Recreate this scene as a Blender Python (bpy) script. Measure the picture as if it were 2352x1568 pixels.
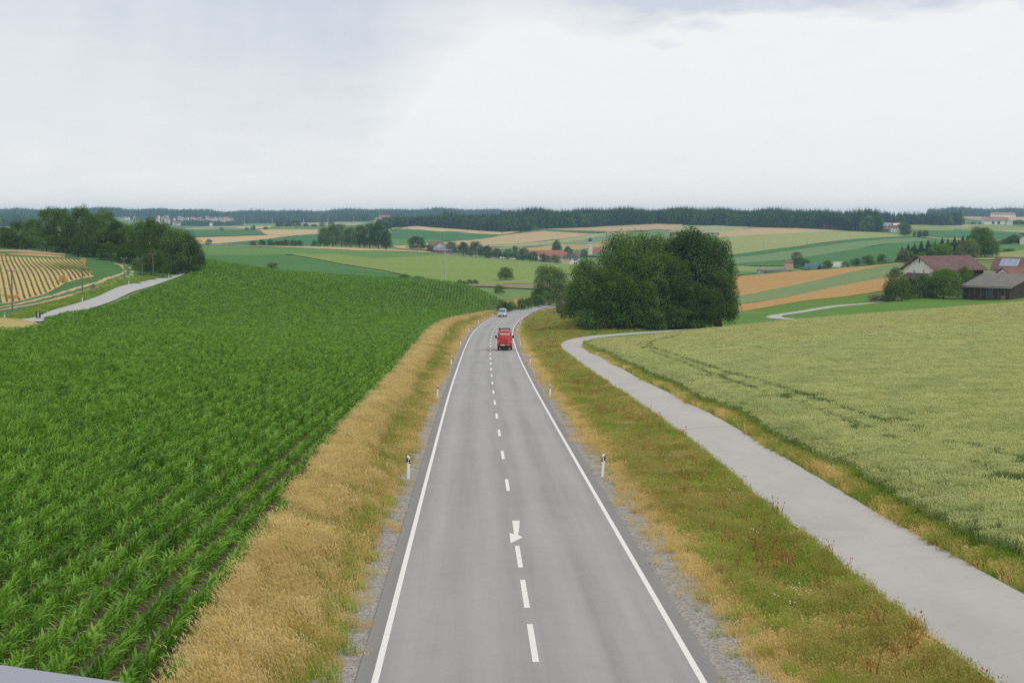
import bpy, bmesh, math, random
import numpy as np
from mathutils import Vector, Matrix
from mathutils.geometry import delaunay_2d_cdt

for _o in list(bpy.data.objects):
    bpy.data.objects.remove(_o)
SC = bpy.context.scene
COL = SC.collection
R = math.radians
rng = np.random.default_rng(11)
random.seed(11)

# ------------------------------------------------------------------ camera
CZ = 40.0                       # height of the eye above the datum
F = 3640.0 / 2352.0             # focal length over picture width
HOR = 500.0                     # row of the eye-level horizon (2352 x 1568 survey grid)
PITCH = math.atan((784 - HOR) / 3640.0)
cam_d = bpy.data.cameras.new('camera')
cam_d.sensor_width = 36.0
cam_d.lens = 36.0 * F
cam_d.clip_start = 0.05
cam_d.clip_end = 30000
cam = bpy.data.objects.new('camera', cam_d)
cam.location = (0, 0, CZ)
cam.rotation_euler = (math.pi / 2 - PITCH, 0, 0)
COL.objects.link(cam)
SC.camera = cam

# ------------------------------------------------------------------ sky, sun, exposure
SUN_EL, SUN_AZ = R(50), R(115)      # azimuth clockwise from +Y: light comes from the right, a little behind
world = bpy.data.worlds.new('World')
SC.world = world
world.use_nodes = True
wn, wl = world.node_tree.nodes, world.node_tree.links
wn.clear()
def W(t, **k):
    n = wn.new(t)
    for a, v in k.items():
        setattr(n, a, v)
    return n
def wm(op, a, b=None, c=None, clamp=False):
    n = W('ShaderNodeMath', operation=op, use_clamp=clamp)
    for i, v in enumerate((a, b, c)):
        if v is None: continue
        if isinstance(v, (int, float)): n.inputs[i].default_value = v
        else: wl.new(v, n.inputs[i])
    return n.outputs[0]
w_out = W('ShaderNodeOutputWorld')
w_bg = W('ShaderNodeBackground')
w_sky = W('ShaderNodeTexSky', sky_type='NISHITA', sun_disc=False)
w_sky.sun_elevation = SUN_EL
w_sky.sun_rotation = SUN_AZ
w_tc = W('ShaderNodeTexCoord')
w_sep = W('ShaderNodeSeparateXYZ')
wl.new(w_tc.outputs['Generated'], w_sep.inputs[0])
wx, wy, wz = w_sep.outputs
az = wm('ARCTAN2', wx, wy)                      # 0 straight ahead, + to the right
el = wm('ARCSINE', wz)
def wnoise(sx, sz, det, rough, off):
    cmb = W('ShaderNodeCombineXYZ')
    wl.new(wm('MULTIPLY', az, sx), cmb.inputs[0])
    wl.new(wm('MULTIPLY', el, sz), cmb.inputs[1])
    cmb.inputs[2].default_value = off
    n = W('ShaderNodeTexNoise')
    n.inputs['Scale'].default_value = 1.0
    n.inputs['Detail'].default_value = det
    n.inputs['Roughness'].default_value = rough
    wl.new(cmb.outputs[0], n.inputs['Vector'])
    return n.outputs['Fac']
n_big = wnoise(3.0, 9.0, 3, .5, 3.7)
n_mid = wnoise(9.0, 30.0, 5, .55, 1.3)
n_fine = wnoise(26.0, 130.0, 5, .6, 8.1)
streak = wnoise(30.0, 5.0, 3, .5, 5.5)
# edge of the grey rain cloud deck: low on the left, rising to the right
edge = W('ShaderNodeFloatCurve')
ecv = edge.mapping.curves[0]
epts = [(0.0, .0), (.32, .0), (.40, .04), (.44, .13), (.48, .195), (.56, .222), (.66, .236), (1.0, .22)]
ecv.points[0].location = epts[0]; ecv.points[1].location = epts[-1]
for p in epts[1:-1]: ecv.points.new(*p)
edge.mapping.update()
wl.new(wm('MULTIPLY_ADD', az, .5 / .5, .5, clamp=True), edge.inputs['Value'])
e0 = wm('MULTIPLY', edge.outputs[0], .5)
e0 = wm('ADD', e0, wm('MULTIPLY', wm('SUBTRACT', n_mid, .5), .075))
wid = wm('MULTIPLY_ADD', wm('SUBTRACT', 0, az), .55, .055, clamp=False)
wid = wm('MAXIMUM', wid, .012)
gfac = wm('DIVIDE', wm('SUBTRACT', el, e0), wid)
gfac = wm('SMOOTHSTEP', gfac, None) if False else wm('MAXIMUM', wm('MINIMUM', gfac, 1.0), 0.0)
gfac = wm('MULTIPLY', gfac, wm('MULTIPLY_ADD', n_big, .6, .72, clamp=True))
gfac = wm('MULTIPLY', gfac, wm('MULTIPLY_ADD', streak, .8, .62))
up = wm('MULTIPLY', wm('SUBTRACT', el, .20), 4.0, clamp=True)          # above the view the grey is thinned in patches to whiten the scene's light
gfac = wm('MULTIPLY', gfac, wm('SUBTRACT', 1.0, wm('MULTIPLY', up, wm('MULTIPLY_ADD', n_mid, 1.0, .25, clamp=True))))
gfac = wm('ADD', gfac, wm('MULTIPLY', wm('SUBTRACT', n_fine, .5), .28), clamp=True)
def wmix(f, a, b):
    m = W('ShaderNodeMix', data_type='RGBA')
    for s, v in ((m.inputs[0], f), (m.inputs[6], a), (m.inputs[7], b)):
        if isinstance(v, (int, float)): s.default_value = v
        elif isinstance(v, tuple): s.default_value = (*v, 1)
        else: wl.new(v, s)
    return m.outputs[2]
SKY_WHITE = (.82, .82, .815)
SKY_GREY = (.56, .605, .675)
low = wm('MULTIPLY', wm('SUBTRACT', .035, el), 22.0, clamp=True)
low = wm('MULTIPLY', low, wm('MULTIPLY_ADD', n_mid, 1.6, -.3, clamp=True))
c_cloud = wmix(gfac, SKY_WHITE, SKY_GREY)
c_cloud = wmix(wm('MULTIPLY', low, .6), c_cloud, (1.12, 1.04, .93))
sky_scaled = W('ShaderNodeVectorMath', operation='SCALE')
wl.new(w_sky.outputs[0], sky_scaled.inputs[0])
sky_scaled.inputs['Scale'].default_value = .10
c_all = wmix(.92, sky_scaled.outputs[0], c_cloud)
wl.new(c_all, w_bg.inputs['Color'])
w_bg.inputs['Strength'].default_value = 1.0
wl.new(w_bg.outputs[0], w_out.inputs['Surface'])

sun_d = bpy.data.lights.new('sun', 'SUN')
sun_d.energy = 1.5
sun_d.angle = R(22)
sun_d.color = (1.0, .93, .83)
sun = bpy.data.objects.new('sun', sun_d)
sun.rotation_euler = (math.pi / 2 - SUN_EL, 0, -SUN_AZ + math.pi)
COL.objects.link(sun)

SC.view_settings.view_transform = 'Standard'
SC.view_settings.look = 'None'
SC.view_settings.gamma = 1
SC.view_settings.exposure = 0.2
SC.view_settings.use_curve_mapping = False
SC.render.engine = 'CYCLES'
SC.cycles.use_denoising = False
SC.cycles.max_bounces = 6
SC.cycles.diffuse_bounces = 2
SC.cycles.glossy_bounces = 2
SC.cycles.transmission_bounces = 3
SC.cycles.volume_bounces = 1
SC.cycles.transparent_max_bounces = 4
SC.cycles.use_adaptive_sampling = True
SC.cycles.adaptive_threshold = .008

# ------------------------------------------------------------------ survey helpers
CP, SP = math.cos(PITCH), math.sin(PITCH)
def ray(px, py):
    a = (px - 1176) / 3640.0
    b = (784 - py) / 3640.0
    y = CP + b * SP
    return a / y, (-SP + b * CP) / y            # X and Z per metre of ground distance
def pt(px, py, Y):
    a, b = ray(px, py)
    return a * Y, Y, b * Y                       # relative to the eye
def project(X, Y, Z):
    d = Y * CP - (Z - CZ) * SP
    v = (Z - CZ) * CP + Y * SP
    return 1176 + 3640 * X / d, 784 - 3640 * v / d
def smooth(a, b, x):
    t = np.clip((x - a) / (b - a), 0, 1)
    return t * t * (3 - 2 * t)

# road axis: dash positions measured on the survey grid, 12 m apart beyond the first van
_dash = [(686, 727), (687, 690), (693, 660), (700, 630), (709, 602), (722, 576), (738, 552), (755, 530), (775, 511), (799, 490),
         (826, 471), (855, 454), (886, 437), (920, 422), (955, 407), (993, 393), (1033, 381), (1076, 371), (1118, 359), (1163, 348),
         (1208, 338), (1258, 329)]
ax = [(-60, 2.75), (0, 1.34), (34, .556), (70, -.27), (140, -1.75)]
zb_k = [(-60, -5.83), (0, -8.45), (100, -12.82), (200, -17.19)]
for i, (zx, zy) in enumerate(_dash):
    Yd = 231 + 11.95 * i
    dx, dz = ray(976.2 + zx / 4.552, 631.6 + zy / 4.552)
    if i % 2 == 0: ax.append((Yd, dx * Yd))
    if i % 3 == 2: zb_k.append((Yd, dz * Yd))
ax += [(520, 18.5), (560, 29), (620, 50), (700, 84), (9000, 5000)]
zb_k += [(530, -28.3), (600, -29.6), (760, -30.5), (12000, -30.5)]
ax, zb_k = np.array(ax), np.array(zb_k)
def pchip(k, x):
    xk, yk = k[:, 0], k[:, 1]
    h = np.diff(xk); d = np.diff(yk) / h
    m = np.zeros(len(xk))
    m[1:-1] = np.where(d[:-1] * d[1:] > 0, (h[1:] + h[:-1]) / (h[1:] / np.where(d[:-1] == 0, 1e-9, d[:-1]) + h[:-1] / np.where(d[1:] == 0, 1e-9, d[1:])), 0)
    m[1:-1] = np.where(np.abs(m[1:-1]) > 1e6, 0, m[1:-1])
    m[0], m[-1] = d[0], d[-1]
    x = np.clip(x, xk[0], xk[-1])
    i = np.clip(np.searchsorted(xk, x) - 1, 0, len(h) - 1)
    t = (x - xk[i]) / h[i]
    return (yk[i] * (1 + 2 * t) * (1 - t) ** 2 + h[i] * m[i] * t * (1 - t) ** 2 + yk[i + 1] * t * t * (3 - 2 * t) + h[i] * m[i + 1] * t * t * (t - 1))
def axis_x(Y): return pchip(ax, np.asarray(Y, float))
def zbase(Y): return pchip(zb_k, np.asarray(Y, float))

# ------------------------------------------------------------------ terrain
C = []                                            # survey points X, Y, Z relative to the eye
def cp(px, py, Y): C.append(pt(px, py, Y))
for Y in (-40, 0, 30, 60, 95, 130, 170, 205):
    zb = float(zbase(Y)); xc = float(axis_x(Y))
    wl_ = max(Y, 30)
    for k in (-1.6, -.8, -.42, -.2):
        C.append((k * wl_, Y, zb + (max(Y, 0) / 230) ** 1.5 * 3.7 * min(1, max(0, (-k - .04)) / .27)))
    for k in (.12, .3, .5, .9, 1.6):
        C.append((k * wl_, Y, zb + (max(Y, 0) / 330) ** 1.25 * 4.6 * min(1.2, max(0, k - .05) / .27)))
    C.append((xc, Y, zb)); C.append((xc - 8, Y, zb)); C.append((xc + 8, Y, zb))
for Y in (230, 260, 290, 320, 350, 385, 420, 455, 490, 530, 580):
    xc, zb = float(axis_x(Y)), float(zbase(Y))
    C += [(xc, Y, zb), (xc - 6, Y, zb), (xc + 6, Y, zb - .2)]
for a in [(70, 736, 228), (150, 714, 255), (250, 682, 305), (325, 656, 345), (385, 640, 385), (0, 695, 262), (0, 587, 430), (100, 600, 415),
          (215, 633, 335), (225, 594, 440), (75, 573, 470), (375, 635, 395), (0, 568, 520), (460, 616, 420), (-300, 640, 350), (-300, 590, 520),
          # crest of the maize field and the dip behind it
          (454, 600, 450), (560, 613, 455), (652, 626, 450), (760, 634, 445), (877, 643, 440), (990, 649, 440), (1090, 664, 445), (1185, 692, 448),
          (700, 700, 345), (900, 720, 340), (560, 690, 335), (300, 760, 235),
          (454, 608, 560), (652, 640, 540), (877, 655, 530), (990, 660, 530), (1090, 660, 530),
          # railway and the slopes beyond
          (1150, 657, 560), (1090, 656, 562), (968, 650, 570), (1022, 643, 600), (1290, 650, 580), (820, 640, 590), (650, 610, 640), (480, 590, 640),
          (500, 574, 800), (700, 582, 820), (900, 592, 820), (1080, 598, 860), (1200, 625, 760), (1300, 612, 1000), (1290, 607, 1120), (1100, 592, 1080),
          (510, 563, 950), (760, 568, 980), (990, 579, 1050), (1180, 596, 1120), (1350, 597, 1300), (1340, 588, 1500),
          # left distance
          (450, 561, 1250), (700, 562, 1250), (740, 540, 1600), (620, 539, 1650), (430, 543, 1600), (480, 528, 2000), (650, 522, 2100), (800, 526, 2000),
          (880, 528, 1900), (700, 518, 2600), (430, 515, 3700), (330, 505, 3900), (540, 514, 3700), (250, 497, 4600), (0, 500, 4600), (600, 503, 4600),
          (850, 508, 3300), (950, 506, 3600), (880, 501, 4200), (200, 540, 1500), (0, 548, 1100), (-400, 540, 1300), (-500, 505, 4600),
          # the slope in front of the central forest
          (920, 549, 1420), (1000, 558, 1380), (1130, 563, 1450), (1260, 545, 1600), (1400, 563, 1560), (1440, 540, 1680), (1350, 535, 1720), (1230, 598, 1230), (1290, 599, 1290), (1200, 600, 1170), (1080, 588, 1200), (1000, 577, 1180), (1250, 588, 1380), (1130, 580, 1320),
          (919, 520, 1900), (1018, 523, 1900), (1118, 531, 1750), (1191, 533, 1700), (1231, 526, 1780), (1394, 519, 1850), (1510, 514, 1850),
          (1645, 518, 1800), (1785, 522, 1750), (1900, 527, 1680), (2020, 534, 1600), (1500, 506, 2300), (1800, 506, 2300), (1200, 507, 2400), (2000, 508, 2200),
          # right side: slopes and hollows
          (1690, 584, 1100), (1720, 560, 1250), (1900, 560, 1200), (2023, 549, 1300), (1690, 607, 920), (1850, 611, 880), (2000, 606, 850), (2040, 590, 950),
          (1740, 627, 860), (1700, 640, 640 + 160),
          (1690, 714, 400), (1688, 698, 440), (1688, 681, 490), (1700, 632, 620), (1850, 662, 500), (1850, 621, 620), (1860, 690, 415), (2023, 668, 440), (2023, 641, 490), (2023, 613, 590),
          (2111, 600, 620), (2100, 655, 440), (2200, 680, 420), (2352, 672, 420), (2352, 600, 620), (2352, 578, 700), (2250, 592, 640), (2100, 610, 560), (2500, 660, 430), (2600, 590, 640),
          (2300, 579, 760), (2200, 566, 900), (2352, 560, 1000), (2140, 545, 1400), (2140, 528, 1800), (2352, 532, 1700), (2352, 514, 2300), (2250, 517, 2200), (2050, 518, 2300),
          (2200, 503, 3300), (2352, 499, 3600), (2800, 520, 2000), (2900, 500, 4000), (2900, 560, 900),
          # wheat and meadow
          (1460, 792, 240), (1560, 780, 247), (1640, 769, 254), (1723, 757, 270), (1840, 744, 283), (2023, 729, 300), (2352, 702, 330), (2700, 678, 360), (1700, 752, 288), (1560, 762, 273), (1460, 770, 264), (1690, 748, 310), (1500, 752, 290),
          (1840, 731, 340), (1790, 724, 352), (1900, 703, 385), (1980, 693, 405), (2100, 690, 395), (2352, 687, 395), (1400, 735, 310), (1330, 740, 300), (1560, 735, 330),
          (1400, 700, 420), (1500, 690, 450)]:
    cp(*a)
for px in (-1400, -500, 100, 600, 1176, 1700, 2300, 2900, 3700):
    cp(px, 497, 6500); cp(px, 497, 9500)
for px in (-2200, 4500):
    cp(px, 560, 900); cp(px, 700, 300); cp(px, 520, 2500)
C = np.array(C)
def st(X, Y):
    Yc = np.maximum(Y, -40.0)
    return 3.0 * X / (Yc + 70), np.log(Yc + 70)
_cs, _ct = st(C[:, 0], C[:, 1])
_cv = (C[:, 2] - zbase(C[:, 1])) / (C[:, 1] + 70)
def _ker(ds, dt):
    r2 = ds * ds + dt * dt + 1e-12
    return .5 * r2 * np.log(r2)
_n = len(C)
_A = np.zeros((_n + 3, _n + 3))
_A[:_n, :_n] = _ker(_cs[:, None] - _cs[None], _ct[:, None] - _ct[None]) + np.eye(_n) * 2e-4
_A[:_n, _n], _A[:_n, _n + 1], _A[:_n, _n + 2] = 1, _cs, _ct
_A[_n:, :_n] = _A[:_n, _n:].T
_wt = np.linalg.solve(_A, np.concatenate([_cv, np.zeros(3)]))
def T(X, Y):
    """height of the ground (world z)"""
    X, Y = np.broadcast_arrays(np.asarray(X, float), np.asarray(Y, float))
    shp = X.shape
    X, Y = X.ravel(), Y.ravel()
    out = np.empty(len(X))
    for i in range(0, len(X), 20000):
        x, y = X[i:i + 20000], Y[i:i + 20000]
        s, t = st(x, y)
        v = _ker(s[:, None] - _cs[None], t[:, None] - _ct[None]) @ _wt[:_n] + _wt[_n] + _wt[_n + 1] * s + _wt[_n + 2] * t
        z = v * (np.maximum(y, -40) + 70) + zbase(y)
        o = x - axis_x(y)
        near = 1 - smooth(300, 380, y)
        rd = 1 - smooth(4.0, 11.0, np.abs(o))              # the carriageway keeps its own grade
        flat = rd * (1 - smooth(470, 540, y))
        z = z * (1 - flat) + zbase(y) * flat
        z += near * (.40 * smooth(5.0, 8.0, -o) * (1 - smooth(14, 40, -o)) - .30 * np.exp(-((o - 7.9) / 1.5) ** 2))
        out[i:i + 20000] = z + CZ
    return out.reshape(shp)
def Tf(x, y): return float(T(np.array([x]), np.array([y]))[0])
def hits(pts, lo, hi, h=0.0):
    """rays through survey points meet the ground between lo and hi metres out"""
    Ys = np.geomspace(lo, hi, 260)
    out = []
    for p in pts:
        a, b = ray(p[0], p[1])
        if len(p) > 2:
            out.append((a * p[2], p[2])); continue
        gap = CZ + b * Ys - T(a * Ys, Ys) - h
        k = np.nonzero(gap <= 0)[0]
        if len(k) and k[0] > 0:
            i = k[0]; f = gap[i - 1] / (gap[i - 1] - gap[i])
            Y = Ys[i - 1] + f * (Ys[i] - Ys[i - 1])
        else:
            Y = Ys[0] if len(k) else Ys[int(np.argmin(gap / Ys))]
        out.append((a * Y, Y))
    return out
def hit(px, py, lo, hi):
    return hits([(px, py)], lo, hi)[0]

# ------------------------------------------------------------------ mesh helpers
def link(o, parent=None):
    COL.objects.link(o)
    if parent is not None: o.parent = parent
    return o
def mesh_obj(name, verts, faces, mat, parent=None, smooth_=False, uv=None):
    me = bpy.data.meshes.new(name)
    me.from_pydata([tuple(v) for v in verts], [], [tuple(f) for f in faces])
    if smooth_: me.shade_smooth()
    for m in (mat if isinstance(mat, (list, tuple)) else [mat]):
        me.materials.append(m)
    return link(bpy.data.objects.new(name, me), parent)
def np_mesh(name, V, Fq, mat, smooth_=False):
    """V (n,3), Fq (m,k) -> mesh data, quickly"""
    me = bpy.data.meshes.new(name)
    k = Fq.shape[1]
    me.vertices.add(len(V)); me.vertices.foreach_set('co', np.ascontiguousarray(V, np.float32).ravel())
    me.loops.add(Fq.size); me.loops.foreach_set('vertex_index', np.ascontiguousarray(Fq, np.int32).ravel())
    me.polygons.add(len(Fq)); me.polygons.foreach_set('loop_start', np.arange(0, Fq.size, k, dtype=np.int32))
    me.update(calc_edges=True)
    if smooth_: me.shade_smooth()
    if mat: me.materials.append(mat)
    return me
def tag(o, label=None, cat=None, group=None, kind=None):
    if label: o['label'] = label
    if cat: o['category'] = cat
    if group: o['group'] = group
    if kind: o['kind'] = kind
    return o
def empty(name, loc, rz=0.0):
    o = bpy.data.objects.new(name, None)
    o.location = loc; o.rotation_euler = (0, 0, rz)
    o.empty_display_size = .2
    return link(o)
def copy_tree(o, parent=None):
    c = o.copy(); COL.objects.link(c); c.parent = parent
    for ch in list(o.children): copy_tree(ch, c)
    return c
class MB:
    def __init__(s): s.v, s.f = [], []
    def add(s, v, f):
        n = len(s.v); s.v += [tuple(p) for p in v]; s.f += [tuple(i + n for i in q) for q in f]; return s
    def box(s, x0, x1, y0, y1, z0, z1):
        return s.add([(x0, y0, z0), (x1, y0, z0), (x1, y1, z0), (x0, y1, z0), (x0, y0, z1), (x1, y0, z1), (x1, y1, z1), (x0, y1, z1)],
                     [(0, 3, 2, 1), (4, 5, 6, 7), (0, 1, 5, 4), (1, 2, 6, 5), (2, 3, 7, 6), (3, 0, 4, 7)])
    def prism(s, poly, axis, a, b):
        """poly in the plane across axis, swept from a to b along it"""
        def P(u, w, t): return {'x': (t, u, w), 'y': (u, t, w), 'z': (u, w, t)}[axis]
        n = len(poly)
        v = [P(u, w, a) for u, w in poly] + [P(u, w, b) for u, w in poly]
        f = [tuple(range(n))[::-1], tuple(range(n, 2 * n))] + [(i, (i + 1) % n, n + (i + 1) % n, n + i) for i in range(n)]
        return s.add(v, f)
    def tube(s, pts, rad, n=8, cap=True):
        pts = [Vector(p) for p in pts]
        rad = rad if isinstance(rad, (list, tuple)) else [rad] * len(pts)
        v, f = [], []
        for i, p in enumerate(pts):
            d = (pts[min(i + 1, len(pts) - 1)] - pts[max(i - 1, 0)]).normalized()
            u = d.orthogonal().normalized() if abs(d.z) > .95 else d.cross(Vector((0, 0, 1))).normalized()
            w = d.cross(u)
            for k in range(n):
                a = 2 * math.pi * k / n
                v.append(p + (u * math.cos(a) + w * math.sin(a)) * rad[i])
        for i in range(len(pts) - 1):
            for k in range(n):
                f.append((i * n + k, i * n + (k + 1) % n, (i + 1) * n + (k + 1) % n, (i + 1) * n + k))
        if cap: f += [tuple(range(n))[::-1], tuple((len(pts) - 1) * n + k for k in range(n))]
        return s.add(v, f)
    def ring_loft(s, rings, cap=True):
        n = len(rings[0]); v = [p for r in rings for p in r]; f = []
        for i in range(len(rings) - 1):
            for k in range(n):
                f.append((i * n + k, i * n + (k + 1) % n, (i + 1) * n + (k + 1) % n, (i + 1) * n + k))
        if cap: f += [tuple(range(n))[::-1], tuple((len(rings) - 1) * n + k for k in range(n))]
        return s.add(v, f)
    def obj(s, name, mat, parent=None, smooth_=False):
        return mesh_obj(name, s.v, s.f, mat, parent, smooth_)
    def mesh(s, name, mat, smooth_=False):
        me = bpy.data.meshes.new(name); me.from_pydata(s.v, [], s.f)
        if smooth_: me.shade_smooth()
        for m in (mat if isinstance(mat, (list, tuple)) else [mat]): me.materials.append(m)
        return me
def part(name, me, parent, loc=(0, 0, 0), rz=0.0, sc=None):
    o = bpy.data.objects.new(name, me); o.location = loc; o.rotation_euler = (0, 0, rz)
    if sc: o.scale = sc
    return link(o, parent)

# ------------------------------------------------------------------ materials
MATS = {}
def nmat(name):
    m = bpy.data.materials.new(name); m.use_nodes = True
    nt = m.node_tree; nt.nodes.clear()
    return m, nt.nodes, nt.links
def N(ns, t, **k):
    n = ns.new(t)
    for a, v in k.items(): setattr(n, a, v)
    return n
def noise(ns, ls, vec, scale, det=3, rough=.55, sc3=None):
    n = N(ns, 'ShaderNodeTexNoise')
    n.inputs['Scale'].default_value = scale; n.inputs['Detail'].default_value = det; n.inputs['Roughness'].default_value = rough
    if sc3:
        mp = N(ns, 'ShaderNodeMapping'); mp.inputs['Scale'].default_value = sc3
        ls.new(vec, mp.inputs['Vector']); vec = mp.outputs[0]
    ls.new(vec, n.inputs['Vector'])
    return n.outputs['Fac']
def math_(ns, ls, op, a, b=None, c=None, clamp=False):
    n = N(ns, 'ShaderNodeMath', operation=op, use_clamp=clamp)
    for i, v in enumerate((a, b, c)):
        if v is None: continue
        if isinstance(v, (int, float)): n.inputs[i].default_value = v
        else: ls.new(v, n.inputs[i])
    return n.outputs[0]
def mixc(ns, ls, f, a, b, mode='MIX'):
    m = N(ns, 'ShaderNodeMix', data_type='RGBA', blend_type=mode)
    for s, v in ((m.inputs[0], f), (m.inputs[6], a), (m.inputs[7], b)):
        if isinstance(v, (int, float)): s.default_value = v
        elif isinstance(v, tuple): s.default_value = (*v[:3], 1)
        else: ls.new(v, s)
    return m.outputs[2]
def ramp(ns, ls, f, stops, interp='LINEAR'):
    r = N(ns, 'ShaderNodeValToRGB'); r.color_ramp.interpolation = interp
    el_ = r.color_ramp.elements
    while len(el_) < len(stops): el_.new(.5)
    for e, (p, c) in zip(el_, stops):
        e.position = p; e.color = (*c, 1) if len(c) == 3 else c
    ls.new(f, r.inputs[0])
    return r.outputs[0]
def finish(ns, ls, col, rough=.85, spec=.25, bump=None, bdist=.02, bstr=.5, metal=0.0, emit=None):
    b = N(ns, 'ShaderNodeBsdfPrincipled')
    if isinstance(col, tuple): b.inputs['Base Color'].default_value = (*col, 1)
    else: ls.new(col, b.inputs['Base Color'])
    if isinstance(rough, (int, float)): b.inputs['Roughness'].default_value = rough
    else: ls.new(rough, b.inputs['Roughness'])
    b.inputs['Specular IOR Level'].default_value = spec
    b.inputs['Metallic'].default_value = metal
    if emit:
        b.inputs['Emission Color'].default_value = (*emit[0], 1); b.inputs['Emission Strength'].default_value = emit[1]
    if bump is not None:
        bm = N(ns, 'ShaderNodeBump'); bm.inputs['Strength'].default_value = bstr; bm.inputs['Distance'].default_value = bdist
        ls.new(bump, bm.inputs['Height']); ls.new(bm.outputs[0], b.inputs['Normal'])
    o = N(ns, 'ShaderNodeOutputMaterial'); ls.new(b.outputs[0], o.inputs['Surface'])
    return b
def simple(name, col, rough=.6, spec=.3, var=.12, scale=3.0, metal=0.0, bump=0.0, emit=None):
    if name in MATS: return MATS[name]
    m, ns, ls = nmat(name)
    tc = N(ns, 'ShaderNodeTexCoord').outputs['Object']
    f = noise(ns, ls, tc, scale, 5, .6)
    c = mixc(ns, ls, math_(ns, ls, 'MULTIPLY_ADD', f, 2.0, -.5, True), tuple(x * (1 - var) for x in col), tuple(min(1, x * (1 + var)) for x in col))
    finish(ns, ls, c, rough, spec, f if bump else None, .02, bump, metal, emit)
    MATS[name] = m
    return m
def field_mat(name, c1, c2, c3=None, scale=.02, ang=0.0, sp=3.0, rows=.0, fine=1.2, fine_amt=.25, tram=0.0, tram_c=(.08, .08, .03), stretch=6.0):
    """crop seen from afar: patches drawn out along the drilling direction, row stripes, fine grain"""
    m, ns, ls = nmat(name)
    tc = N(ns, 'ShaderNodeTexCoord').outputs['Object']
    rot = N(ns, 'ShaderNodeMapping'); rot.inputs['Rotation'].default_value = (0, 0, -ang)
    ls.new(tc, rot.inputs['Vector']); v = rot.outputs[0]            # x runs along the rows
    a = noise(ns, ls, v, scale, 4, .55, (1, stretch, 1))
    b = noise(ns, ls, v, scale * 6, 4, .6, (1, stretch * .7, 1))
    g = noise(ns, ls, v, fine, 4, .7)
    f = math_(ns, ls, 'ADD', math_(ns, ls, 'MULTIPLY', a, 1.5), math_(ns, ls, 'MULTIPLY', b, .9))
    f = math_(ns, ls, 'SUBTRACT', f, .72, None, True)
    col = mixc(ns, ls, f, c1, c2)
    if c3:
        p = noise(ns, ls, tc, scale * 1.7, 5, .6)
        col = mixc(ns, ls, math_(ns, ls, 'MULTIPLY', math_(ns, ls, 'SUBTRACT', p, .54, None, True), 6.0, None, True), col, c3)
    if rows:
        sx = N(ns, 'ShaderNodeSeparateXYZ'); ls.new(v, sx.inputs[0])
        w = math_(ns, ls, 'SINE', math_(ns, ls, 'MULTIPLY', math_(ns, ls, 'ADD', sx.outputs[1], math_(ns, ls, 'MULTIPLY', b, .8)), 2 * math.pi / sp))
        col = mixc(ns, ls, math_(ns, ls, 'MULTIPLY_ADD', w, rows * .5, rows * .5), col, tuple(x * .45 for x in c1))
    if tram:
        sx = N(ns, 'ShaderNodeSeparateXYZ'); ls.new(v, sx.inputs[0])
        w = math_(ns, ls, 'FRACT', math_(ns, ls, 'DIVIDE', math_(ns, ls, 'ADD', sx.outputs[1], math_(ns, ls, 'MULTIPLY', a, 3.0)), tram))
        w = math_(ns, ls, 'LESS_THAN', w, .035)
        col = mixc(ns, ls, math_(ns, ls, 'MULTIPLY', w, .55), col, tram_c)
    col = mixc(ns, ls, math_(ns, ls, 'MULTIPLY', math_(ns, ls, 'MULTIPLY_ADD', g, 2.4, -.7, True), fine_amt), col, tuple(x * .35 for x in c1))
    finish(ns, ls, col, .95, .05, g, .15, .5)
    return m
def leaf_mat(name, c1, c2, c3, trans=.25, gloss=.0, nscale=.35, isl=.3):
    """c1 darkest leaf .. c2 normal .. c3 young leaf; varies by plant and over the plant"""
    m, ns, ls = nmat(name)
    oi = N(ns, 'ShaderNodeObjectInfo')
    geo = N(ns, 'ShaderNodeNewGeometry')
    f = noise(ns, ls, geo.outputs['Position'], nscale, 3, .6)
    f2 = math_(ns, ls, 'MULTIPLY_ADD', geo.outputs['Random Per Island'], isl, math_(ns, ls, 'MULTIPLY_ADD', oi.outputs['Random'], .4, math_(ns, ls, 'MULTIPLY_ADD', f, 1.6, -.68)), True)
    col = ramp(ns, ls, f2, [(0, c1), (.5, c2), (1, c3)])
    d = N(ns, 'ShaderNodeBsdfDiffuse'); ls.new(col, d.inputs[0])
    t = N(ns, 'ShaderNodeBsdfTranslucent')
    ls.new(mixc(ns, ls, 1.0, col, (1.25, 1.15, .55), 'MULTIPLY'), t.inputs[0])
    mx = N(ns, 'ShaderNodeMixShader'); mx.inputs[0].default_value = trans
    ls.new(d.outputs[0], mx.inputs[1]); ls.new(t.outputs[0], mx.inputs[2])
    out = mx.outputs[0]
    if gloss:
        g = N(ns, 'ShaderNodeBsdfGlossy'); g.inputs['Roughness'].default_value = .42
        m2 = N(ns, 'ShaderNodeMixShader'); m2.inputs[0].default_value = gloss
        ls.new(out, m2.inputs[1]); ls.new(g.outputs[0], m2.inputs[2]); out = m2.outputs[0]
    o = N(ns, 'ShaderNodeOutputMaterial'); ls.new(out, o.inputs['Surface'])
    return m

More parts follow.
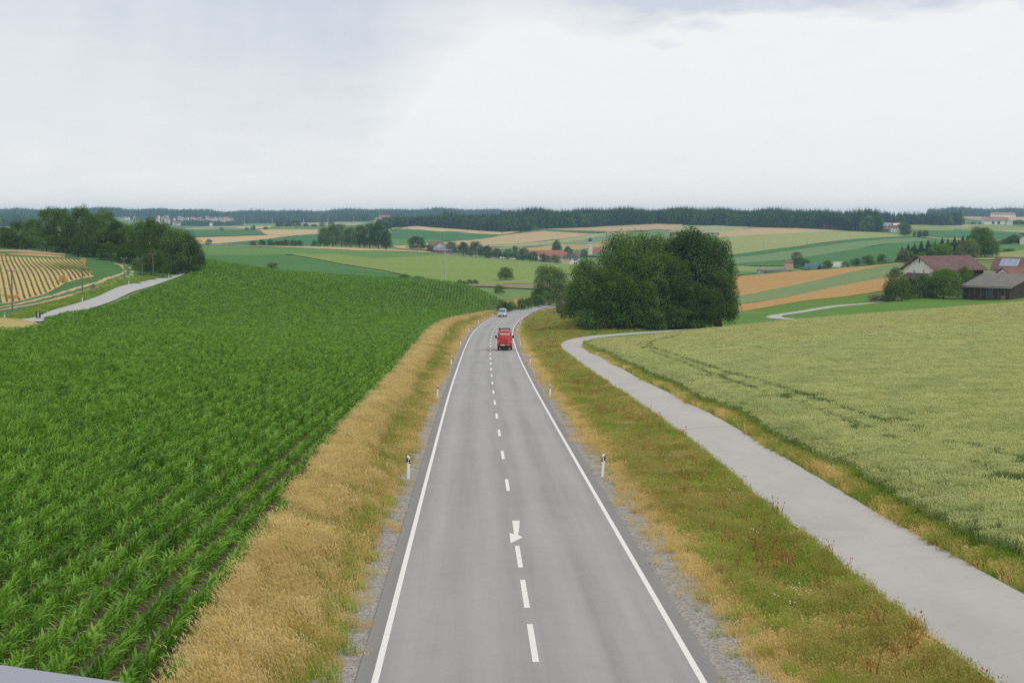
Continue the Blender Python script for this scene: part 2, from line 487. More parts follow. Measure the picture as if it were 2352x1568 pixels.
# ------------------------------------------------------------------ sheets laid on the ground
def inside(poly, X, Y):
    p = np.asarray(poly); c = np.zeros(X.shape, bool)
    j = len(p) - 1
    for i in range(len(p)):
        xi, yi, xj, yj = p[i, 0], p[i, 1], p[j, 0], p[j, 1]
        if yi != yj:
            k = ((yi > Y) != (yj > Y)) & (X < (xj - xi) * (Y - yi) / (yj - yi) + xi)
            c ^= k
        j = i
    return c
def densify(poly, rel=.02, mn=.8, closed=True):
    out = []
    n = len(poly)
    for i in range(n if closed else n - 1):
        a, b = np.array(poly[i]), np.array(poly[(i + 1) % n])
        L = np.linalg.norm(b - a); step = max(mn, rel * max(20, min(a[1], b[1])))
        k = max(1, int(L / step))
        for q in range(k): out.append(tuple(a + (b - a) * q / k))
    if not closed: out.append(tuple(poly[-1]))
    return out
def sheet(name, poly, mat, dz=.0, skirt=0.0, ds=.045, dt=.03, wob=0.0):
    """a field: polygon in ground metres, triangulated and laid on the terrain, its cut edge turned down by skirt"""
    b = densify(poly)
    if wob:
        ph = rng.uniform(0, 6, 4)
        b = [(x + wob * .002 * max(y, 60) * math.sin(x * .05 + y * .03 + ph[0]) * .5 + 0, y + wob * .004 * max(y, 60) * math.sin(x * .04 + ph[1])) for x, y in b]
    B = np.array(b)
    s, t = st(B[:, 0], B[:, 1])
    gs, gt = np.arange(s.min(), s.max(), ds), np.arange(t.min(), t.max(), dt)
    pts = list(b)
    if len(gs) and len(gt):
        SS, TT = np.meshgrid(gs, gt)
        Yg = np.exp(TT.ravel()) - 70; Xg = SS.ravel() / 3 * (Yg + 70)
        k = inside(b, Xg, Yg)
        pts += list(zip(Xg[k], Yg[k]))
    n = len(b)
    vs, es, fs, *_ = delaunay_2d_cdt([Vector((float(x), float(y))) for x, y in pts], [(i, (i + 1) % n) for i in range(n)], [], 1, 1e-4)
    V = np.array([(v.x, v.y) for v in vs])
    z = T(V[:, 0], V[:, 1]) + dz
    verts = [(x, y, zz) for (x, y), zz in zip(V, z)]
    faces = [tuple(f) for f in fs]
    if skirt:
        cnt = {}
        for f in faces:
            for i in range(3):
                e = (f[i], f[(i + 1) % 3]); cnt[tuple(sorted(e))] = (cnt.get(tuple(sorted(e)), (0, e))[0] + 1, e)
        for c, e in cnt.values():
            if c == 1:
                a, q = e; n0 = len(verts)
                verts += [(*verts[a][:2], verts[a][2] - skirt), (*verts[q][:2], verts[q][2] - skirt)]
                faces.append((q, a, n0, n0 + 1))
    o = mesh_obj(name, verts, faces, mat, None, True)
    return o
def structure(o, label=None):
    o['kind'] = 'structure'
    if label: o['label'] = label
    return o
# ================================================================== GROUND
G_MEADOW = field_mat('meadow_grass', (.075, .16, .030), (.115, .215, .045), (.13, .20, .055), .03, .3, fine=2.0, fine_amt=.3)
G_LAND = field_mat('land_grass', (.12, .20, .06), (.17, .25, .085), (.16, .22, .08), .01, .1, fine=.6)
ss = np.arange(-2.6, 2.61, .04)
tt = np.arange(math.log(20), math.log(6900), .02)
SS, TT = np.meshgrid(ss, tt)
Yg = np.exp(TT) - 70; Xg = SS / 3 * (Yg + 70)
Zg = T(Xg, Yg) - .10 - .00025 * np.maximum(Yg, 0)
nr, nc = SS.shape
idx = np.arange(nr * nc).reshape(nr, nc)
Fq = np.stack([idx[:-1, :-1], idx[:-1, 1:], idx[1:, 1:], idx[1:, :-1]], -1).reshape(-1, 4)
structure(link(bpy.data.objects.new('ground', np_mesh('ground', np.stack([Xg, Yg, Zg], -1).reshape(-1, 3), Fq, G_LAND, True))))

Zs = {'z1': (0, 447.9), 'z2': (402, 459.4), 'z3': (918.7, 459.4), 'z4': (1435.5, 459.4), 'z5': (1764, 459.4)}
def zp(z, pts):
    ox, oy = Zs[z]
    return [(ox + p[0] / 4, oy + p[1] / 4, *p[2:]) for p in pts]

TAN = ((.50, .37, .18), (.58, .44, .23), (.47, .38, .20))
TAN2 = ((.44, .33, .17), (.50, .40, .21), (.42, .36, .20))
ORANGE = ((.40, .24, .085), (.50, .31, .12), (.44, .31, .14))
DKGREEN = ((.050, .150, .045), (.070, .19, .060), (.080, .19, .060))
MDGREEN = ((.085, .20, .055), (.115, .24, .070), (.13, .23, .075))
OLIVE = ((.21, .27, .085), (.27, .32, .11), (.22, .30, .09))
PALE = ((.30, .33, .15), (.36, .38, .19), (.27, .34, .15))
GREYGRN = ((.17, .24, .115), (.21, .285, .14), (.19, .25, .12))
_fm = {}
def fm(kind, pal, ang, tram=0.0, rows=0.0, sp=3.0, scale=.012, tram_c=(.08, .08, .03)):
    k = (kind, round(ang, 2), tram, rows)
    if k not in _fm:
        _fm[k] = field_mat(kind, *pal, scale=scale, ang=ang, tram=tram, rows=rows or .16, sp=sp if rows else 7.5, fine=.35, fine_amt=.3, tram_c=tram_c)
    return _fm[k]
_lay = [0]
def field(name, z, pts, lo, hi, mat, h=0.0, wob=.6, lift=None):
    _lay[0] += 1
    P = hits(zp(z, pts) if z else pts, lo, hi)
    dz = (.02 + .0014 * _lay[0] if lift is None else lift) + h
    return structure(sheet(name, P, mat, dz, skirt=h + .3 + .04 * _lay[0] if h else 0, wob=wob))

# ---- far country, farthest first (painted as on the ground: one crop per sheet)
field('far_field', 'z2', [(1140, 152), (1330, 152), (1320, 168), (1240, 168)], 2500, 5000, fm('far_pale', PALE, .2))
field('far_field', 'z2', [(1590, 150), (1740, 145), (1900, 160), (1880, 182), (1620, 180)], 2500, 5000, fm('far_olive', OLIVE, .2))
field('far_field', 'z2', [(1470, 165), (1540, 165), (1640, 200), (1480, 205)], 2400, 4500, fm('far_green', MDGREEN, .2))
field('far_field', 'z2', [(1770, 195), (1960, 180), (1980, 150), (1930, 205)], 2400, 4500, fm('far_tan', TAN, .2))
field('far_field', 'z2', [(850, 180), (1180, 180), (1100, 205), (900, 212)], 2400, 4500, fm('far_green', MDGREEN, .2))
field('far_field', 'z2', [(1080, 210), (1500, 205), (1760, 206), (1700, 235), (1100, 240)], 2000, 3600, fm('far_pale', PALE, .2))
field('barley_field', 'z2', [(85, 268), (300, 240), (560, 232), (885, 228), (890, 252), (740, 265), (660, 262), (400, 262)], 1700, 2700, fm('tan', TAN, .3))
field('far_field', 'z2', [(60, 272), (250, 248), (420, 244), (650, 262), (640, 272), (110, 274)], 1650, 2600, fm('greygreen', GREYGRN, .3))
field('beet_field', 'z2', [(60, 276), (640, 269), (735, 270), (845, 318), (500, 328), (60, 338)], 1400, 2300, fm('dkgreen', DKGREEN, .4))
field('barley_field', 'z2', [(742, 268), (900, 272), (1440, 272), (1400, 308), (1110, 324), (860, 321)], 1400, 2300, fm('tan', TAN, .1))
field('barley_field', 'z2', [(60, 345), (840, 322), (1110, 326), (370, 400), (60, 406)], 1250, 2000, fm('tan', TAN, .5))
field('maize_field', 'z2', [(380, 402), (1110, 329), (1345, 312), (1345, 424), (900, 426), (430, 412)], 1050, 1900, fm('dkgreen', DKGREEN, .5))
field('maize_field', 'z2', [(1100, 352), (1330, 335), (1330, 350), (1120, 358)], 1050, 1900, fm('mdgreen', MDGREEN, .5))
field('lane', 'z2', [(100, 403), (660, 409), (1300, 424), (1300, 428), (660, 414), (100, 408)], 1000, 1300, simple('far_asphalt', (.34, .34, .35), .9))
field('barley_field', 'z2', [(420, 414), (1100, 425), (1740, 440), (2360, 478), (2360, 486), (1700, 462), (1000, 434)], 850, 1250, fm('tan', TAN, .2))
field('meadow', 'z2', [(120, 412), (430, 420), (1000, 438), (1700, 466), (2360, 492), (2360, 516), (1830, 536), (1480, 500), (1000, 502), (100, 502)], 620, 1150, fm('mdgreen2', ((.105, .215, .055), (.14, .255, .07), (.15, .25, .075)), .2))
field('clover_field', 'z2', [(100, 500), (1000, 502), (1500, 590), (2300, 716), (2500, 750), (2500, 790), (1900, 770), (1230, 720), (340, 620), (100, 600)], 565, 900, fm('clover', ((.062, .165, .042), (.085, .20, .055), (.095, .20, .06)), 2.75, tram=26))
field('barley_field', None, [(652, 582), (772, 584), (860, 593), (990, 588), (1037, 588), (1060, 590), (1095, 592), (1300, 604), (1330, 607), (1330, 628), (1300, 630), (1240, 636), (1225, 652), (1104, 654), (1070, 653), (990, 642), (880, 620), (780, 605)], 572, 1250, fm('olive2', ((.185, .265, .060), (.225, .305, .075), (.25, .31, .09)), .25, tram=0))
# ---- central slope under the forest
field('beet_field', 'z3', [(-80, 262), (180, 272), (700, 298), (920, 316), (800, 348), (500, 380), (240, 364), (-80, 358)], 1300, 2000, fm('dkgreen', DKGREEN, .15))
field('barley_field', 'z3', [(-80, 240), (190, 243), (600, 272), (935, 294), (922, 316), (500, 300), (0, 268), (-80, 266)], 1500, 2100, fm('tan', TAN, .0))
field('barley_field', 'z3', [(940, 296), (1095, 280), (1098, 292), (926, 318)], 1500, 2100, fm('tan', TAN, .0))
field('meadow', 'z3', [(-80, 356), (250, 362), (430, 374), (240, 398), (-80, 420)], 1100, 1800, fm('mdgreen', MDGREEN, .5))
field('barley_field', 'z3', [(-80, 420), (250, 400), (500, 378), (900, 335), (1250, 286), (1350, 283), (1770, 309), (1500, 352), (820, 414), (750, 440), (530, 440), (0, 458)], 1120, 1850, fm('tan2', TAN2, .35, tram=40))
field('beet_field', 'z3', [(1240, 276), (1350, 266), (1930, 290), (1900, 302), (1760, 302), (1350, 284), (1245, 288)], 1300, 2000, fm('dkgreen', DKGREEN, .15))
field('barley_field', 'z3', [(1265, 268), (1950, 238), (2370, 218), (2600, 226), (2600, 280), (2352, 272), (1925, 293), (1500, 276)], 1400, 2050, fm('pinktan', ((.43, .32, .19), (.47, .36, .22), (.40, .33, .19)), .25))
field('oat_field', 'z3', [(822, 415), (1500, 356), (1770, 311), (1920, 302), (2100, 292), (2100, 330), (1900, 324), (1460, 390), (830, 430)], 1150, 1850, fm('pale', PALE, .35))
field('oat_field', 'z3', [(830, 430), (1460, 388), (1900, 322), (2100, 310), (2100, 380), (1890, 378), (1480, 407), (1180, 432), (850, 462)], 1150, 1850, fm('greygreen', GREYGRN, .35))
field('barley_field', 'z3', [(1100, 440), (1480, 407), (1890, 376), (2100, 372), (2100, 440), (1880, 424), (1600, 463), (1480, 480), (1150, 480)], 1150, 1850, fm('olivetan', ((.36, .29, .12), (.42, .34, .15), (.36, .32, .13)), .35, tram=30))
field('meadow', 'z3', [(1560, 470), (1750, 440), (1900, 428), (1900, 520), (1600, 510)], 1150, 1700, fm('mdgreen', MDGREEN, .35))
# ---- right-hand slopes
field('oat_field', 'z4', [(500, 240), (840, 233), (1190, 250), (880, 304), (400, 300)], 1100, 1900, fm('pale', PALE, .1))
field('barley_field', 'z4', [(860, 306), (1180, 254), (1600, 260), (2040, 284), (1500, 308), (860, 345)], 1100, 1900, fm('tan2', TAN2, .2))
field('wheat_field', 'z4', [(860, 345), (1500, 307), (2040, 284), (2340, 296), (2620, 330), (2352, 342), (1600, 424), (900, 510)], 900, 1700, fm('paleolive', ((.27, .31, .105), (.33, .36, .14), (.29, .33, .13)), .25, tram=28, tram_c=(.20, .24, .09)))
field('clover_field', 'z4', [(900, 512), (1600, 425), (2352, 342), (2620, 332), (2640, 345), (2352, 364), (1600, 452), (900, 540)], 850, 1600, fm('clover2', DKGREEN, .25))
field('oat_field', 'z4', [(900, 540), (1600, 452), (2352, 364), (2640, 345), (2900, 365), (2352, 412), (1500, 548), (900, 600)], 830, 1600, fm('greygreen2', ((.14, .23, .09), (.175, .27, .11), (.16, .24, .09)), .25))
field('clover_field', 'z4', [(900, 596), (1500, 547), (2352, 411), (2900, 362), (2900, 420), (2700, 500), (2500, 580), (2300, 605), (1500, 607), (900, 592)], 700, 1500, fm('clover3', ((.060, .165, .045), (.080, .20, .058), (.10, .21, .065)), .25, tram=34))
field('oat_field', 'z4', [(900, 604), (1500, 612), (1560, 650), (900, 648)], 780, 1000, fm('olive', OLIVE, .1))
field('meadow', 'z4', [(900, 650), (1240, 655), (1240, 672), (1000, 690), (900, 690)], 700, 930, fm('mdgreen', MDGREEN, .1))
field('lane', 'z4', [(900, 692), (1040, 680), (1210, 667), (1520, 672), (1520, 680), (1210, 676), (1040, 690), (900, 702)], 700, 930, simple('far_asphalt', (.34, .34, .35), .9))
# ---- far right
field('far_field', 'z5', [(1720, 138), (2420, 160), (2420, 192), (1780, 166)], 2300, 4200, fm('far_tan', TAN, .2))
field('far_field', 'z5', [(1765, 166), (2420, 188), (2420, 218), (1960, 196)], 1900, 3400, fm('far_olive', OLIVE, .2))
field('far_field', 'z5', [(1330, 172), (1400, 172), (1760, 196), (1960, 202), (1500, 226), (1330, 216)], 1900, 3200, fm('far_green', ((.06, .17, .07), (.08, .20, .085)), .2))
field('far_field', 'z5', [(1030, 203), (1165, 208), (1165, 245), (1030, 240)], 1700, 2800, fm('far_olive', OLIVE, .2))
field('wheat_field', 'z5', [(1290, 232), (1600, 218), (1800, 216), (2420, 258), (2420, 300), (1900, 285), (1480, 280), (1300, 275)], 1400, 2600, fm('far_olive', OLIVE, .2))
field('barley_field', 'z5', [(1500, 230), (1760, 217), (1960, 230), (1800, 246), (1620, 243)], 1500, 2600, fm('tan2', TAN2, .2))
field('beet_field', 'z5', [(1430, 300), (1480, 279), (1700, 268), (1950, 275), (2420, 300), (2420, 370), (2100, 365), (1560, 348), (1430, 330)], 1100, 2300, fm('dkgreen', DKGREEN, .2))
field('barley_field', 'z5', [(2100, 282), (2420, 280), (2420, 292), (2140, 290)], 1300, 2500, fm('tan2', TAN2, .2))
field('wheat_field', 'z5', [(1300, 330), (1420, 326), (1570, 348), (2100, 364), (2420, 372), (2420, 400), (2080, 385), (1560, 358)], 1000, 2000, fm('paleolive', ((.27, .31, .105), (.33, .36, .14)), .2))
field('meadow', 'z5', [(2050, 390), (2420, 400), (2420, 460), (2050, 492)], 760, 1300, fm('mdgreen', MDGREEN, .2))
field('wheat_field', 'z5', [(1780, 528), (2120, 484), (2420, 452), (2420, 516), (2020, 566), (1780, 580)], 620, 1000, fm('olive3', ((.24, .29, .09), (.30, .34, .12)), .2))
field('barley_field', 'z5', [(1960, 572), (2420, 514), (2420, 560), (1960, 600)], 600, 900, fm('tan2', TAN2, .2))
# ---- strips before the farm
field('barley_field', 'z5', [(-420, 712), (-260, 699), (0, 681), (190, 659), (1000, 600), (1400, 561), (1420, 580), (1080, 597), (600, 702), (0, 834), (-300, 886), (-420, 905)], 425, 720, fm('orange', ORANGE, .62, scale=.05))
field('oat_field', 'z5', [(-420, 905), (-300, 886), (0, 833), (600, 702), (1080, 597), (1420, 574), (1480, 690), (1290, 684), (1080, 717), (600, 802), (0, 924), (-420, 970)], 400, 680, fm('greygreen3', ((.175, .245, .095), (.21, .28, .115), (.19, .26, .10)), .62))
field('barley_field', 'z5', [(-420, 972), (0, 924), (600, 801), (1080, 717), (1300, 682), (1420, 690), (1420, 760), (1090, 832), (700, 891), (0, 986), (-420, 1034)], 380, 600, fm('orange', ORANGE, .62, scale=.05))

# ---- meadow with the farm, and the tree clump's ground
MEAD = field_mat('mown_meadow', (.090, .185, .030), (.12, .235, .040), (.15, .235, .055), .035, .15, fine=1.6, fine_amt=.25)
mp = hits([(1225, 700, 470), (1300, 686, 520), (1420, 690, 500), (1660, 717)] + zp('z5', [(-330, 1023), (0, 985), (700, 891), (1090, 832), (1300, 800), (2500, 780), (2900, 780), (2900, 940)])
          + [(2352, 700, 310), (2023, 725, 280), (1723, 752, 255), (1500, 770, 245)], 250, 560)
xm = [(float(axis_x(y)) + 12.0, y) for y in (238, 262, 300, 340, 380, 420)]
structure(sheet('meadow', mp + xm, MEAD, .0))
# left of the lane
lp = hits([(-150, 760, 210), (60, 742, 224), (150, 716, 254), (250, 684, 304), (325, 657, 344), (385, 641, 385), (470, 618, 425), (430, 590, 470), (225, 585, 480), (0, 560, 540), (-250, 560, 540), (-350, 700, 270)], 200, 560)
structure(sheet('meadow', lp, field_mat('bean_meadow', (.060, .145, .045), (.085, .185, .058), (.10, .19, .05), .04, -.3, fine=1.2, fine_amt=.3), .0))
structure(sheet('bank', hits(zp('z1', [(-200, 505), (100, 500), (600, 540), (600, 552), (300, 530), (100, 518), (-200, 520)]), 380, 560), fm('drybank', TAN2, .2), .10, .4))
structure(sheet('bank', hits(zp('z1', [(60, 535), (200, 532), (400, 545), (600, 566), (590, 573), (300, 556), (100, 548)]), 380, 520), fm('strawbank', ((.52, .33, .16), (.55, .36, .18), (.46, .31, .15)), .2), .12, .4))
structure(sheet('wheat_patch', hits(zp('z1', [(-300, 1160, 222), (0, 1166, 221), (160, 1160, 223), (440, 1202, 213), (260, 1250, 205), (60, 1290, 197), (-300, 1340, 188)]), 150, 260), field_mat('patch_barley', (.36, .31, .12), (.42, .36, .16), (.30, .31, .11), .08, 1.2, fine=2.5), .55, .8))

# ================================================================== ROADS
# road axis by running length
_y = np.arange(-45, 690, 1.0)
_x = axis_x(_y)
_s = np.concatenate([[0], np.cumsum(np.hypot(np.diff(_x), np.diff(_y)))])
_s -= np.interp(0, _y, _s)
def road_at(s, o):
    s = np.asarray(s, float)
    x, y = np.interp(s, _s, _x), np.interp(s, _s, _y)
    tx = np.interp(s + 2, _s, _x) - np.interp(s - 2, _s, _x); ty = np.interp(s + 2, _s, _y) - np.interp(s - 2, _s, _y)
    n = np.hypot(tx, ty); tx, ty = tx / n, ty / n
    return x + o * ty, y - o * tx, np.arctan2(-tx, ty)        # o > 0 to the right, heading as z-rotation
def stn(Y): return float(np.interp(Y, _y, _s))
def strip(name, s0, s1, offs, mat, dz, parent=None, step=2.0, skirt=False, attr=False):
    S = np.linspace(s0, s1, max(2, int((s1 - s0) / step) + 1))
    V = []
    for o in offs:
        x, y, _ = road_at(S, o)
        V.append(np.stack([x, y, T(x, y) + dz], -1))
    V = np.stack(V, 1)
    nr, nc = V.shape[:2]
    idx = np.arange(nr * nc).reshape(nr, nc)
    Fq = np.stack([idx[:-1, :-1], idx[:-1, 1:], idx[1:, 1:], idx[1:, :-1]], -1).reshape(-1, 4)
    me = np_mesh(name, V.reshape(-1, 3), Fq, mat, True)
    if attr:
        at = me.attributes.new('off', 'FLOAT', 'POINT')
        at.data.foreach_set('value', np.tile(np.asarray(offs, np.float32), nr))
        at = me.attributes.new('sta', 'FLOAT', 'POINT')
        at.data.foreach_set('value', np.repeat(S.astype(np.float32), nc))
    return link(bpy.data.objects.new(name, me), parent)

def asphalt_mat():
    m, ns, ls = nmat('road_asphalt')
    tc = N(ns, 'ShaderNodeTexCoord').outputs['Object']
    a = N(ns, 'ShaderNodeAttribute', attribute_name='off').outputs['Fac']
    sta = N(ns, 'ShaderNodeAttribute', attribute_name='sta').outputs['Fac']
    cmb = N(ns, 'ShaderNodeCombineXYZ'); ls.new(a, cmb.inputs[0]); ls.new(math_(ns, ls, 'MULTIPLY', sta, .025), cmb.inputs[1])
    longn = noise(ns, ls, cmb.outputs[0], 1.6, 4, .6)
    patch = noise(ns, ls, tc, .12, 4, .6)
    grain = noise(ns, ls, tc, 38, 3, .8)
    agg = noise(ns, ls, tc, 9, 4, .7)
    ab = math_(ns, ls, 'ABSOLUTE', a)
    # wheel tracks at 0.95 and 2.65 m from the axis are polished a little lighter
    w = math_(ns, ls, 'COSINE', math_(ns, ls, 'MULTIPLY', math_(ns, ls, 'SUBTRACT', ab, .95), 2 * math.pi / 1.7))
    f = math_(ns, ls, 'ADD', math_(ns, ls, 'MULTIPLY', w, .14), math_(ns, ls, 'ADD', math_(ns, ls, 'MULTIPLY', longn, 1.0), math_(ns, ls, 'MULTIPLY', patch, .55)))
    col = ramp(ns, ls, math_(ns, ls, 'SUBTRACT', f, .27, None, True), [(.1, (.24, .238, .234)), (.5, (.315, .311, .302)), (.9, (.37, .363, .348))])
    ed = math_(ns, ls, 'MULTIPLY', math_(ns, ls, 'SUBTRACT', ab, 3.52, None, True), 12.0, None, True)
    col = mixc(ns, ls, math_(ns, ls, 'MULTIPLY', ed, .5), col, (.13, .12, .115))
    col = mixc(ns, ls, math_(ns, ls, 'MULTIPLY', math_(ns, ls, 'MULTIPLY_ADD', grain, 2.6, -.8, True), .28), col, (.11, .11, .112))
    col = mixc(ns, ls, math_(ns, ls, 'MULTIPLY', math_(ns, ls, 'MULTIPLY_ADD', agg, 3.0, -1.45, True), .22), col, (.36, .355, .34))
    sp_ = noise(ns, ls, tc, 1.3, 5, .7)
    col = mixc(ns, ls, math_(ns, ls, 'MULTIPLY', math_(ns, ls, 'MULTIPLY_ADD', sp_, 4.0, -2.0, True), .16), col, (.20, .195, .185))
    finish(ns, ls, col, .82, .22, grain, .006, .5)
    return m
road = structure(strip('road', -40, stn(640), (-3.92, -3.6, -2.7, -1.8, -.9, 0, .9, 1.8, 2.7, 3.6, 3.92), asphalt_mat(), .040, step=2.0, attr=True))
def paint_mat(name, c, wear=.45):
    m, ns, ls = nmat(name)
    tc = N(ns, 'ShaderNodeTexCoord').outputs['Object']
    f = noise(ns, ls, tc, 6, 6, .75); g = noise(ns, ls, tc, 60, 2, .6)
    k = math_(ns, ls, 'MULTIPLY', math_(ns, ls, 'MULTIPLY_ADD', f, 7.0, -3.9, True), wear)
    col = mixc(ns, ls, k, c, (.34, .33, .32))
    col = mixc(ns, ls, math_(ns, ls, 'MULTIPLY', g, .18), col, (.45, .43, .41))
    finish(ns, ls, col, .7, .25, g, .003, .4)
    return m
PAINT = paint_mat('road_paint', (.70, .685, .66))
for o0 in (-3.5, 3.5):
    e = strip('edge_line', -40, stn(640), (o0 - .075, o0 + .075), PAINT, .046, road)
dashes = [(16.9, 20.9), (22.9, 26.9), (28.9, 32.9), (34.9, 38.9), (40.9, 44.9), (46.9, 50.9)]
k0 = 64.8
while k0 < 600:
    dashes.append((k0, k0 + 4.0)); k0 += 12.0
for a, b in dashes:
    strip('centre_dash', stn(a), stn(a) + (b - a) * (1.0 if a < 150 else 1.12), (-.075, .075) if a < 150 else (-.10, .10), PAINT, .046, road, step=1.0)
arr = [(1173, 698), (1227, 698), (1226, 735), (1222, 775), (1215, 800), (1251, 820), (1162, 863), (1153, 787), (1186, 797)]
aw = hits([(803.9 + x / 3.15, 976.2 + y / 3.15) for x, y in arr], 40, 80)
mesh_obj('arrow_marking', [(x, y, Tf(x, y) + .047) for x, y in aw], [tuple(range(len(aw)))], PAINT, road)

# ---- verges: gravel shoulder, then mown and tall grass
def verge_mat():
    m, ns, ls = nmat('verge')
    tc = N(ns, 'ShaderNodeTexCoord').outputs['Object']
    a = N(ns, 'ShaderNodeAttribute', attribute_name='off').outputs['Fac']
    ab = math_(ns, ls, 'ABSOLUTE', a)
    n1 = noise(ns, ls, tc, .55, 5, .65); n2 = noise(ns, ls, tc, 3.0, 5, .7); n3 = noise(ns, ls, tc, 22, 3, .8); n4 = noise(ns, ls, tc, .12, 4, .6)
    vor = N(ns, 'ShaderNodeTexVoronoi'); vor.inputs['Scale'].default_value = 16; ls.new(tc, vor.inputs['Vector'])
    st_ = ramp(ns, ls, vor.outputs['Color'], [(0, (.15, .14, .13)), (.5, (.33, .315, .29)), (1, (.52, .50, .47))])
    st_ = mixc(ns, ls, math_(ns, ls, 'MULTIPLY', n3, .7), st_, (.22, .20, .175))
    gr = ramp(ns, ls, n2, [(.25, (.10, .13, .035)), (.5, (.20, .20, .06)), (.75, (.33, .25, .10))])
    gr2 = ramp(ns, ls, n1, [(.3, (.09, .15, .03)), (.55, (.17, .19, .05)), (.8, (.30, .22, .085))])
    grass = mixc(ns, ls, .5, gr, gr2)
    d = math_(ns, ls, 'ADD', ab, math_(ns, ls, 'MULTIPLY', math_(ns, ls, 'SUBTRACT', n2, .5), 1.6))
    d = math_(ns, ls, 'ADD', d, math_(ns, ls, 'MULTIPLY', math_(ns, ls, 'SUBTRACT', n4, .5), 1.6))
    k = math_(ns, ls, 'DIVIDE', math_(ns, ls, 'SUBTRACT', d, 5.1), .5, None, True)
    col = mixc(ns, ls, k, st_, grass)
    finish(ns, ls, col, .95, .1, math_(ns, ls, 'ADD', vor.outputs['Distance'], n3), .04, .7)
    return m
VERGE = verge_mat()
structure(strip('verge', -40, stn(560), tuple(-np.concatenate([np.arange(17, 3.8, -.45), [3.7]])), VERGE, .0, step=1.5, attr=True))
structure(strip('verge', -40, stn(560), (3.7, *np.arange(4.1, 18.1, .45)), VERGE, .0, step=1.5, attr=True))

# ---- cycle path
def path_mat():
    m, ns, ls = nmat('path_asphalt')
    tc = N(ns, 'ShaderNodeTexCoord').outputs['Object']
    a = noise(ns, ls, tc, .35, 5, .65, (1, .25, 1)); g = noise(ns, ls, tc, 42, 3, .8); b = noise(ns, ls, tc, 2.2, 5, .7)
    col = ramp(ns, ls, a, [(.25, (.355, .343, .325)), (.5, (.41, .395, .372)), (.75, (.45, .425, .385))])
    col = mixc(ns, ls, math_(ns, ls, 'MULTIPLY', math_(ns, ls, 'MULTIPLY_ADD', g, 2.4, -.7, True), .22), col, (.23, .225, .22))
    col = mixc(ns, ls, math_(ns, ls, 'MULTIPLY', math_(ns, ls, 'MULTIPLY_ADD', b, 4.0, -2.3, True), .3), col, (.34, .29, .23))
    q = noise(ns, ls, tc, .9, 6, .7)
    col = mixc(ns, ls, math_(ns, ls, 'MULTIPLY', math_(ns, ls, 'MULTIPLY_ADD', q, 5.0, -2.6, True), .22), col, (.27, .255, .23))
    finish(ns, ls, col, .85, .2, g, .006, .5)
    return m
PATHM = path_mat()
def spline(P, step=1.0):
    P = np.asarray(P, float); out = []
    Q = np.vstack([2 * P[0] - P[1], P, 2 * P[-1] - P[-2]])
    for i in range(1, len(Q) - 2):
        p0, p1, p2, p3 = Q[i - 1:i + 3]
        n = max(2, int(np.linalg.norm(p2 - p1) / step))
        for k in range(n):
            t = k / n
            out.append(.5 * (2 * p1 + (p2 - p0) * t + (2 * p0 - 5 * p1 + 4 * p2 - p3) * t * t + (3 * p1 - p0 - 3 * p2 + p3) * t ** 3))
    out.append(P[-1])
    return np.array(out)
def ribbon(name, P, w, mat, dz, step=1.2, parent=None, cols=4, edge_noise=0.0, prof=None):
    L = spline(P, step)
    d = np.gradient(L, axis=0); d /= np.linalg.norm(d, axis=1)[:, None]
    nrm = np.stack([d[:, 1], -d[:, 0]], -1)
    offs = np.linspace(-w / 2, w / 2, cols + 1)
    V = []
    for i, o in enumerate(offs):
        jit = (rng.normal(0, edge_noise, len(L)) if edge_noise and i in (0, cols) else 0) * np.ones(len(L))
        q = L + nrm * (o + jit)[:, None]
        V.append(np.stack([q[:, 0], q[:, 1], T(q[:, 0], q[:, 1]) + (prof[i] if prof else dz)], -1))
    V = np.stack(V, 1); nr, nc = V.shape[:2]
    idx = np.arange(nr * nc).reshape(nr, nc)
    Fq = np.stack([idx[:-1, :-1], idx[:-1, 1:], idx[1:, 1:], idx[1:, :-1]], -1).reshape(-1, 4)
    return link(bpy.data.objects.new(name, np_mesh(name, V.reshape(-1, 3), Fq, mat, True)), parent), L
PATH_P = [(11.8, -40), (11.8, 0), (11.72, 30), (11.68, 44), (11.5, 69), (11.0, 100), (10.0, 140), (9.2, 175), (8.6, 205), (8.5, 226), (9.1, 242), (10.8, 254), (13.8, 261), (20.1, 267.5), (29.3, 278), (37, 289), (43, 297.5), (53, 309), (61, 321), (61.5, 331), (57.5, 341), (58.5, 351), (66, 364), (82, 388), (100, 405)]
_p, PATH_L = ribbon('cycle_path', PATH_P, 3.4, PATHM, .06, 1.0, edge_noise=.02)
structure(_p)
for yk, wv in ((91.5, .05), (128, .03)):
    cx = np.linspace(-1.6, 1.6, 14); xs = np.interp(yk, PATH_L[:180, 1], PATH_L[:180, 0]) + cx; ys = yk + .12 * np.sin(cx * 2.1) + .35 * cx * .3 + rng.normal(0, .03, 14)
    Vc = [(x, y, Tf(x, y) + .066) for x, y in zip(xs, ys)] + [(x, y + wv, Tf(x, y + wv) + .066) for x, y in zip(xs, ys)]
    mesh_obj('crack', Vc, [(i, i + 1, 15 + i, 14 + i) for i in range(13)], simple('crack_tar', (.10, .10, .10), .9), _p)
# side lane on the left
LANE_P = [hit(70 - 40, 745, 190, 260)] + hits([(70, 737, 228), (150, 714, 255), (250, 683, 304), (325, 657, 345), (382, 640.5, 386)], 200, 400) + [(-84.5, 410), (-82, 440)]
LANE_P = [(LANE_P[1][0] - 9, LANE_P[1][1] - 24), *LANE_P[1:]]
_l, LANE_L = ribbon('lane', LANE_P, 3.3, simple('lane_asphalt', (.37, .365, .36), .9, .2, .06, .5), .06, 2.0)
structure(_l)
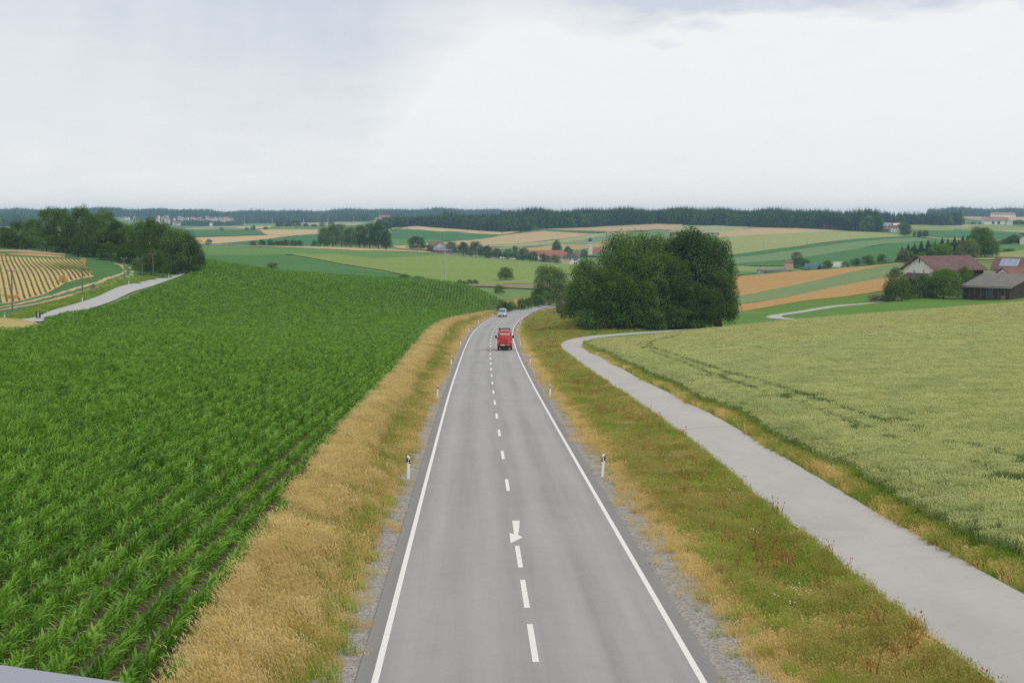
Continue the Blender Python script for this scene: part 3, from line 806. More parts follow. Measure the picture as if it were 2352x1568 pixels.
# field track on the left: two wheel ruts
for off in (-1.0, 1.0):
    tp = hits(zp('z1', [(-200, 1085), (0, 1045), (300, 990), (750, 868), (1000, 795), (1150, 735), (1180, 700), (1150, 655), (1080, 630)]), 235, 430)
    tp = [(x + off, y - off * .3) for x, y in tp]
    o, _ = ribbon('field_track', tp, .85, simple('track_soil', (.42, .33, .19), .95, .1, .2, .6), .05, 2.0, edge_noise=.12)
    structure(o)
# railway: ballast bank with rails, seen beyond the maize
RAIL_P = hits([(420, 630, 560), (700, 650, 555), (900, 655, 556), (1090, 656, 562), (1150, 657, 562), (1225, 657, 566), (1300, 655, 575), (1420, 655, 590)], 500, 620)
_b, RAIL_L = ribbon('railway_ballast', RAIL_P, 6.0, simple('ballast', (.24, .19, .15), .95, .1, .3, 2.0), .55, 4.0, prof=[-.3, .5, .55, .5, -.3])
structure(_b)
for o in (-.72, .72):
    q = RAIL_L + np.array([0, 1.0]) * o
    r_, _ = ribbon('rail', q, .09, simple('rail_steel', (.18, .14, .12), .4, .5), .75, 6.0, parent=_b, cols=1)
_e, _ = ribbon('railway_bank', [(x, y - 5.5) for x, y in RAIL_P], 7.0, fm('railbank', ((.20, .23, .08), (.27, .27, .11), (.32, .28, .13)), .1), .12, 4.0)
structure(_e)
# ================================================================== VEGETATION
def scatter(name, protos, P, rot, scl, pick, label=None):
    """one stuff object: prototypes set out on points by geometry nodes"""
    me = bpy.data.meshes.new(name)
    n = len(P)
    me.vertices.add(n); me.vertices.foreach_set('co', np.ascontiguousarray(P, np.float32).ravel())
    a = me.attributes.new('rot', 'FLOAT_VECTOR', 'POINT'); a.data.foreach_set('vector', np.ascontiguousarray(rot, np.float32).ravel())
    a = me.attributes.new('scl', 'FLOAT_VECTOR', 'POINT'); a.data.foreach_set('vector', np.ascontiguousarray(scl, np.float32).ravel())
    a = me.attributes.new('pick', 'INT', 'POINT'); a.data.foreach_set('value', np.ascontiguousarray(pick, np.int32))
    o = link(bpy.data.objects.new(name, me))
    ng = bpy.data.node_groups.new(name, 'GeometryNodeTree')
    ng.interface.new_socket('Geometry', in_out='INPUT', socket_type='NodeSocketGeometry')
    ng.interface.new_socket('Geometry', in_out='OUTPUT', socket_type='NodeSocketGeometry')
    nn, nl = ng.nodes, ng.links
    gi, go = nn.new('NodeGroupInput'), nn.new('NodeGroupOutput')
    iop = nn.new('GeometryNodeInstanceOnPoints')
    iop.inputs['Pick Instance'].default_value = True
    jn = nn.new('GeometryNodeJoinGeometry')
    for p in reversed(protos):
        oi = nn.new('GeometryNodeObjectInfo'); oi.inputs['Object'].default_value = p; oi.inputs['As Instance'].default_value = True
        nl.new(oi.outputs['Geometry'], jn.inputs[0])
    def attr(nm, ty):
        q = nn.new('GeometryNodeInputNamedAttribute'); q.data_type = ty; q.inputs[0].default_value = nm
        return q.outputs[0]
    nl.new(gi.outputs[0], iop.inputs['Points']); nl.new(jn.outputs[0], iop.inputs['Instance'])
    nl.new(attr('pick', 'INT'), iop.inputs['Instance Index'])
    e2r = nn.new('FunctionNodeEulerToRotation'); nl.new(attr('rot', 'FLOAT_VECTOR'), e2r.inputs[0])
    nl.new(e2r.outputs[0], iop.inputs['Rotation']); nl.new(attr('scl', 'FLOAT_VECTOR'), iop.inputs['Scale'])
    nl.new(iop.outputs[0], go.inputs[0])
    md = o.modifiers.new('scatter', 'NODES'); md.node_group = ng
    o['kind'] = 'stuff'
    if label: o['label'] = label
    return o
def proto(name, me): return bpy.data.objects.new(name, me)
def in_view(X, Y, m=.36, pad=6): return np.abs(X) < m * Y + pad

# ------------------------------------------------ maize
MAIZE = leaf_mat('maize_leaf', (.045, .125, .012), (.128, .295, .026), (.24, .42, .065), .35, .025, .5, .4)
def blade(L, w, lean, droop, az_, z0, seg=4, twist=0.0):
    """arching leaf: centre line rises at lean and droops; returns verts and quads"""
    V = []
    p = np.array([0., 0., z0]); ang = lean
    ca, sa = math.cos(az_), math.sin(az_)
    for i in range(seg + 1):
        t = i / seg
        ww = w * (0.45 + 2.2 * t * (1 - t)) * (1 - t ** 3) if i < seg else .004
        tw = twist * t
        sx, sy, sz = -sa * math.cos(tw), ca * math.cos(tw), math.sin(tw)
        V += [(p[0] + sx * ww / 2, p[1] + sy * ww / 2, p[2] + sz * ww / 2), (p[0] - sx * ww / 2, p[1] - sy * ww / 2, p[2] - sz * ww / 2)]
        d = L / seg
        p = p + np.array([ca * math.cos(ang), sa * math.cos(ang), math.sin(ang)]) * d
        ang -= droop / seg
    Fc = [(2 * i, 2 * i + 1, 2 * i + 3, 2 * i + 2) for i in range(seg)]
    return V, Fc
def maize_leaves(rs, h=.95):
    out = []
    az0 = math.pi / 2 + rs.normal(0, .62)
    n = 9
    for k in range(n):
        t = k / (n - 1)
        out.append(blade(rs.uniform(.38, .52) * (1.05 - .45 * abs(t - .55)), rs.uniform(.050, .074), R(46 + 30 * t + rs.uniform(-10, 10)), R(118 - 50 * t + rs.uniform(-25, 25)),
                         az0 + (k % 2) * math.pi + rs.uniform(-.42, .42), h * (.12 + .62 * t), 4, rs.uniform(-.9, .9)))
    return out
def stalk_mb(h=1.15):
    return MB().tube([(0, 0, -.05), (0, 0, h * .45), (0, 0, h * .82)], [.017, .014, .006], 5, False)
def maize_chunk(seed):
    rs = np.random.default_rng(seed); mb = MB()
    for k in range(6):
        x, y = rs.normal(0, .02), -.5 + (k + .5) / 6 + rs.normal(0, .02)
        hh = rs.uniform(.44, .60)
        for V, Fc in maize_leaves(rs, hh): mb.add([(a + x, b + y, c) for a, b, c in V], Fc)
        s = stalk_mb(hh); mb.add([(a + x, b + y, c) for a, b, c in s.v], s.f)
    return proto('maize_row', mb.mesh('maize_row', MAIZE, True))
corn_edge = [(-5.6, 10), (-6.15, 28), (-6.45, 34), (-7.7, 57), (-8.75, 90), (-10.1, 146), (-12.1, 220), (-13.5, 270), (-13.5, 310), (-11.4, 350), (-6.2, 400), (1.8, 447)]
corn_poly = corn_edge + hits([(1090, 664, 452), (990, 648, 450), (877, 642, 452), (760, 633, 457), (652, 625, 462), (560, 612, 468), (456, 599, 466), (470, 618, 428), (400, 650, 372),
                             (300, 684, 306), (205, 713, 260), (108, 733, 231), (112, 743, 221), (60, 762, 203)], 180, 480) + [(-90, 180), (-60, 100), (-40, 40), (-36, 10)]
structure(sheet('maize_field', corn_poly, field_mat('field_soil', (.085, .062, .042), (.12, .09, .062), (.07, .08, .035), .3, 1.57, fine=4, fine_amt=.4), .03, .3))
chunks = [maize_chunk(100 + i) for i in range(6)]
rd = np.array([-.0215, 1.0]); rd /= np.linalg.norm(rd); rn = np.array([rd[1], -rd[0]])
U, Vv = np.meshgrid(np.arange(-230, 30, .80), np.arange(8, 480, 1.0))
Xc = (U * rn[0] + Vv * rd[0]).ravel(); Yc = (U * rn[1] + Vv * rd[1]).ravel()
Xc, Yc = Xc - 5.6 + rng.normal(0, .025, Xc.shape), Yc
cpa = np.array(corn_poly)
k = inside(corn_poly, Xc + .35, Yc) & in_view(Xc, Yc) & (Yc > 24)
gaps = np.sin(Xc * .31 + 1) * np.sin(Yc * .17) * np.sin(Xc * .11 + Yc * .05) > .93
k &= ~gaps
Xc, Yc = Xc[k], Yc[k]
# nearest plants are things of their own; the rest is one mass
near_order = np.argsort(Yc + .02 * np.abs(Xc))
near_i = near_order[:50]
far_m = np.ones(len(Xc), bool); far_m[near_i] = False
nX, nY = Xc[near_i], Yc[near_i]
fX, fY = Xc[far_m], Yc[far_m]
nf = len(fX)
vig = .86 + .22 * (np.sin(fX * .13 + 2) * np.sin(fY * .07) * .5 + .5) + rng.normal(0, .05, nf)
rowang = math.atan2(-rd[0], rd[1])
scatter('maize_crop', chunks, np.stack([fX, fY, T(fX, fY) + .03], -1),
        np.stack([rng.normal(0, .05, nf), rng.normal(-.06, .05, nf), rowang + np.where(rng.random(nf) < .5, 0, math.pi)], -1),
        np.stack([np.clip(1 + (fY - 110) / 320, 1, 1.5), np.full(nf, 1.0), vig * np.clip(1 + (fY - 150) / 900, 1, 1.2)], -1) , rng.integers(0, 6, nf), 'dense green rows of knee-high maize')
# single plants at the near edge
leafset = []
rs_ = np.random.default_rng(5)
mz = []
for v in range(4):
    L_ = [mesh_ for mesh_ in maize_leaves(rs_, .54)]
    ms = []
    for Vl, Fl in L_:
        ms.append(MB().add(Vl, Fl).mesh('leaf', MAIZE, True))
    mz.append((stalk_mb(.54).mesh('stalk', MAIZE), ms))
np_ = 0
MROW = ['outermost', 'second', 'third', 'fourth', 'fifth', 'sixth', 'seventh', 'eighth', 'ninth', 'tenth', 'eleventh', 'twelfth']
for x, y in zip(nX, nY):
    for kk in range(6):
        px_, py_ = x + rng.normal(0, .02), y - .5 + (kk + .5) / 6
        st_me, lv = mz[rng.integers(0, 4)]
        o = bpy.data.objects.new('maize_plant', None if np_ < 110 else st_me)
        if np_ < 110:
            part('stalk', st_me, o)
            for m_ in lv: part('leaf', m_, o)
        else:
            mb = None
            key = ('whole', id(st_me))
            if key not in MATS:
                w_ = MB(); w_.add([v.co[:] for v in st_me.vertices], [tuple(p.vertices) for p in st_me.polygons])
                for m_ in lv: w_.add([v.co[:] for v in m_.vertices], [tuple(p.vertices) for p in m_.polygons])
                MATS[key] = w_.mesh('maize_plant', MAIZE, True)
            o.data = MATS[key]
        o.location = (px_, py_, Tf(px_, py_) + .03)
        o.rotation_euler = (rng.normal(0, .06), rng.normal(-.05, .06), rng.uniform(0, 6.28))
        s_ = rng.uniform(.85, 1.1); o.scale = (s_, s_, s_)
        link(o)
        tag(o, 'green maize plant with arching leaves in the near rows by the bridge railing', 'maize plant', 'maize plants nearest the bridge')
        ri = int(round((x - nX.min()) / .80)); o['label'] = f'maize plant with arching leaves by the bridge railing, {MROW[min(ri, 11)]} row from the left picture edge'
        np_ += 1

# ------------------------------------------------ wheat
WHEAT = leaf_mat('wheat_leaf', (.19, .27, .11), (.32, .40, .175), (.45, .49, .25), .42, 0, .25)
EAR = leaf_mat('wheat_ear', (.42, .50, .27), (.57, .63, .37), (.71, .73, .48), .35, 0, .25)
EAR_Y = leaf_mat('wheat_ear_ripe', (.43, .48, .25), (.58, .60, .345), (.70, .69, .44), .35, 0, .25)
WHEAT_D = leaf_mat('wheat_gap_dark', (.13, .19, .07), (.21, .28, .11), (.30, .36, .16), .25, 0, .25)  # darker copy of the standing wheat: shade of the gaps put into its colour
def wheat_patch(seed, ear, n=58, size=.56, leaf=None):
    rs = np.random.default_rng(seed); mb = MB(); mi = []
    for _ in range(n):
        x, y = rs.uniform(-size / 2, size / 2, 2); h = rs.uniform(.66, .86); a = rs.uniform(0, 6.28)
        ln = rs.normal(0, .06); lx, ly = ln * math.cos(a) - .03, ln * math.sin(a)
        tx, ty = x + lx, y + ly
        mb.add([(x - .006, y, .1), (x + .006, y, .1), (tx + .005, ty, h), (tx - .005, ty, h)], [(0, 1, 2, 3)]); mi.append(0)
        w = rs.uniform(.015, .021); e = rs.uniform(.09, .12); bx, by = lx * .6, ly * .6
        mb.add([(tx, ty, h - .01), (tx + w, ty, h + e * .4), (tx + bx, ty + by, h + e), (tx - w, ty, h + e * .4)], [(0, 1, 2, 3)])
        mb.add([(tx, ty, h - .01), (tx, ty + w, h + e * .4), (tx + bx, ty + by, h + e), (tx, ty - w, h + e * .4)], [(0, 1, 2, 3)]); mi += [1, 1]
        if rs.random() < .7:
            V, Fc = blade(rs.uniform(.2, .3), .016, R(55), R(120), rs.uniform(0, 6.28), h * rs.uniform(.45, .8), 2)
            mb.add([(p + x, q + y, r) for p, q, r in V], Fc); mi += [0] * len(Fc)
    me = mb.mesh('wheat', [leaf or WHEAT, ear]); me.polygons.foreach_set('material_index', mi)
    return proto('wheat', me)
_path_edge = []
for q in PATH_L[::6]:
    if q[1] < 232 and q[0] < 16: _path_edge.append((q[0] + 2.95 + .25 * math.sin(q[1] * .21), q[1]))
wheat_poly = [p for p in _path_edge if p[1] > 8][:] + [(12.4, 238), (14.5, 245), (20, 251), (29, 260), (38, 270)] + hits([(1723, 745, 277), (1840, 732.5, 288), (2023, 719, 303), (2352, 693, 333), (2600, 676, 352)], 200, 360) + [(150, 352), (150, 200), (90, 60), (50, 8)]
structure(sheet('wheat_field', wheat_poly, field_mat('wheat_floor', (.13, .17, .055), (.17, .20, .07), (.2, .19, .08), .1, 0, fine=5, fine_amt=.5), .03, .3))
# upper canopy sheet just under the ears closes the crop
structure(sheet('wheat_stand', [(x + .9, y) if x < 60 else (x, y) for x, y in wheat_poly], field_mat('wheat_stand', (.33, .39, .175), (.39, .44, .205), (.44, .46, .23), .12, .35, fine=6, fine_amt=.45), .68, .60))
wp = [wheat_patch(300 + i, EAR) for i in range(5)] + [wheat_patch(330 + i, EAR_Y) for i in range(4)] + [wheat_patch(350 + i, WHEAT_D, 60, .5, WHEAT_D) for i in range(2)]
gx, gy = np.meshgrid(np.arange(8, 145, .5), np.arange(24, 352, .5))
Xw, Yw = gx.ravel() + rng.uniform(-.2, .2, gx.size), gy.ravel() + rng.uniform(-.2, .2, gx.size)
k = inside(wheat_poly, Xw, Yw) & in_view(Xw, Yw, .35, 4)
keep = np.where(Yw > 170, rng.random(len(Xw)) < .55, True)
Xw, Yw = Xw[k & keep], Yw[k & keep]
# tramlines and lodged hollows, set with upright wheat of a darker colour
def near_line(X, Y, L, w):
    L = np.asarray(L); d = np.full(X.shape, 1e9)
    for a, b in zip(L[:-1], L[1:]):
        ab = b - a; t = np.clip(((X - a[0]) * ab[0] + (Y - a[1]) * ab[1]) / (ab @ ab), 0, 1)
        d = np.minimum(d, np.hypot(X - a[0] - t * ab[0], Y - a[1] - t * ab[1]))
    return d < w
zz = lambda pts: [((2300 + x / 1.3096) / 1.7415, (1250 + y / 1.3096) / 1.7415) for x, y in pts]
trams = [zz([(490, 130), (350, 165), (330, 180), (400, 210), (540, 260), (740, 340), (930, 405), (1120, 460), (1500, 610)]),
         zz([(540, 125), (400, 160), (385, 180), (460, 208), (700, 290), (860, 340), (1100, 405), (1330, 485), (1560, 560), (1640, 590)]),
         zz([(1585, 625), (1620, 655), (1780, 690)]), zz([(1770, 610), (1800, 640), (1960, 685), (2130, 725), (2352, 790), (2600, 880)]),
         zz([(2110, 800), (2210, 850), (2352, 900), (2500, 960)]), zz([(1600, 590), (1750, 575)])]
g = np.ones(len(Xw), bool)
for i, L_ in enumerate(trams):
    g &= ~(near_line(Xw, Yw, [np.array(p) for p in hits(L_, 25, 300, .7)], .24 + (.08 if i in (1, 3) else 0)) & (rng.random(len(Xw)) < .7))
for cx_, cy_, rr in ((690, 338, 1.2), (740, 340, 1.6), (850, 335, 1.4), (985, 450, 1.2), (1090, 450, 1.6), (1160, 440, 1.8), (1225, 445, 1.4), (1490, 615, 1.3), (1590, 590, 1.3), (1690, 580, 1.3), (2230, 870, 1.3), (2310, 880, 1.2)):
    q = hits(zz([(cx_, cy_)]), 25, 300, .7)[0]
    g &= ~((((Xw - q[0]) / (rr * .55)) ** 2 + ((Yw - q[1]) / (rr * .9)) ** 2 < 1) & (rng.random(len(Xw)) < .7))
nw = len(Xw)
# the far belt is riper than the near one
line = hits(zz([(220, 232), (620, 212), (1100, 185), (1700, 130), (2352, 80)]), 60, 330)
lx = np.array([p[0] for p in line]); ly = np.array([p[1] for p in line])
ripe = Yw > np.interp(Xw, lx, ly) + rng.normal(0, 1.5, nw)
pk = np.where(ripe | (rng.random(nw) < .13), rng.integers(5, 9, nw), rng.integers(0, 5, nw))
pe_y, pe_x = np.array([p[1] for p in _path_edge]), np.array([p[0] for p in _path_edge])
pk = np.where(g, pk, rng.integers(9, 11, nw))
big = np.where(Yw > 170, 1.35, 1.0)
scatter('wheat_crop', wp, np.stack([Xw, Yw, T(Xw, Yw) + .03], -1), np.stack([rng.normal(0, .05, nw), rng.normal(-.05, .06, nw), rng.uniform(0, 6.28, nw)], -1),
        np.stack([big, big, rng.uniform(.93, 1.07, nw) * (.74 + .26 * np.clip((Xw - np.interp(Yw, pe_y, pe_x)) / 1.3, 0, 1))], -1), pk, 'light green wheat crop standing in ear')

# ------------------------------------------------ verge grasses
DRY = leaf_mat('dry_grass', (.47, .34, .15), (.64, .50, .24), (.76, .63, .37), .42, 0, .4)
STRAW = leaf_mat('straw_grass', (.46, .36, .18), (.63, .51, .28), (.74, .62, .37), .4, 0, .4)
GREENG = leaf_mat('green_grass', (.15, .26, .045), (.27, .40, .07), (.42, .48, .12), .42, 0, .4)
OLIVEG = leaf_mat('olive_grass', (.24, .25, .07), (.38, .36, .12), (.52, .45, .19), .42, 0, .4)
DARKG = leaf_mat('weed_green', (.09, .17, .03), (.15, .25, .045), (.23, .33, .07), .42, 0, .4)
RUST = leaf_mat('dock_rust', (.24, .10, .04), (.36, .17, .07), (.42, .26, .12), .15, 0, .4)
WHITEF = simple('white_flower', (.78, .78, .74), .8)
def tuft(seed, mat, n, h, r, w, heads=0.0, lean=-.12, mat2=None):
    rs = np.random.default_rng(seed); mb = MB()
    for _ in range(n):
        a = rs.uniform(0, 6.28); q = r * math.sqrt(rs.random()); x, y = q * math.cos(a), q * math.sin(a)
        hh = h * rs.uniform(.55, 1.1); dx, dy = lean * hh + rs.normal(0, .16) * hh, rs.normal(0, .16) * hh
        f = rs.uniform(0, math.pi); ux, uy = math.cos(f) * w / 2, math.sin(f) * w / 2
        mx, my = x + dx * .4, y + dy * .4
        mb.add([(x - ux, y - uy, 0), (x + ux, y + uy, 0), (mx + ux * .8, my + uy * .8, hh * .6), (mx - ux * .8, my - uy * .8, hh * .6), (x + dx, y + dy, hh)], [(0, 1, 2, 3), (3, 2, 4)])
        if rs.random() < heads:
            e = .11 * h; k = w * .95; tx, ty = x + dx, y + dy
            mb.add([(tx, ty, hh - .02), (tx + k, ty + .004, hh + e * .4), (tx + dx * .25, ty + dy * .25, hh + e), (tx - k, ty - .004, hh + e * .4)], [(0, 1, 2, 3)])
    return mb.mesh('grass', mat)
def gp(seed, *a, **k): return proto('grass', tuft(seed, *a, **k))
TALL = [gp(500 + i, [DRY, STRAW, STRAW, DRY][i], 46, .68, .26, .011, .7, -.30) for i in range(4)] + [gp(510 + i, OLIVEG, 38, .60, .26, .012, .5, -.25) for i in range(2)]
MIDG = [gp(520 + i, GREENG, 40, .36, .24, .014, .15, -.15) for i in range(3)]
OLV = [gp(530 + i, OLIVEG, 40, .36, .24, .014, .4, -.15) for i in range(3)]
DRYS = [gp(540 + i, DRY, 28, .32, .24, .013, .4, -.15) for i in range(3)]
STR = [gp(550 + i, STRAW, 36, .20, .30, .015, .0, -.3) for i in range(3)]
LOW = [gp(560 + i, GREENG, 22, .10, .18, .016, 0, 0) for i in range(2)] + [gp(565, OLIVEG, 20, .09, .2, .016, 0, 0)]
DOCK = [gp(570 + i, RUST, 12, .62, .12, .02, .9, -.08) for i in range(2)]
WEED = [gp(580 + i, DARKG, 34, .42, .3, .025, 0, -.05) for i in range(3)]
FLW = []
for i in range(2):
    mb = MB(); rs = np.random.default_rng(590 + i)
    for _ in range(9):
        x, y = rs.normal(0, .2, 2); h = rs.uniform(.3, .5)
        mb.box(x - .014, x + .014, y - .014, y + .014, h, h + .012)
    FLW.append(proto('flower', mb.mesh('flower', WHITEF)))
ALLG = TALL + MIDG + OLV + DRYS + STR + LOW + DOCK + WEED + FLW
base = {}
i0 = 0
for nm, lst in (('TALL', TALL), ('MIDG', MIDG), ('OLV', OLV), ('DRYS', DRYS), ('STR', STR), ('LOW', LOW), ('DOCK', DOCK), ('WEED', WEED), ('FLW', FLW)):
    base[nm] = (i0, len(lst)); i0 += len(lst)
def vn(X, Y, s, ph):
    return .5 + .5 * np.sin(X * s + 1.7 * np.sin(Y * s * .61 + ph) + ph) * np.sin(Y * s * .83 + 1.3 * np.sin(X * s * .7 - ph))
def pick(nm, n): return base[nm][0] + rng.integers(0, base[nm][1], n)
def grass_run(name, side, s0, s1, dens, o0, o1, label):
    n = int((s1 - s0) * (o1 - o0) * dens)
    S = rng.uniform(s0, s1, n); keep = rng.random(n) < np.clip(75 / np.maximum(S, 30), .22, 1.0)
    S = S[keep]; n = len(S)
    O = rng.uniform(o0, o1, n)
    X, Y, _ = road_at(S, side * O)
    patch = vn(X, Y, .35, 1.0 + side) + rng.normal(0, .22, n); patch2 = vn(X, Y, .9, 2.2) + rng.normal(0, .2, n); jit = rng.normal(0, .38, n)
    typ = np.full(n, -1)
    o = O + jit
    if side < 0:
        edge = np.interp(Y, [p[1] for p in corn_edge], [p[0] for p in corn_edge]); avail = axis_x(Y) - edge      # distance axis to maize
        ok = O < avail + .25
        f = (o - 4.0) / np.maximum(avail - 4.0, 1)
        m = ok & (f < .30) & (o > 4.3); typ[m] = np.where(rng.random(m.sum()) < .45, pick('LOW', m.sum()), np.where(patch2[m] > .45, pick('DRYS', m.sum()), pick('STR', m.sum())))
        m = ok & (O < 5.0) & (rng.random(n) < .88 - .5 * (O > 4.7)); typ[m] = -1
        m = ok & (f >= .30) & (f < .42); typ[m] = np.where(patch[m] > .45, pick('DRYS', m.sum()), pick('OLV', m.sum()))
        m = ok & (f >= .42) & (f < .68); typ[m] = np.where(patch[m] > .42, np.where(patch2[m] > .25, pick('OLV', m.sum()), pick('DRYS', m.sum())), np.where(rng.random(m.sum()) < .7, pick('MIDG', m.sum()), pick('OLV', m.sum())))
        m = ok & (f >= .68); typ[m] = np.where(patch[m] * patch2[m] > .38, np.where(rng.random(m.sum()) < .6, pick('OLV', m.sum()), pick('MIDG', m.sum())), pick('TALL', m.sum()))
        m = ok & (Y < 62 + rng.normal(0, 8, n)) & (f >= .46); typ[m] = np.where(patch[m] * patch2[m] < .5, np.where(rng.random(m.sum()) < .82, pick('TALL', m.sum()), pick('OLV', m.sum())), np.where(rng.random(m.sum()) < .6, pick('OLV', m.sum()), pick('MIDG', m.sum())))
        m = ok & (Y < 62) & (f >= .36) & (f < .46); typ[m] = np.where(rng.random(m.sum()) < .7, pick('MIDG', m.sum()), pick('OLV', m.sum()))
        m = ok & (Y >= 62) & (f > .42) & (f < .75) & (vn(X, Y, .22, 5) > .9); typ[m] = np.where(rng.random(m.sum()) < .12, pick('WEED', m.sum()), pick('MIDG', m.sum()))
        m = ok & (f > .45) & (f < .95) & (rng.random(n) < .005); typ[m] = pick('DOCK', m.sum())
    else:
        pd = np.interp(S, PATH_S, PATH_O)                                    # axis to path centre
        ok = (O < pd - 1.82) | (S > PATH_S.max())
        m = ok & (o > 4.5) & (o <= 5.3) & (rng.random(n) < .16 + .2 * (o > 5)); typ[m] = np.where(patch2[m] > .5, pick('LOW', m.sum()), pick('DRYS', m.sum()))
        m = ok & (o > 5.3) & (o <= 6.0); typ[m] = np.where(rng.random(m.sum()) < .8, pick('STR', m.sum()), pick('DRYS', m.sum()))
        m = ok & (o > 6.0); typ[m] = np.where(patch[m] > .45, np.where(patch2[m] > .22, pick('OLV', m.sum()), pick('DRYS', m.sum())), np.where(rng.random(m.sum()) < .75, pick('MIDG', m.sum()), pick('OLV', m.sum())))
        m = ok & (o > 6.6) & (rng.random(n) < .010 + .05 * (vn(X, Y, .18, 7) > .9)); typ[m] = pick('DOCK', m.sum())
        m = ok & (o > 6.5) & (vn(X, Y, .25, 9) > .93); typ[m] = np.where(rng.random(m.sum()) < .15, pick('WEED', m.sum()), pick('MIDG', m.sum()))
        m = ok & (o > 6.8) & (rng.random(n) < .0012); typ[m] = pick('FLW', m.sum())
    k = (typ >= 0) & ~near_line(X, Y, PATH_L[::5], 1.8)
    X, Y, S, typ = X[k], Y[k], S[k], typ[k]; n = len(X)
    sc = rng.uniform(.8, 1.2, n) * np.clip(.55 + S / 160, 1, 1.9)
    lowz = rng.uniform(.8, 1.2, n)
    scatter(name, ALLG, np.stack([X, Y, T(X, Y) - .01], -1), np.stack([np.zeros(n), np.zeros(n), rng.uniform(-.7, .7, n)], -1), np.stack([sc, sc, lowz], -1), typ, label)
_pm = PATH_L[(PATH_L[:, 1] > -30) & (PATH_L[:, 1] < 246)]
_pm = _pm[:int(np.argmax(_pm[:, 1])) + 1]
PATH_S = np.array([stn(y) for y in _pm[:, 1]]); PATH_O = _pm[:, 0] - axis_x(_pm[:, 1])
grass_run('verge_grass', -1, 22, stn(500), 30, 3.9, 16, 'tall dry and green roadside grass beside the maize')
grass_run('verge_grass', 1, 22, stn(500), 30, 3.9, 15, 'mixed roadside grass between road and cycle path')
# strip between path and wheat
n = 14000
i = rng.integers(0, len(_path_edge) - 1, n); tq = rng.random(n)
pe = np.array(_path_edge)
q = pe[i] + (pe[i + 1] - pe[i]) * tq[:, None]
O = rng.uniform(-1.15, .25, n)
X, Y = q[:, 0] + O, q[:, 1]
k = (Y > 22) & (rng.random(n) < np.clip(70 / Y, .3, 1)); X, Y, O = X[k], Y[k], O[k]; n = len(X)
patch = vn(X, Y, .5, 4) + rng.normal(0, .22, n)
typ = np.where(O > -.35, np.where(patch > .35, pick('MIDG', n), pick('WEED', n)), np.where(patch > .55, pick('DRYS', n), np.where(rng.random(n) < .5, pick('OLV', n), pick('MIDG', n))))
m = (O < -.8) & (rng.random(n) < .7); typ[m] = pick('LOW', m.sum())
m = rng.random(n) < .003; typ[m] = pick('FLW', m.sum())
sc = rng.uniform(.8, 1.2, n) * np.clip(.6 + Y / 160, 1, 1.9)
scatter('verge_grass', ALLG, np.stack([X, Y, T(X, Y) - .01], -1), np.stack([np.zeros(n), np.zeros(n), rng.uniform(-.7, .7, n)], -1), np.stack([sc, sc, rng.uniform(.8, 1.25, n)], -1), typ, 'weedy grass strip between cycle path and wheat')
# bank right of the bend and the lane's banks
def grass_area(name, poly, dens, types, label, smin=1.3):
    P = np.array(poly); n = int((P[:, 0].max() - P[:, 0].min()) * (P[:, 1].max() - P[:, 1].min()) * dens)
    X, Y = rng.uniform(P[:, 0].min(), P[:, 0].max(), n), rng.uniform(P[:, 1].min(), P[:, 1].max(), n)
    k = inside(poly, X, Y) & in_view(X, Y) & ~near_line(X, Y, PATH_L[::5], 1.9); X, Y = X[k], Y[k]; n = len(X)
    w = np.array([t[1] for t in types]); c = rng.choice(len(types), n, p=w / w.sum())
    pz = vn(X, Y, .12, 3)
    c = np.where(pz > .75, 0, c)
    typ = np.array([base[types[j][0]][0] + rng.integers(0, base[types[j][0]][1]) for j in c])
    sc = rng.uniform(.8, 1.2, n) * smin * 1.3
    scatter(name, ALLG, np.stack([X, Y, T(X, Y) - .01], -1), np.stack([np.zeros(n), np.zeros(n), rng.uniform(0, 6, n)], -1), np.stack([sc, sc, rng.uniform(.8, 1.2, n)], -1), typ, label)
bend = [(float(axis_x(y)) + 5.0, y) for y in (240, 270, 300, 330, 360, 390, 420)] + [(20, 420), (16, 350), (18, 300), (24, 278), (18, 270), (11, 263), (7, 250)]
grass_area('bank_grass', bend, 2.2, [('MIDG', 3), ('OLV', 3), ('DRYS', 1.5), ('WEED', 1)], 'rough grass on the bank inside the bend', 1.4)
lane_v = [(x - 2.1, y) for x, y in LANE_L[::4]] + [(x - 5.0, y + 1) for x, y in LANE_L[::4]][::-1]
grass_area('lane_grass', lane_v, 3.0, [('MIDG', 5), ('OLV', 1), ('WEED', .8)], 'green grass bank along the side lane', 1.4)
# ------------------------------------------------ trees
BARK = simple('bark', (.11, .085, .065), .95, .1, .3, 4)
LEAF = leaf_mat('leaf_oak', (.046, .094, .018), (.10, .182, .034), (.185, .275, .06), .32, 0, .42, .2)
LEAF_D = leaf_mat('leaf_dark', (.034, .072, .017), (.070, .136, .030), (.13, .21, .052), .3, 0, .42, .2)
LEAF_L = leaf_mat('leaf_bright', (.070, .14, .022), (.13, .23, .038), (.22, .32, .07), .34, 0, .42, .2)
LEAF_W = leaf_mat('leaf_willow', (.09, .13, .055), (.15, .20, .085), (.22, .27, .13), .3, 0, .42, .2)
NEEDLE = leaf_mat('needles', (.018, .044, .018), (.032, .072, .027), (.056, .108, .038), .1, 0, .2)
def leaf_quads(P, Nn, size, rs):
    n = len(P)
    ref = rs.normal(size=(n, 3)); u = np.cross(Nn, ref); u /= np.linalg.norm(u, axis=1)[:, None] + 1e-9
    w = np.cross(Nn, u)
    s = size * rs.uniform(.55, 1.3, n)[:, None]; s2 = s * rs.uniform(.55, .9, n)[:, None]
    bend = Nn * s * .25
    V = np.stack([P + u * s, P + w * s2 + bend, P - u * s, P - w * s2 + bend], 1).reshape(-1, 3)
    return V, np.arange(4 * n).reshape(n, 4)
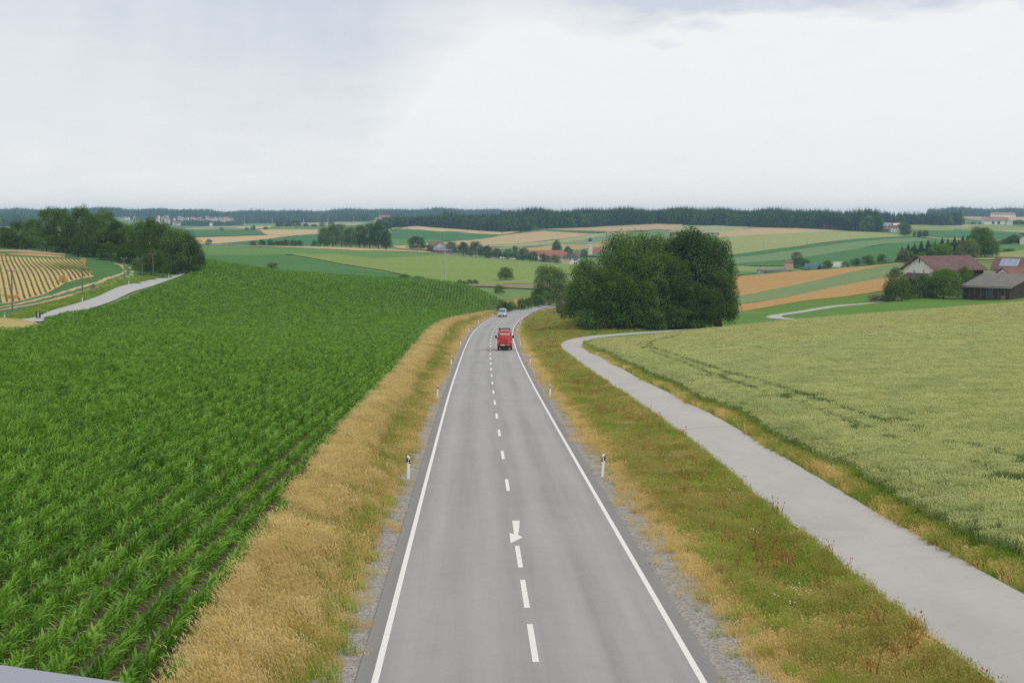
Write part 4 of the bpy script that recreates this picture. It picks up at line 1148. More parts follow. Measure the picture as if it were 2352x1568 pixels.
def crown_mesh(seed, mat, n, size, K=34, flat=1.0, egg=0.0, lumpy=.34, skirt=True):
    """crown in a unit box: radius .5 across, z from .12 to 1; clumps of leaves with gaps between"""
    rs = np.random.default_rng(seed)
    d = rs.normal(size=(K, 3)); d /= np.linalg.norm(d, axis=1)[:, None]
    d[:, 2] = np.where((d[:, 2] < -.8), -d[:, 2], d[:, 2])
    rad = rs.uniform(.52, .78, K)
    c = d * rad[:, None] * np.array([.5, .5, .44]) * np.array([1, 1, flat])
    taper = 1 - egg * (c[:, 2] / .44)
    c[:, :2] *= taper[:, None]
    c[:, 2] += .53; c[:, 2] = np.where(c[:, 2] < .5, .5 - (.5 - c[:, 2]) * 1.18, c[:, 2])
    if skirt:
        ks = K // 2; a = rs.uniform(0, 6.28, ks); q = rs.uniform(.20, .42, ks)
        c = np.vstack([c, np.stack([q * np.cos(a), q * np.sin(a), rs.uniform(.10, .34, ks)], -1)])
    cr = rs.uniform(.65, 1.25, len(c)) * lumpy * .5
    c = np.vstack([c, [[0, 0, .55]]]); cr = np.append(cr, .30)
    wgt = cr ** 2; wgt /= wgt.sum()
    ci = rs.choice(len(c), n, p=wgt)
    dd = rs.normal(size=(n, 3)); dd /= np.linalg.norm(dd, axis=1)[:, None]
    dd[:, 2] = np.where((dd[:, 2] < -.3) & (rs.random(n) < .6), -dd[:, 2], dd[:, 2])
    rr = np.where(rs.random(n) < .8, rs.uniform(.78, 1.08, n), rs.uniform(.2, .8, n))
    P = c[ci] + dd * (cr[ci] * rr)[:, None] * np.array([1, 1, .85])
    P[:, 2] = np.clip(P[:, 2], .015 + .05 * rs.random(n), 1.02)
    Nn = dd + rs.normal(0, .30, (n, 3)) + np.array([0, 0, .25]); Nn /= np.linalg.norm(Nn, axis=1)[:, None]
    V, Fc = leaf_quads(P, Nn, size, rs)
    return np_mesh('crown', V, Fc, mat)
def trunk_mesh(seed, mat=None, fork=True):
    rs = np.random.default_rng(seed); mb = MB()
    mb.tube([(0, 0, -.03), (.004, 0, .12), (.0, .006, .35), (0, 0, .7)], [.030, .022, .016, .006], 7)
    for k in range(6 if fork else 2):
        a = rs.uniform(0, 6.28); z = rs.uniform(.18, .45); l = rs.uniform(.22, .36)
        mb.tube([(0, 0, z), (l * .5 * math.cos(a), l * .5 * math.sin(a), z + l * .5), (l * math.cos(a), l * math.sin(a), z + l * .95)], [.012, .008, .003], 5)
    return mb.mesh('trunk', mat or BARK, True)
def spruce_mesh(seed, mat, layers=15, per=11):
    rs = np.random.default_rng(seed); V, Fc = [], []
    for i in range(layers):
        t = i / (layers - 1); z = .06 + .90 * t; r = .5 * (1 - t) ** .85 + .02
        for k in range(per):
            a = 2 * math.pi * (k + rs.random()) / per; rr = r * rs.uniform(.7, 1.15); w = .16 * (1 - .6 * t) * rs.uniform(.7, 1.2)
            dz = -.05 - .05 * rs.random(); ca, sa = math.cos(a), math.sin(a)
            n = len(V)
            V += [(ca * .02, sa * .02, z + .05), (ca * rr * .55 - sa * w * rr, sa * rr * .55 + ca * w * rr, z + .02), (ca * rr, sa * rr, z + dz), (ca * rr * .55 + sa * w * rr, sa * rr * .55 - ca * w * rr, z + .02)]
            Fc.append((n, n + 1, n + 2, n + 3))
            V += [(ca * rr * .3, sa * rr * .3, z + .045), (ca * rr * .7 - sa * w * rr * .9, sa * rr * .7 + ca * w * rr * .9, z - .06), (ca * rr * .9, sa * rr * .9, z + dz - .03), (ca * rr * .7 + sa * w * rr * .9, sa * rr * .7 - ca * w * rr * .9, z - .06)]
            Fc.append((n + 4, n + 5, n + 6, n + 7))
    n = len(V); V += [(-.02, 0, .9), (.02, 0, .9), (0, 0, 1.03), (0, .02, .9)]; Fc += [(n, n + 1, n + 2, n + 3)]
    return np_mesh('crown', np.array(V), np.array(Fc), mat)
SP_TRUNK = MB().tube([(0, 0, -.03), (0, 0, .5), (0, 0, .92)], [.016, .010, .003], 6).mesh('trunk', BARK)
KINDS = {}
for i in range(4): KINDS.setdefault('oak', []).append((crown_mesh(700 + i, LEAF, 17000, .0115, 64, egg=.12, lumpy=.28), trunk_mesh(700 + i)))
for i in range(3): KINDS.setdefault('dark', []).append((crown_mesh(720 + i, LEAF_D, 17000, .0115, 64, egg=.05, lumpy=.28), trunk_mesh(720 + i)))
for i in range(3): KINDS.setdefault('bright', []).append((crown_mesh(740 + i, LEAF_L, 15000, .012, 60, egg=.1, lumpy=.28), trunk_mesh(740 + i)))
for i in range(2): KINDS.setdefault('willow', []).append((crown_mesh(760 + i, LEAF_W, 6000, .016, 36, egg=.15), trunk_mesh(760 + i)))
for i in range(3): KINDS.setdefault('poplar', []).append((crown_mesh(780 + i, LEAF, 5000, .018, 40, egg=.35, lumpy=.30, skirt=False), trunk_mesh(780 + i, fork=False)))
for i in range(3): KINDS.setdefault('spruce', []).append((spruce_mesh(800 + i, NEEDLE, 18, 15), SP_TRUNK))
for i in range(3): KINDS.setdefault('bush', []).append((crown_mesh(820 + i, LEAF, 3500, .024, 26, lumpy=.42), trunk_mesh(820 + i)))
for i in range(2): KINDS.setdefault('bushdark', []).append((crown_mesh(830 + i, LEAF_D, 3500, .024, 26, lumpy=.42), trunk_mesh(830 + i)))
for i in range(2): KINDS.setdefault('bushgrey', []).append((crown_mesh(840 + i, LEAF_W, 3500, .022, 24, lumpy=.36), trunk_mesh(840 + i)))
for i in range(2): KINDS.setdefault('bushlight', []).append((crown_mesh(850 + i, LEAF_L, 3500, .024, 26, lumpy=.40), trunk_mesh(850 + i)))
KINDS['bushgreen'] = KINDS['oak']
_tk = [0]
def plant(name, X, Y, h, w, kind, label, cat='tree', group=None, sink=.0):
    _tk[0] += 1
    cr, tr = KINDS[kind][_tk[0] % len(KINDS[kind])]
    o = empty(name, (X, Y, Tf(X, Y) - sink), rng.uniform(0, 6.28))
    wy = w * rng.uniform(.92, 1.08); h *= 1.05
    part('trunk', tr, o, sc=(h * .9, h * .9, h)); part('crown', cr, o, sc=(w * 1.0, wy, h))
    return tag(o, label, cat, group)
ORD = ['first', 'second', 'third', 'fourth', 'fifth', 'sixth', 'seventh', 'eighth', 'ninth', 'tenth', 'eleventh', 'twelfth', 'thirteenth', 'fourteenth', 'fifteenth', 'sixteenth', 'seventeenth', 'eighteenth', 'nineteenth', 'twentieth',
       'twenty-first', 'twenty-second', 'twenty-third', 'twenty-fourth']
LOOK = {'bushgreen': 'muted green', 'oak': 'leafy green', 'dark': 'dark green', 'bright': 'bright green', 'willow': 'grey-green', 'poplar': 'slender green', 'spruce': 'dark spruce', 'bush': 'green', 'bushdark': 'dark green', 'bushgrey': 'grey-green', 'bushlight': 'light green'}
def row_of(name, z, rows, where, group, cat='tree', wf=1.22):
    """rows: (x, base y, top y, Y, width in survey px, kind); counted from the left"""
    rows = sorted(rows, key=lambda r: r[0])
    for i, (x, yb, yt, Y, wpx, kind) in enumerate(rows):
        ox, oy = Zs[z] if z else (0, 0)
        f = 4.0 if z else 1.0
        X = ray(ox + x / f, 600)[0] * Y
        zt = CZ + ray(0, oy + yt / f)[1] * Y            # height of the top
        h = max(1.0, zt - Tf(X, Y)); w = wpx / f * Y / 3640 * (2.3 if kind == 'spruce' else wf)
        h = max(h, .7 * w if cat in ('bush', 'shrub') else 1.0)
        plant(name, X, Y, h, w, kind, f'{LOOK[kind]} {cat}, {ORD[i]} from the left {where}', cat, group)
# the big clump beside the bend
row_of('broadleaf_tree', None, [(1350, 760, 590, 286, 96, 'oak'), (1398, 764, 614, 279, 128, 'oak'), (1436, 760, 566, 286, 140, 'oak'), (1428, 755, 527, 296, 112, 'oak'), (1490, 752, 532, 298, 110, 'oak'), (1518, 758, 574, 289, 100, 'bushgreen'), (1546, 752, 536, 300, 110, 'dark'),
        (1556, 756, 588, 287, 78, 'dark'), (1598, 750, 521, 298, 172, 'dark'), (1650, 748, 545, 301, 90, 'dark'), (1656, 748, 614, 293, 84, 'dark'), (1604, 752, 650, 288, 84, 'dark'), (1476, 762, 640, 283, 84, 'oak')],
       'in the big clump beside the bend', 'trees of the clump beside the bend', wf=1.22)
row_of('shrub', None, [(1352, 768, 732, 276, 56, 'bush'), (1450, 766, 732, 278, 60, 'bushdark'), (1500, 764, 722, 281, 64, 'bushdark'), (1545, 762, 715, 283, 66, 'bushdark'), (1590, 758, 716, 286, 66, 'bushdark'), (1635, 752, 712, 290, 50, 'bushdark')],
       'along the foot of the big clump', 'shrubs at the foot of the clump', 'shrub')
row_of('willow_shrub', None, [(1310, 728, 652, 335, 42, 'bushgrey'), (1290, 722, 672, 345, 34, 'bushgrey')], 'beside the end of the guard rail', 'willow shrubs by the guard rail', 'shrub')
row_of('broadleaf_tree', None, [(1262, 680, 608, 500, 84, 'oak')], 'standing alone behind the bend', None)
row_of('round_bush', None, [(1163, 653, 629, 592, 34, 'bush')], 'alone on the field beyond the railway', None, 'bush')
# left copse
row_of('broadleaf_tree', 'z1', [(40, 480, 285, 500, 170, 'oak'), (170, 485, 235, 500, 180, 'oak'), (300, 490, 215, 495, 180, 'oak'), (440, 500, 112, 485, 230, 'bright'), (570, 540, 110, 480, 210, 'oak'), (640, 550, 190, 462, 190, 'dark'),
        (750, 560, 88, 470, 220, 'oak'), (870, 580, 160, 455, 210, 'oak'), (970, 590, 125, 452, 230, 'bright'), (1080, 600, 215, 448, 190, 'dark'), (1180, 610, 255, 446, 200, 'oak'), (1290, 650, 215, 436, 230, 'bright'),
        (1400, 700, 200, 425, 240, 'oak'), (1500, 730, 240, 416, 260, 'oak'), (1610, 740, 285, 408, 290, 'oak'), (1730, 735, 335, 410, 250, 'dark'), (1800, 725, 440, 412, 170, 'dark'),
        (90, 495, 330, 470, 190, 'oak'), (270, 500, 385, 468, 170, 'dark'), (720, 590, 360, 446, 150, 'dark'), (1000, 610, 430, 436, 180, 'oak'), (1410, 715, 492, 390, 250, 'oak')],
       'in the copse left of the maize', 'trees of the copse on the left')
row_of('shrub', 'z1', [(430, 520, 440, 462, 180, 'bushdark'), (600, 560, 470, 458, 160, 'bushdark'), (850, 600, 500, 446, 170, 'bushdark'), (1150, 640, 540, 430, 160, 'bushdark'), (1280, 690, 600, 405, 130, 'bush'), (1560, 770, 640, 402, 150, 'bushdark'), (1680, 760, 650, 404, 150, 'bushdark'), (1790, 745, 640, 404, 100, 'bushdark'), (200, 510, 430, 470, 170, 'bushdark')],
       'along the foot of the left copse', 'shrubs at the foot of the left copse', 'shrub')
# middle distance
row_of('broadleaf_tree', 'z2', [(1375, 435, 245, 1000, 130, 'oak'), (1450, 432, 220, 1010, 130, 'oak'), (1530, 430, 218, 1020, 130, 'willow'), (1610, 432, 240, 1000, 120, 'oak'), (1700, 435, 220, 1010, 130, 'oak'), (1790, 438, 206, 1005, 140, 'dark'), (1870, 440, 208, 1000, 140, 'dark'), (1940, 445, 262, 1000, 100, 'dark')],
       'in the round grove in the middle distance', 'trees of the round grove')
row_of('bush', 'z2', [(310, 408, 362, 1150, 60, 'bushgrey'), (720, 414, 382, 1050, 50, 'bushdark'), (800, 416, 400, 1050, 60, 'bushdark'), (880, 420, 382, 1050, 64, 'bushdark'), (930, 422, 374, 1050, 50, 'bushdark'), (975, 422, 370, 1050, 56, 'bushdark'), (1025, 423, 362, 1050, 60, 'bushdark'), (1090, 424, 364, 1050, 60, 'bushdark'), (1140, 425, 372, 1050, 60, 'bushdark'), (1280, 428, 368, 1030, 44, 'bushdark')],
       'in the hedge line left of the round grove', 'bushes of the hedge line', 'bush')
row_of('broadleaf_tree', 'z3', [(160, 468, 330, 1060, 160, 'dark'), (275, 474, 410, 1080, 70, 'bushdark')], 'left of the village', 'trees left of the village')
row_of('village_tree', 'z3', [(470, 500, 378, 1130, 110, 'oak'), (585, 512, 382, 1130, 110, 'dark'), (695, 515, 376, 1140, 120, 'oak'), (640, 520, 470, 1120, 80, 'bushlight'), (790, 522, 418, 1140, 100, 'dark'), (890, 532, 440, 1150, 90, 'dark'), (990, 542, 446, 1150, 100, 'oak'), (1058, 520, 402, 1190, 44, 'poplar'), (1140, 545, 432, 1160, 110, 'dark'), (1225, 562, 470, 1160, 90, 'dark'),
        (1330, 572, 490, 1160, 100, 'bushdark'), (1430, 582, 506, 1165, 100, 'bush'), (1438, 500, 346, 1330, 70, 'poplar'), (1440, 505, 400, 1320, 90, 'dark'), (1545, 530, 422, 1300, 95, 'oak'), (1690, 510, 455, 1400, 60, 'bush'), (830, 530, 470, 1120, 90, 'bushdark'), (940, 545, 490, 1130, 90, 'bushdark'), (1060, 550, 490, 1140, 90, 'bushdark')],
       'along the village edge', 'trees of the village')
row_of('forest_edge_tree', 'z3', [(1150, 296, 208, 1690, 120, 'dark'), (1235, 292, 240, 1720, 70, 'willow'), (960, 290, 172, 1760, 150, 'dark'), (1030, 290, 215, 1750, 70, 'dark')], 'before the spruce forest', 'round trees before the forest')
# right valley
row_of('valley_tree', 'z4', [(1578, 650, 472, 940, 100, 'willow'), (1605, 655, 528, 880, 170, 'dark')], 'beside the open shed in the valley', 'trees by the open shed')
row_of('valley_bush', 'z4', [(1790, 640, 588, 800, 30, 'spruce'), (1862, 640, 584, 790, 100, 'bush'), (2020, 630, 590, 760, 70, 'bush'), (2115, 628, 556, 740, 90, 'bushdark'), (2235, 622, 540, 720, 110, 'bushdark'), (2365, 612, 556, 700, 100, 'bush')], 'behind the ripe strip field', 'bushes behind the strip field', 'bush')
# wood behind the farm
row_of('spruce', 'z5', [(1230, 560, 432, 640, 60, 'spruce'), (1285, 555, 406, 645, 64, 'spruce'), (1345, 552, 402, 645, 66, 'spruce'), (1405, 550, 378, 650, 66, 'spruce'), (1468, 546, 366, 650, 66, 'spruce'), (1535, 542, 382, 655, 66, 'spruce'), (1598, 540, 346, 655, 70, 'spruce'), (1650, 538, 352, 655, 60, 'spruce'),
        (1712, 535, 336, 655, 70, 'spruce'), (1785, 530, 330, 655, 76, 'spruce'), (1830, 530, 328, 655, 70, 'spruce'), (1320, 556, 430, 630, 60, 'spruce'), (1500, 546, 400, 635, 64, 'spruce'), (1570, 546, 395, 640, 64, 'spruce'), (1680, 540, 380, 640, 64, 'spruce'), (1750, 535, 365, 640, 66, 'spruce')],
       'in the row behind the farm', 'spruces behind the farm')
row_of('tall_tree', 'z5', [(1955, 510, 238, 650, 220, 'oak'), (2060, 505, 330, 655, 140, 'bright'), (1990, 505, 300, 645, 170, 'oak')], 'of the tall trees behind the farm', 'tall trees behind the farm')
row_of('round_bush', 'z5', [(1260, 590, 484, 590, 160, 'bushgrey'), (1415, 568, 504, 600, 110, 'bushlight'), (1580, 560, 460, 600, 200, 'bushlight'), (1640, 560, 420, 630, 110, 'bush'), (1840, 530, 386, 620, 220, 'willow'), (1740, 540, 470, 610, 110, 'bushgrey')], 'between spruces and barn', 'bushes between spruces and barn', 'bush')
row_of('farm_tree', 'z5', [(1175, 862, 606, 402, 180, 'willow'), (1115, 862, 752, 398, 110, 'bush'), (1235, 872, 716, 396, 130, 'bush'), (1310, 850, 700, 402, 110, 'bushdark'), (1400, 845, 680, 404, 130, 'bushdark'), (1620, 850, 618, 405, 290, 'bright'), (1545, 850, 660, 412, 160, 'bush'), (1815, 770, 602, 424, 170, 'oak'), (1700, 800, 640, 418, 140, 'dark'), (1860, 790, 715, 410, 110, 'bush'), (1480, 850, 720, 404, 110, 'bushdark')],
       'in front of the white barn', 'trees before the barn')
TWIG = leaf_mat('brushwood', (.13, .085, .06), (.21, .15, .11), (.30, .23, .17), .1, 0, .8)
pile = crown_mesh(900, TWIG, 4200, .022, 30, lumpy=.45)
X0, Y0 = hit(2025, 692.5, 370, 420)
o = empty('brushwood_pile', (X0, Y0, Tf(X0, Y0) - .3)); part('twigs', pile, o, sc=(7.6, 3.5, 2.2))
tag(o, 'low brown pile of cut brushwood at the path end', 'brush pile')
# roadside and railway shrubs
def z6(pts): return [(976.2 + p[0] / 4.552, 631.6 + p[1] / 4.552) for p in pts]
for i, (x, yb, yt, Y, w, kd) in enumerate([(800, 305, 262, 408, 60, 'bush'), (850, 318, 280, 404, 44, 'bushdark'), (1005, 288, 240, 440, 44, 'bushdark'), (1075, 280, 240, 450, 60, 'bush'), (1190, 272, 205, 470, 70, 'bush'), (1280, 250, 172, 490, 60, 'bush'), (1165, 220, 160, 500, 70, 'bush'), (905, 310, 280, 425, 60, 'bush')]):
    (px_, pyt), = z6([(x, yt)])
    X = ray(px_, 600)[0] * Y; h = max(1.2, CZ + ray(0, pyt)[1] * Y - Tf(X, Y))
    plant('roadside_shrub', X, Y, h, w / 4.552 * Y / 3640 * 2.2, kd, f'small {LOOK[kd]} roadside shrub left of the bend, ' + ['just behind the silver van', 'nearest the silver van', 'beside the orange grass patch', 'right of the orange grass patch', 'before the maize tip', 'below the lone tree', 'farthest up by the railway', 'between van and orange grass'][i], 'shrub', 'shrubs left of the bend')
row_of('railway_bush', 'z3', [(40, 742, 704, 566, 100, 'bushdark'), (165, 752, 716, 566, 80, 'bush'), (545, 788, 754, 560, 60, 'bush'), (590, 790, 746, 560, 50, 'bush'), (690, 784, 754, 572, 50, 'bushdark'), (640, 785, 766, 566, 60, 'bush'), (915, 836, 796, 520, 90, 'bush')], 'along the railway', 'bushes along the railway', 'bush')
row_of('field_bush', 'z2', [(895, 642, 598, 600, 90, 'bushlight')], 'alone above the maize crest', None, 'bush')
row_of('far_tree', 'z2', [(970, 255, 196, 2150, 90, 'oak'), (1040, 255, 205, 2150, 60, 'oak'), (1115, 256, 182, 2150, 100, 'dark'), (1205, 256, 212, 2150, 50, 'dark'), (1280, 256, 222, 2150, 60, 'dark'), (1355, 256, 202, 2150, 60, 'willow'), (1440, 256, 196, 2150, 60, 'willow'), (1500, 256, 220, 2150, 60, 'dark')],
       'in the far row behind the grove', 'trees of the far row')
row_of('far_bush', 'z2', [(432, 268, 252, 1950, 34, 'bushdark'), (720, 264, 244, 1950, 44, 'bushdark'), (665, 264, 252, 1950, 30, 'bushdark'), (835, 262, 250, 1950, 34, 'bushdark'), (510, 230, 198, 2900, 40, 'bushdark')], 'on the far tan field', 'bushes on the far field', 'bush')
row_of('far_tree', 'z5', [(1262, 322, 215, 1450, 110, 'dark'), (1235, 300, 200, 1650, 120, 'oak'), (1190, 250, 190, 1800, 70, 'willow'), (1340, 330, 284, 1400, 30, 'dark'), (1390, 336, 280, 1380, 54, 'dark'), (1440, 336, 275, 1385, 60, 'dark'), (1330, 222, 170, 2100, 40, 'spruce')],
       'around the lone far farm', 'trees around the far farm')
row_of('far_tree', 'z5', [(2150, 398, 358, 900, 80, 'bushdark'), (2200, 400, 345, 905, 90, 'dark'), (2260, 402, 318, 905, 110, 'dark'), (2310, 405, 340, 905, 80, 'dark'), (2215, 478, 445, 760, 120, 'bushdark'), (2330, 330, 305, 1500, 50, 'bushdark')],
       'beyond the meadow at the right edge', 'trees at the right edge')
row_of('far_tree', 'z5', [(1985, 196, 172, 2600, 60, 'bushdark'), (2085, 205, 180, 2500, 50, 'bushdark'), (2195, 210, 184, 2450, 60, 'dark'), (2290, 256, 180, 2150, 110, 'dark'), (2350, 258, 190, 2150, 90, 'dark'), (1880, 212, 200, 2450, 50, 'bushdark'), (1945, 215, 200, 2420, 50, 'bushdark')],
       'around the far farms on the right', 'trees around the far right farms')

# ------------------------------------------------ forests: far masses of trees
def lowspruce(seed):
    return proto('spruce', spruce_mesh(seed, NEEDLE, 8, 7))
FS = [lowspruce(950 + i) for i in range(4)]
FT = []
for i in range(2):          # edge trees: bare pale trunks under a short crown
    me = spruce_mesh(960 + i, NEEDLE, 8, 7)
    mb = MB(); mb.add([(v.co.x, v.co.y, .42 + v.co.z * .58) for v in me.vertices], [tuple(p.vertices) for p in me.polygons])
    mt = mb.mesh('pine', [NEEDLE, simple('pine_bark', (.19, .135, .105), .9, .1, .2, 2)])
    bmx = bmesh.new(); bmx.from_mesh(mt)
    r = bmesh.ops.create_cone(bmx, cap_ends=False, segments=5, radius1=.035, radius2=.02, depth=.6, matrix=Matrix.Translation((0, 0, .28)))
    for f_ in {f for v in r['verts'] for f in v.link_faces}: f_.material_index = 1
    bmx.to_mesh(mt); bmx.free()
    FT.append(proto('pine', mt))
FB = [proto('broadleaf', crown_mesh(970 + i, [LEAF_D, LEAF][i % 2], 420, .06, 16, lumpy=.42)) for i in range(3)]
FALL = FS + FT + FB
def forest(name, front, depth, n, hh, wr, label, mix=(.78, .0, .22), edge_pines=None):
    """front: (px, py, Y) along the wood's near edge; the wood goes back depth metres"""
    fr = np.array(front, float)
    px = np.sort(rng.uniform(fr[0, 0], fr[-1, 0], n)); Yf = np.interp(px, fr[:, 0], fr[:, 2])
    q = rng.random(n); back = depth * np.where(q < .4, q * .15, (q - .3) ** 1.2)
    Y = Yf + back
    X = (px - 1176) / 3640 * Y
    h = rng.uniform(*hh, n); h *= .88 + .24 * (np.sin(px * .045) * np.sin(px * .013 + 1) * .5 + .5)
    typ = rng.choice(3, n, p=np.array(mix) / sum(mix))
    pk = np.where(typ == 0, rng.integers(0, 4, n), np.where(typ == 1, rng.integers(4, 6, n), rng.integers(6, 9, n)))
    if edge_pines:
        m = (px > edge_pines[0]) & (px < edge_pines[1]) & (back < depth * .06) & (np.sin(px * .09) + np.sin(px * .037) + rng.normal(0, .5, n) > -.1)
        pk[m] = rng.integers(4, 6, m.sum())
    w = h * np.where(pk < 6, wr * rng.uniform(.8, 1.2, n), .62)
    h = np.where(pk >= 6, h * .8, h)
    return scatter(name, FALL, np.stack([X, Y, T(X, Y) - .5], -1), np.stack([np.zeros(n), np.zeros(n), rng.uniform(0, 6.28, n)], -1), np.stack([w, w, h], -1), pk, label)
forest('spruce_forest', [(1018, 522, 1915), (1118, 531, 1765), (1191, 533, 1715), (1231, 526, 1790), (1394, 519, 1860), (1510, 514, 1860), (1645, 518, 1805), (1785, 522, 1755), (1900, 527, 1685), (2020, 534, 1605)], 330, 5200, (15, 20), .30, 'dark spruce forest across the middle of the horizon', (.80, 0, .20), (1790, 2010))
forest('spruce_forest', [(868, 521, 1960), (918, 520, 1910), (1025, 523, 1910)], 260, 700, (11, 16), .32, 'lower wood at the left end of the spruce forest', (.55, 0, .45))
forest('spruce_forest', [(1150, 508, 2450), (1500, 506, 2450), (1830, 507, 2400), (2060, 510, 2200), (2140, 512, 2150), (2205, 514, 2180)], 500, 4200, (17, 22), .30, 'far dark forest behind the main one', (.9, 0, .1))
forest('hill_forest', [(-420, 500, 4300), (0, 499, 4400), (250, 499, 4500), (430, 502, 4350), (620, 503, 4300), (760, 504, 4300)], 900, 3600, (22, 32), .45, 'bluish wooded hills on the left horizon', (.45, 0, .55))
forest('hill_forest', [(500, 504, 3950), (560, 506, 3800), (700, 506, 3600), (860, 506, 3500)], 300, 900, (13, 22), .42, 'bluish wood right of the far town', (.7, 0, .3))
forest('hill_forest', [(760, 503, 4400), (860, 503, 4500), (1000, 503, 4500), (1150, 501, 4800)], 900, 2200, (22, 31), .42, 'bluish wooded ridge left of the spruce forest', (.5, 0, .5))
forest('hill_forest', [(2130, 500, 4300), (2352, 498, 4200), (2600, 497, 4100)], 900, 1800, (20, 30), .42, 'bluish wooded hills on the right horizon', (.5, 0, .5))
forest('hedge_wood', [(395, 517, 3450), (440, 518, 3300), (500, 516, 3300), (560, 515, 3450)], 120, 260, (8, 15), .5, 'wooded belt below the far town', (.2, 0, .8))
forest('hedge_wood', [(-60, 497, 2600), (60, 500, 2700), (140, 505, 2800)], 300, 260, (14, 22), .45, 'wood behind the copse at the left edge', (.5, 0, .5))
forest('hedge_wood', [(300, 500, 3850), (420, 503, 3750), (560, 506, 3700)], 500, 420, (8, 14), .6, 'garden trees among the far town houses', (.15, 0, .85))
# ================================================================== BUILDINGS
WHITEW = simple('white_render', (.74, .735, .71), .9, .15, .06, .6)
CREAMW = simple('cream_render', (.70, .63, .47), .9, .15, .06, .6)
TIMBER = simple('dark_timber', (.055, .042, .034), .9, .15, .3, 2.0)
WOODG = simple('weathered_wood', (.17, .145, .12), .9, .15, .25, 5.0)
GLASS = simple('window_glass', (.03, .035, .04), .15, .5, .05)
PALEW = simple('pale_shutter', (.45, .44, .42), .7)
REDSH = simple('red_shutter', (.25, .05, .04), .7)
METALG = simple('galvanised', (.42, .43, .44), .5, .4, .1, 4, .6)
DARKM = simple('dark_metal', (.05, .05, .055), .5, .4)
def tile_mat(name, c, sp=.35):
    m, ns, ls = nmat(name)
    tc = N(ns, 'ShaderNodeTexCoord').outputs['Object']
    a = noise(ns, ls, tc, .5, 5, .65); b = noise(ns, ls, tc, 5, 4, .7)
    w = N(ns, 'ShaderNodeTexWave', wave_type='BANDS', bands_direction='X'); w.inputs['Scale'].default_value = 1 / sp / 6.28 * 3; w.inputs['Distortion'].default_value = .4
    ls.new(tc, w.inputs['Vector'])
    f = math_(ns, ls, 'ADD', math_(ns, ls, 'MULTIPLY', a, .7), math_(ns, ls, 'MULTIPLY', b, .4))
    col = ramp(ns, ls, f, [(.3, tuple(x * .68 for x in c)), (.55, c), (.8, tuple(min(1, x * 1.35) for x in c))])
    finish(ns, ls, col, .85, .2, w.outputs['Fac'], .04, .5)
    return m
ROOF_BR = tile_mat('roof_brown', (.135, .085, .075))
ROOF_RED = tile_mat('roof_red', (.29, .115, .08))
ROOF_RB = tile_mat('roof_redbrown', (.18, .095, .075))
ROOF_DK = tile_mat('roof_slate', (.07, .068, .072))
ROOF_GR = tile_mat('roof_fibre', (.16, .145, .135), 1.0)
ROOF_PK = tile_mat('roof_pink', (.30, .17, .145))
def house(name, label, X, Y, rot, L, W, H, RH, wall, roof, over=.5, wins=(), doors=(), cat='house', base=None, chimney=None, ground=None, group=None, hip=0.0, thick=.22):
    """ridge along local x; wins: (side f/b/l/r, u, z, w, h) u along that wall from its centre"""
    z0 = (Tf(X, Y) if ground is None else ground) - .15
    o = empty(name, (X, Y, z0), rot)
    h = H + .15
    MB().prism([(-W / 2, 0), (W / 2, 0), (W / 2, h), (0, h + RH - .06), (-W / 2, h)] if not hip else [(-W / 2, 0), (W / 2, 0), (W / 2, h), (-W / 2, h)], 'x', -L / 2, L / 2).obj('wall', wall, o)
    sl = RH / (W / 2)
    rb = MB()
    if hip:
        a, b = L / 2 + over, W / 2 + over; zb = h - sl * over; zr = h + RH
        rb.add([(-a, -b, zb), (a, -b, zb), (a, b, zb), (-a, b, zb), (-a + b * hip, 0, zr), (a - b * hip, 0, zr), (-a, -b, zb - thick), (a, -b, zb - thick), (a, b, zb - thick), (-a, b, zb - thick)],
               [(0, 1, 5, 4), (1, 2, 5), (2, 3, 4, 5), (3, 0, 4), (0, 6, 7, 1), (1, 7, 8, 2), (2, 8, 9, 3), (3, 9, 6, 0), (9, 8, 7, 6)])
    else:
        for s in (-1, 1):
            y1 = s * (W / 2 + over); z1 = h - sl * over; zr = h + RH
            P = [(0, zr), (y1, z1), (y1, z1 + thick), (0, zr + thick)]
            rb.prism(P if s < 0 else P[::-1], 'x', -L / 2 - over, L / 2 + over)
    ro = rb.obj('roof', roof, o)
    for sd, u, z, w, hh in wins:
        t = .05
        mb = MB(); z += .15
        if sd in 'fb':
            y = -W / 2 if sd == 'f' else W / 2; s = -1 if sd == 'f' else 1
            mb.box(u - w / 2, u + w / 2, min(y, y + s * t), max(y, y + s * t), z, z + hh)
        else:
            x = -L / 2 if sd == 'l' else L / 2; s = -1 if sd == 'l' else 1
            mb.box(min(x, x + s * t), max(x, x + s * t), u - w / 2, u + w / 2, z, z + hh)
        mb.obj('window', GLASS, o)
    for sd, u, z, w, hh, mt in doors:
        mb = MB(); t = .07; z += .15
        if sd in 'fb':
            y = -W / 2 if sd == 'f' else W / 2; s = -1 if sd == 'f' else 1
            mb.box(u - w / 2, u + w / 2, min(y, y + s * t), max(y, y + s * t), z, z + hh)
        else:
            x = -L / 2 if sd == 'l' else L / 2; s = -1 if sd == 'l' else 1
            mb.box(min(x, x + s * t), max(x, x + s * t), u - w / 2, u + w / 2, z, z + hh)
        mb.obj('door' if mt is not TIMBER else 'timber_cladding', mt, o)
    if chimney is not None:
        MB().box(chimney - .3, chimney + .3, -.3, .3, h + RH - .4, h + RH + .9).obj('chimney', ROOF_RB, ro)
    return tag(o, label, cat, group)
def at_px(px, Y): return (px - 1176) / 3640 * Y
def zpx(py, Y): return CZ + (HOR - py) / 3640 * Y
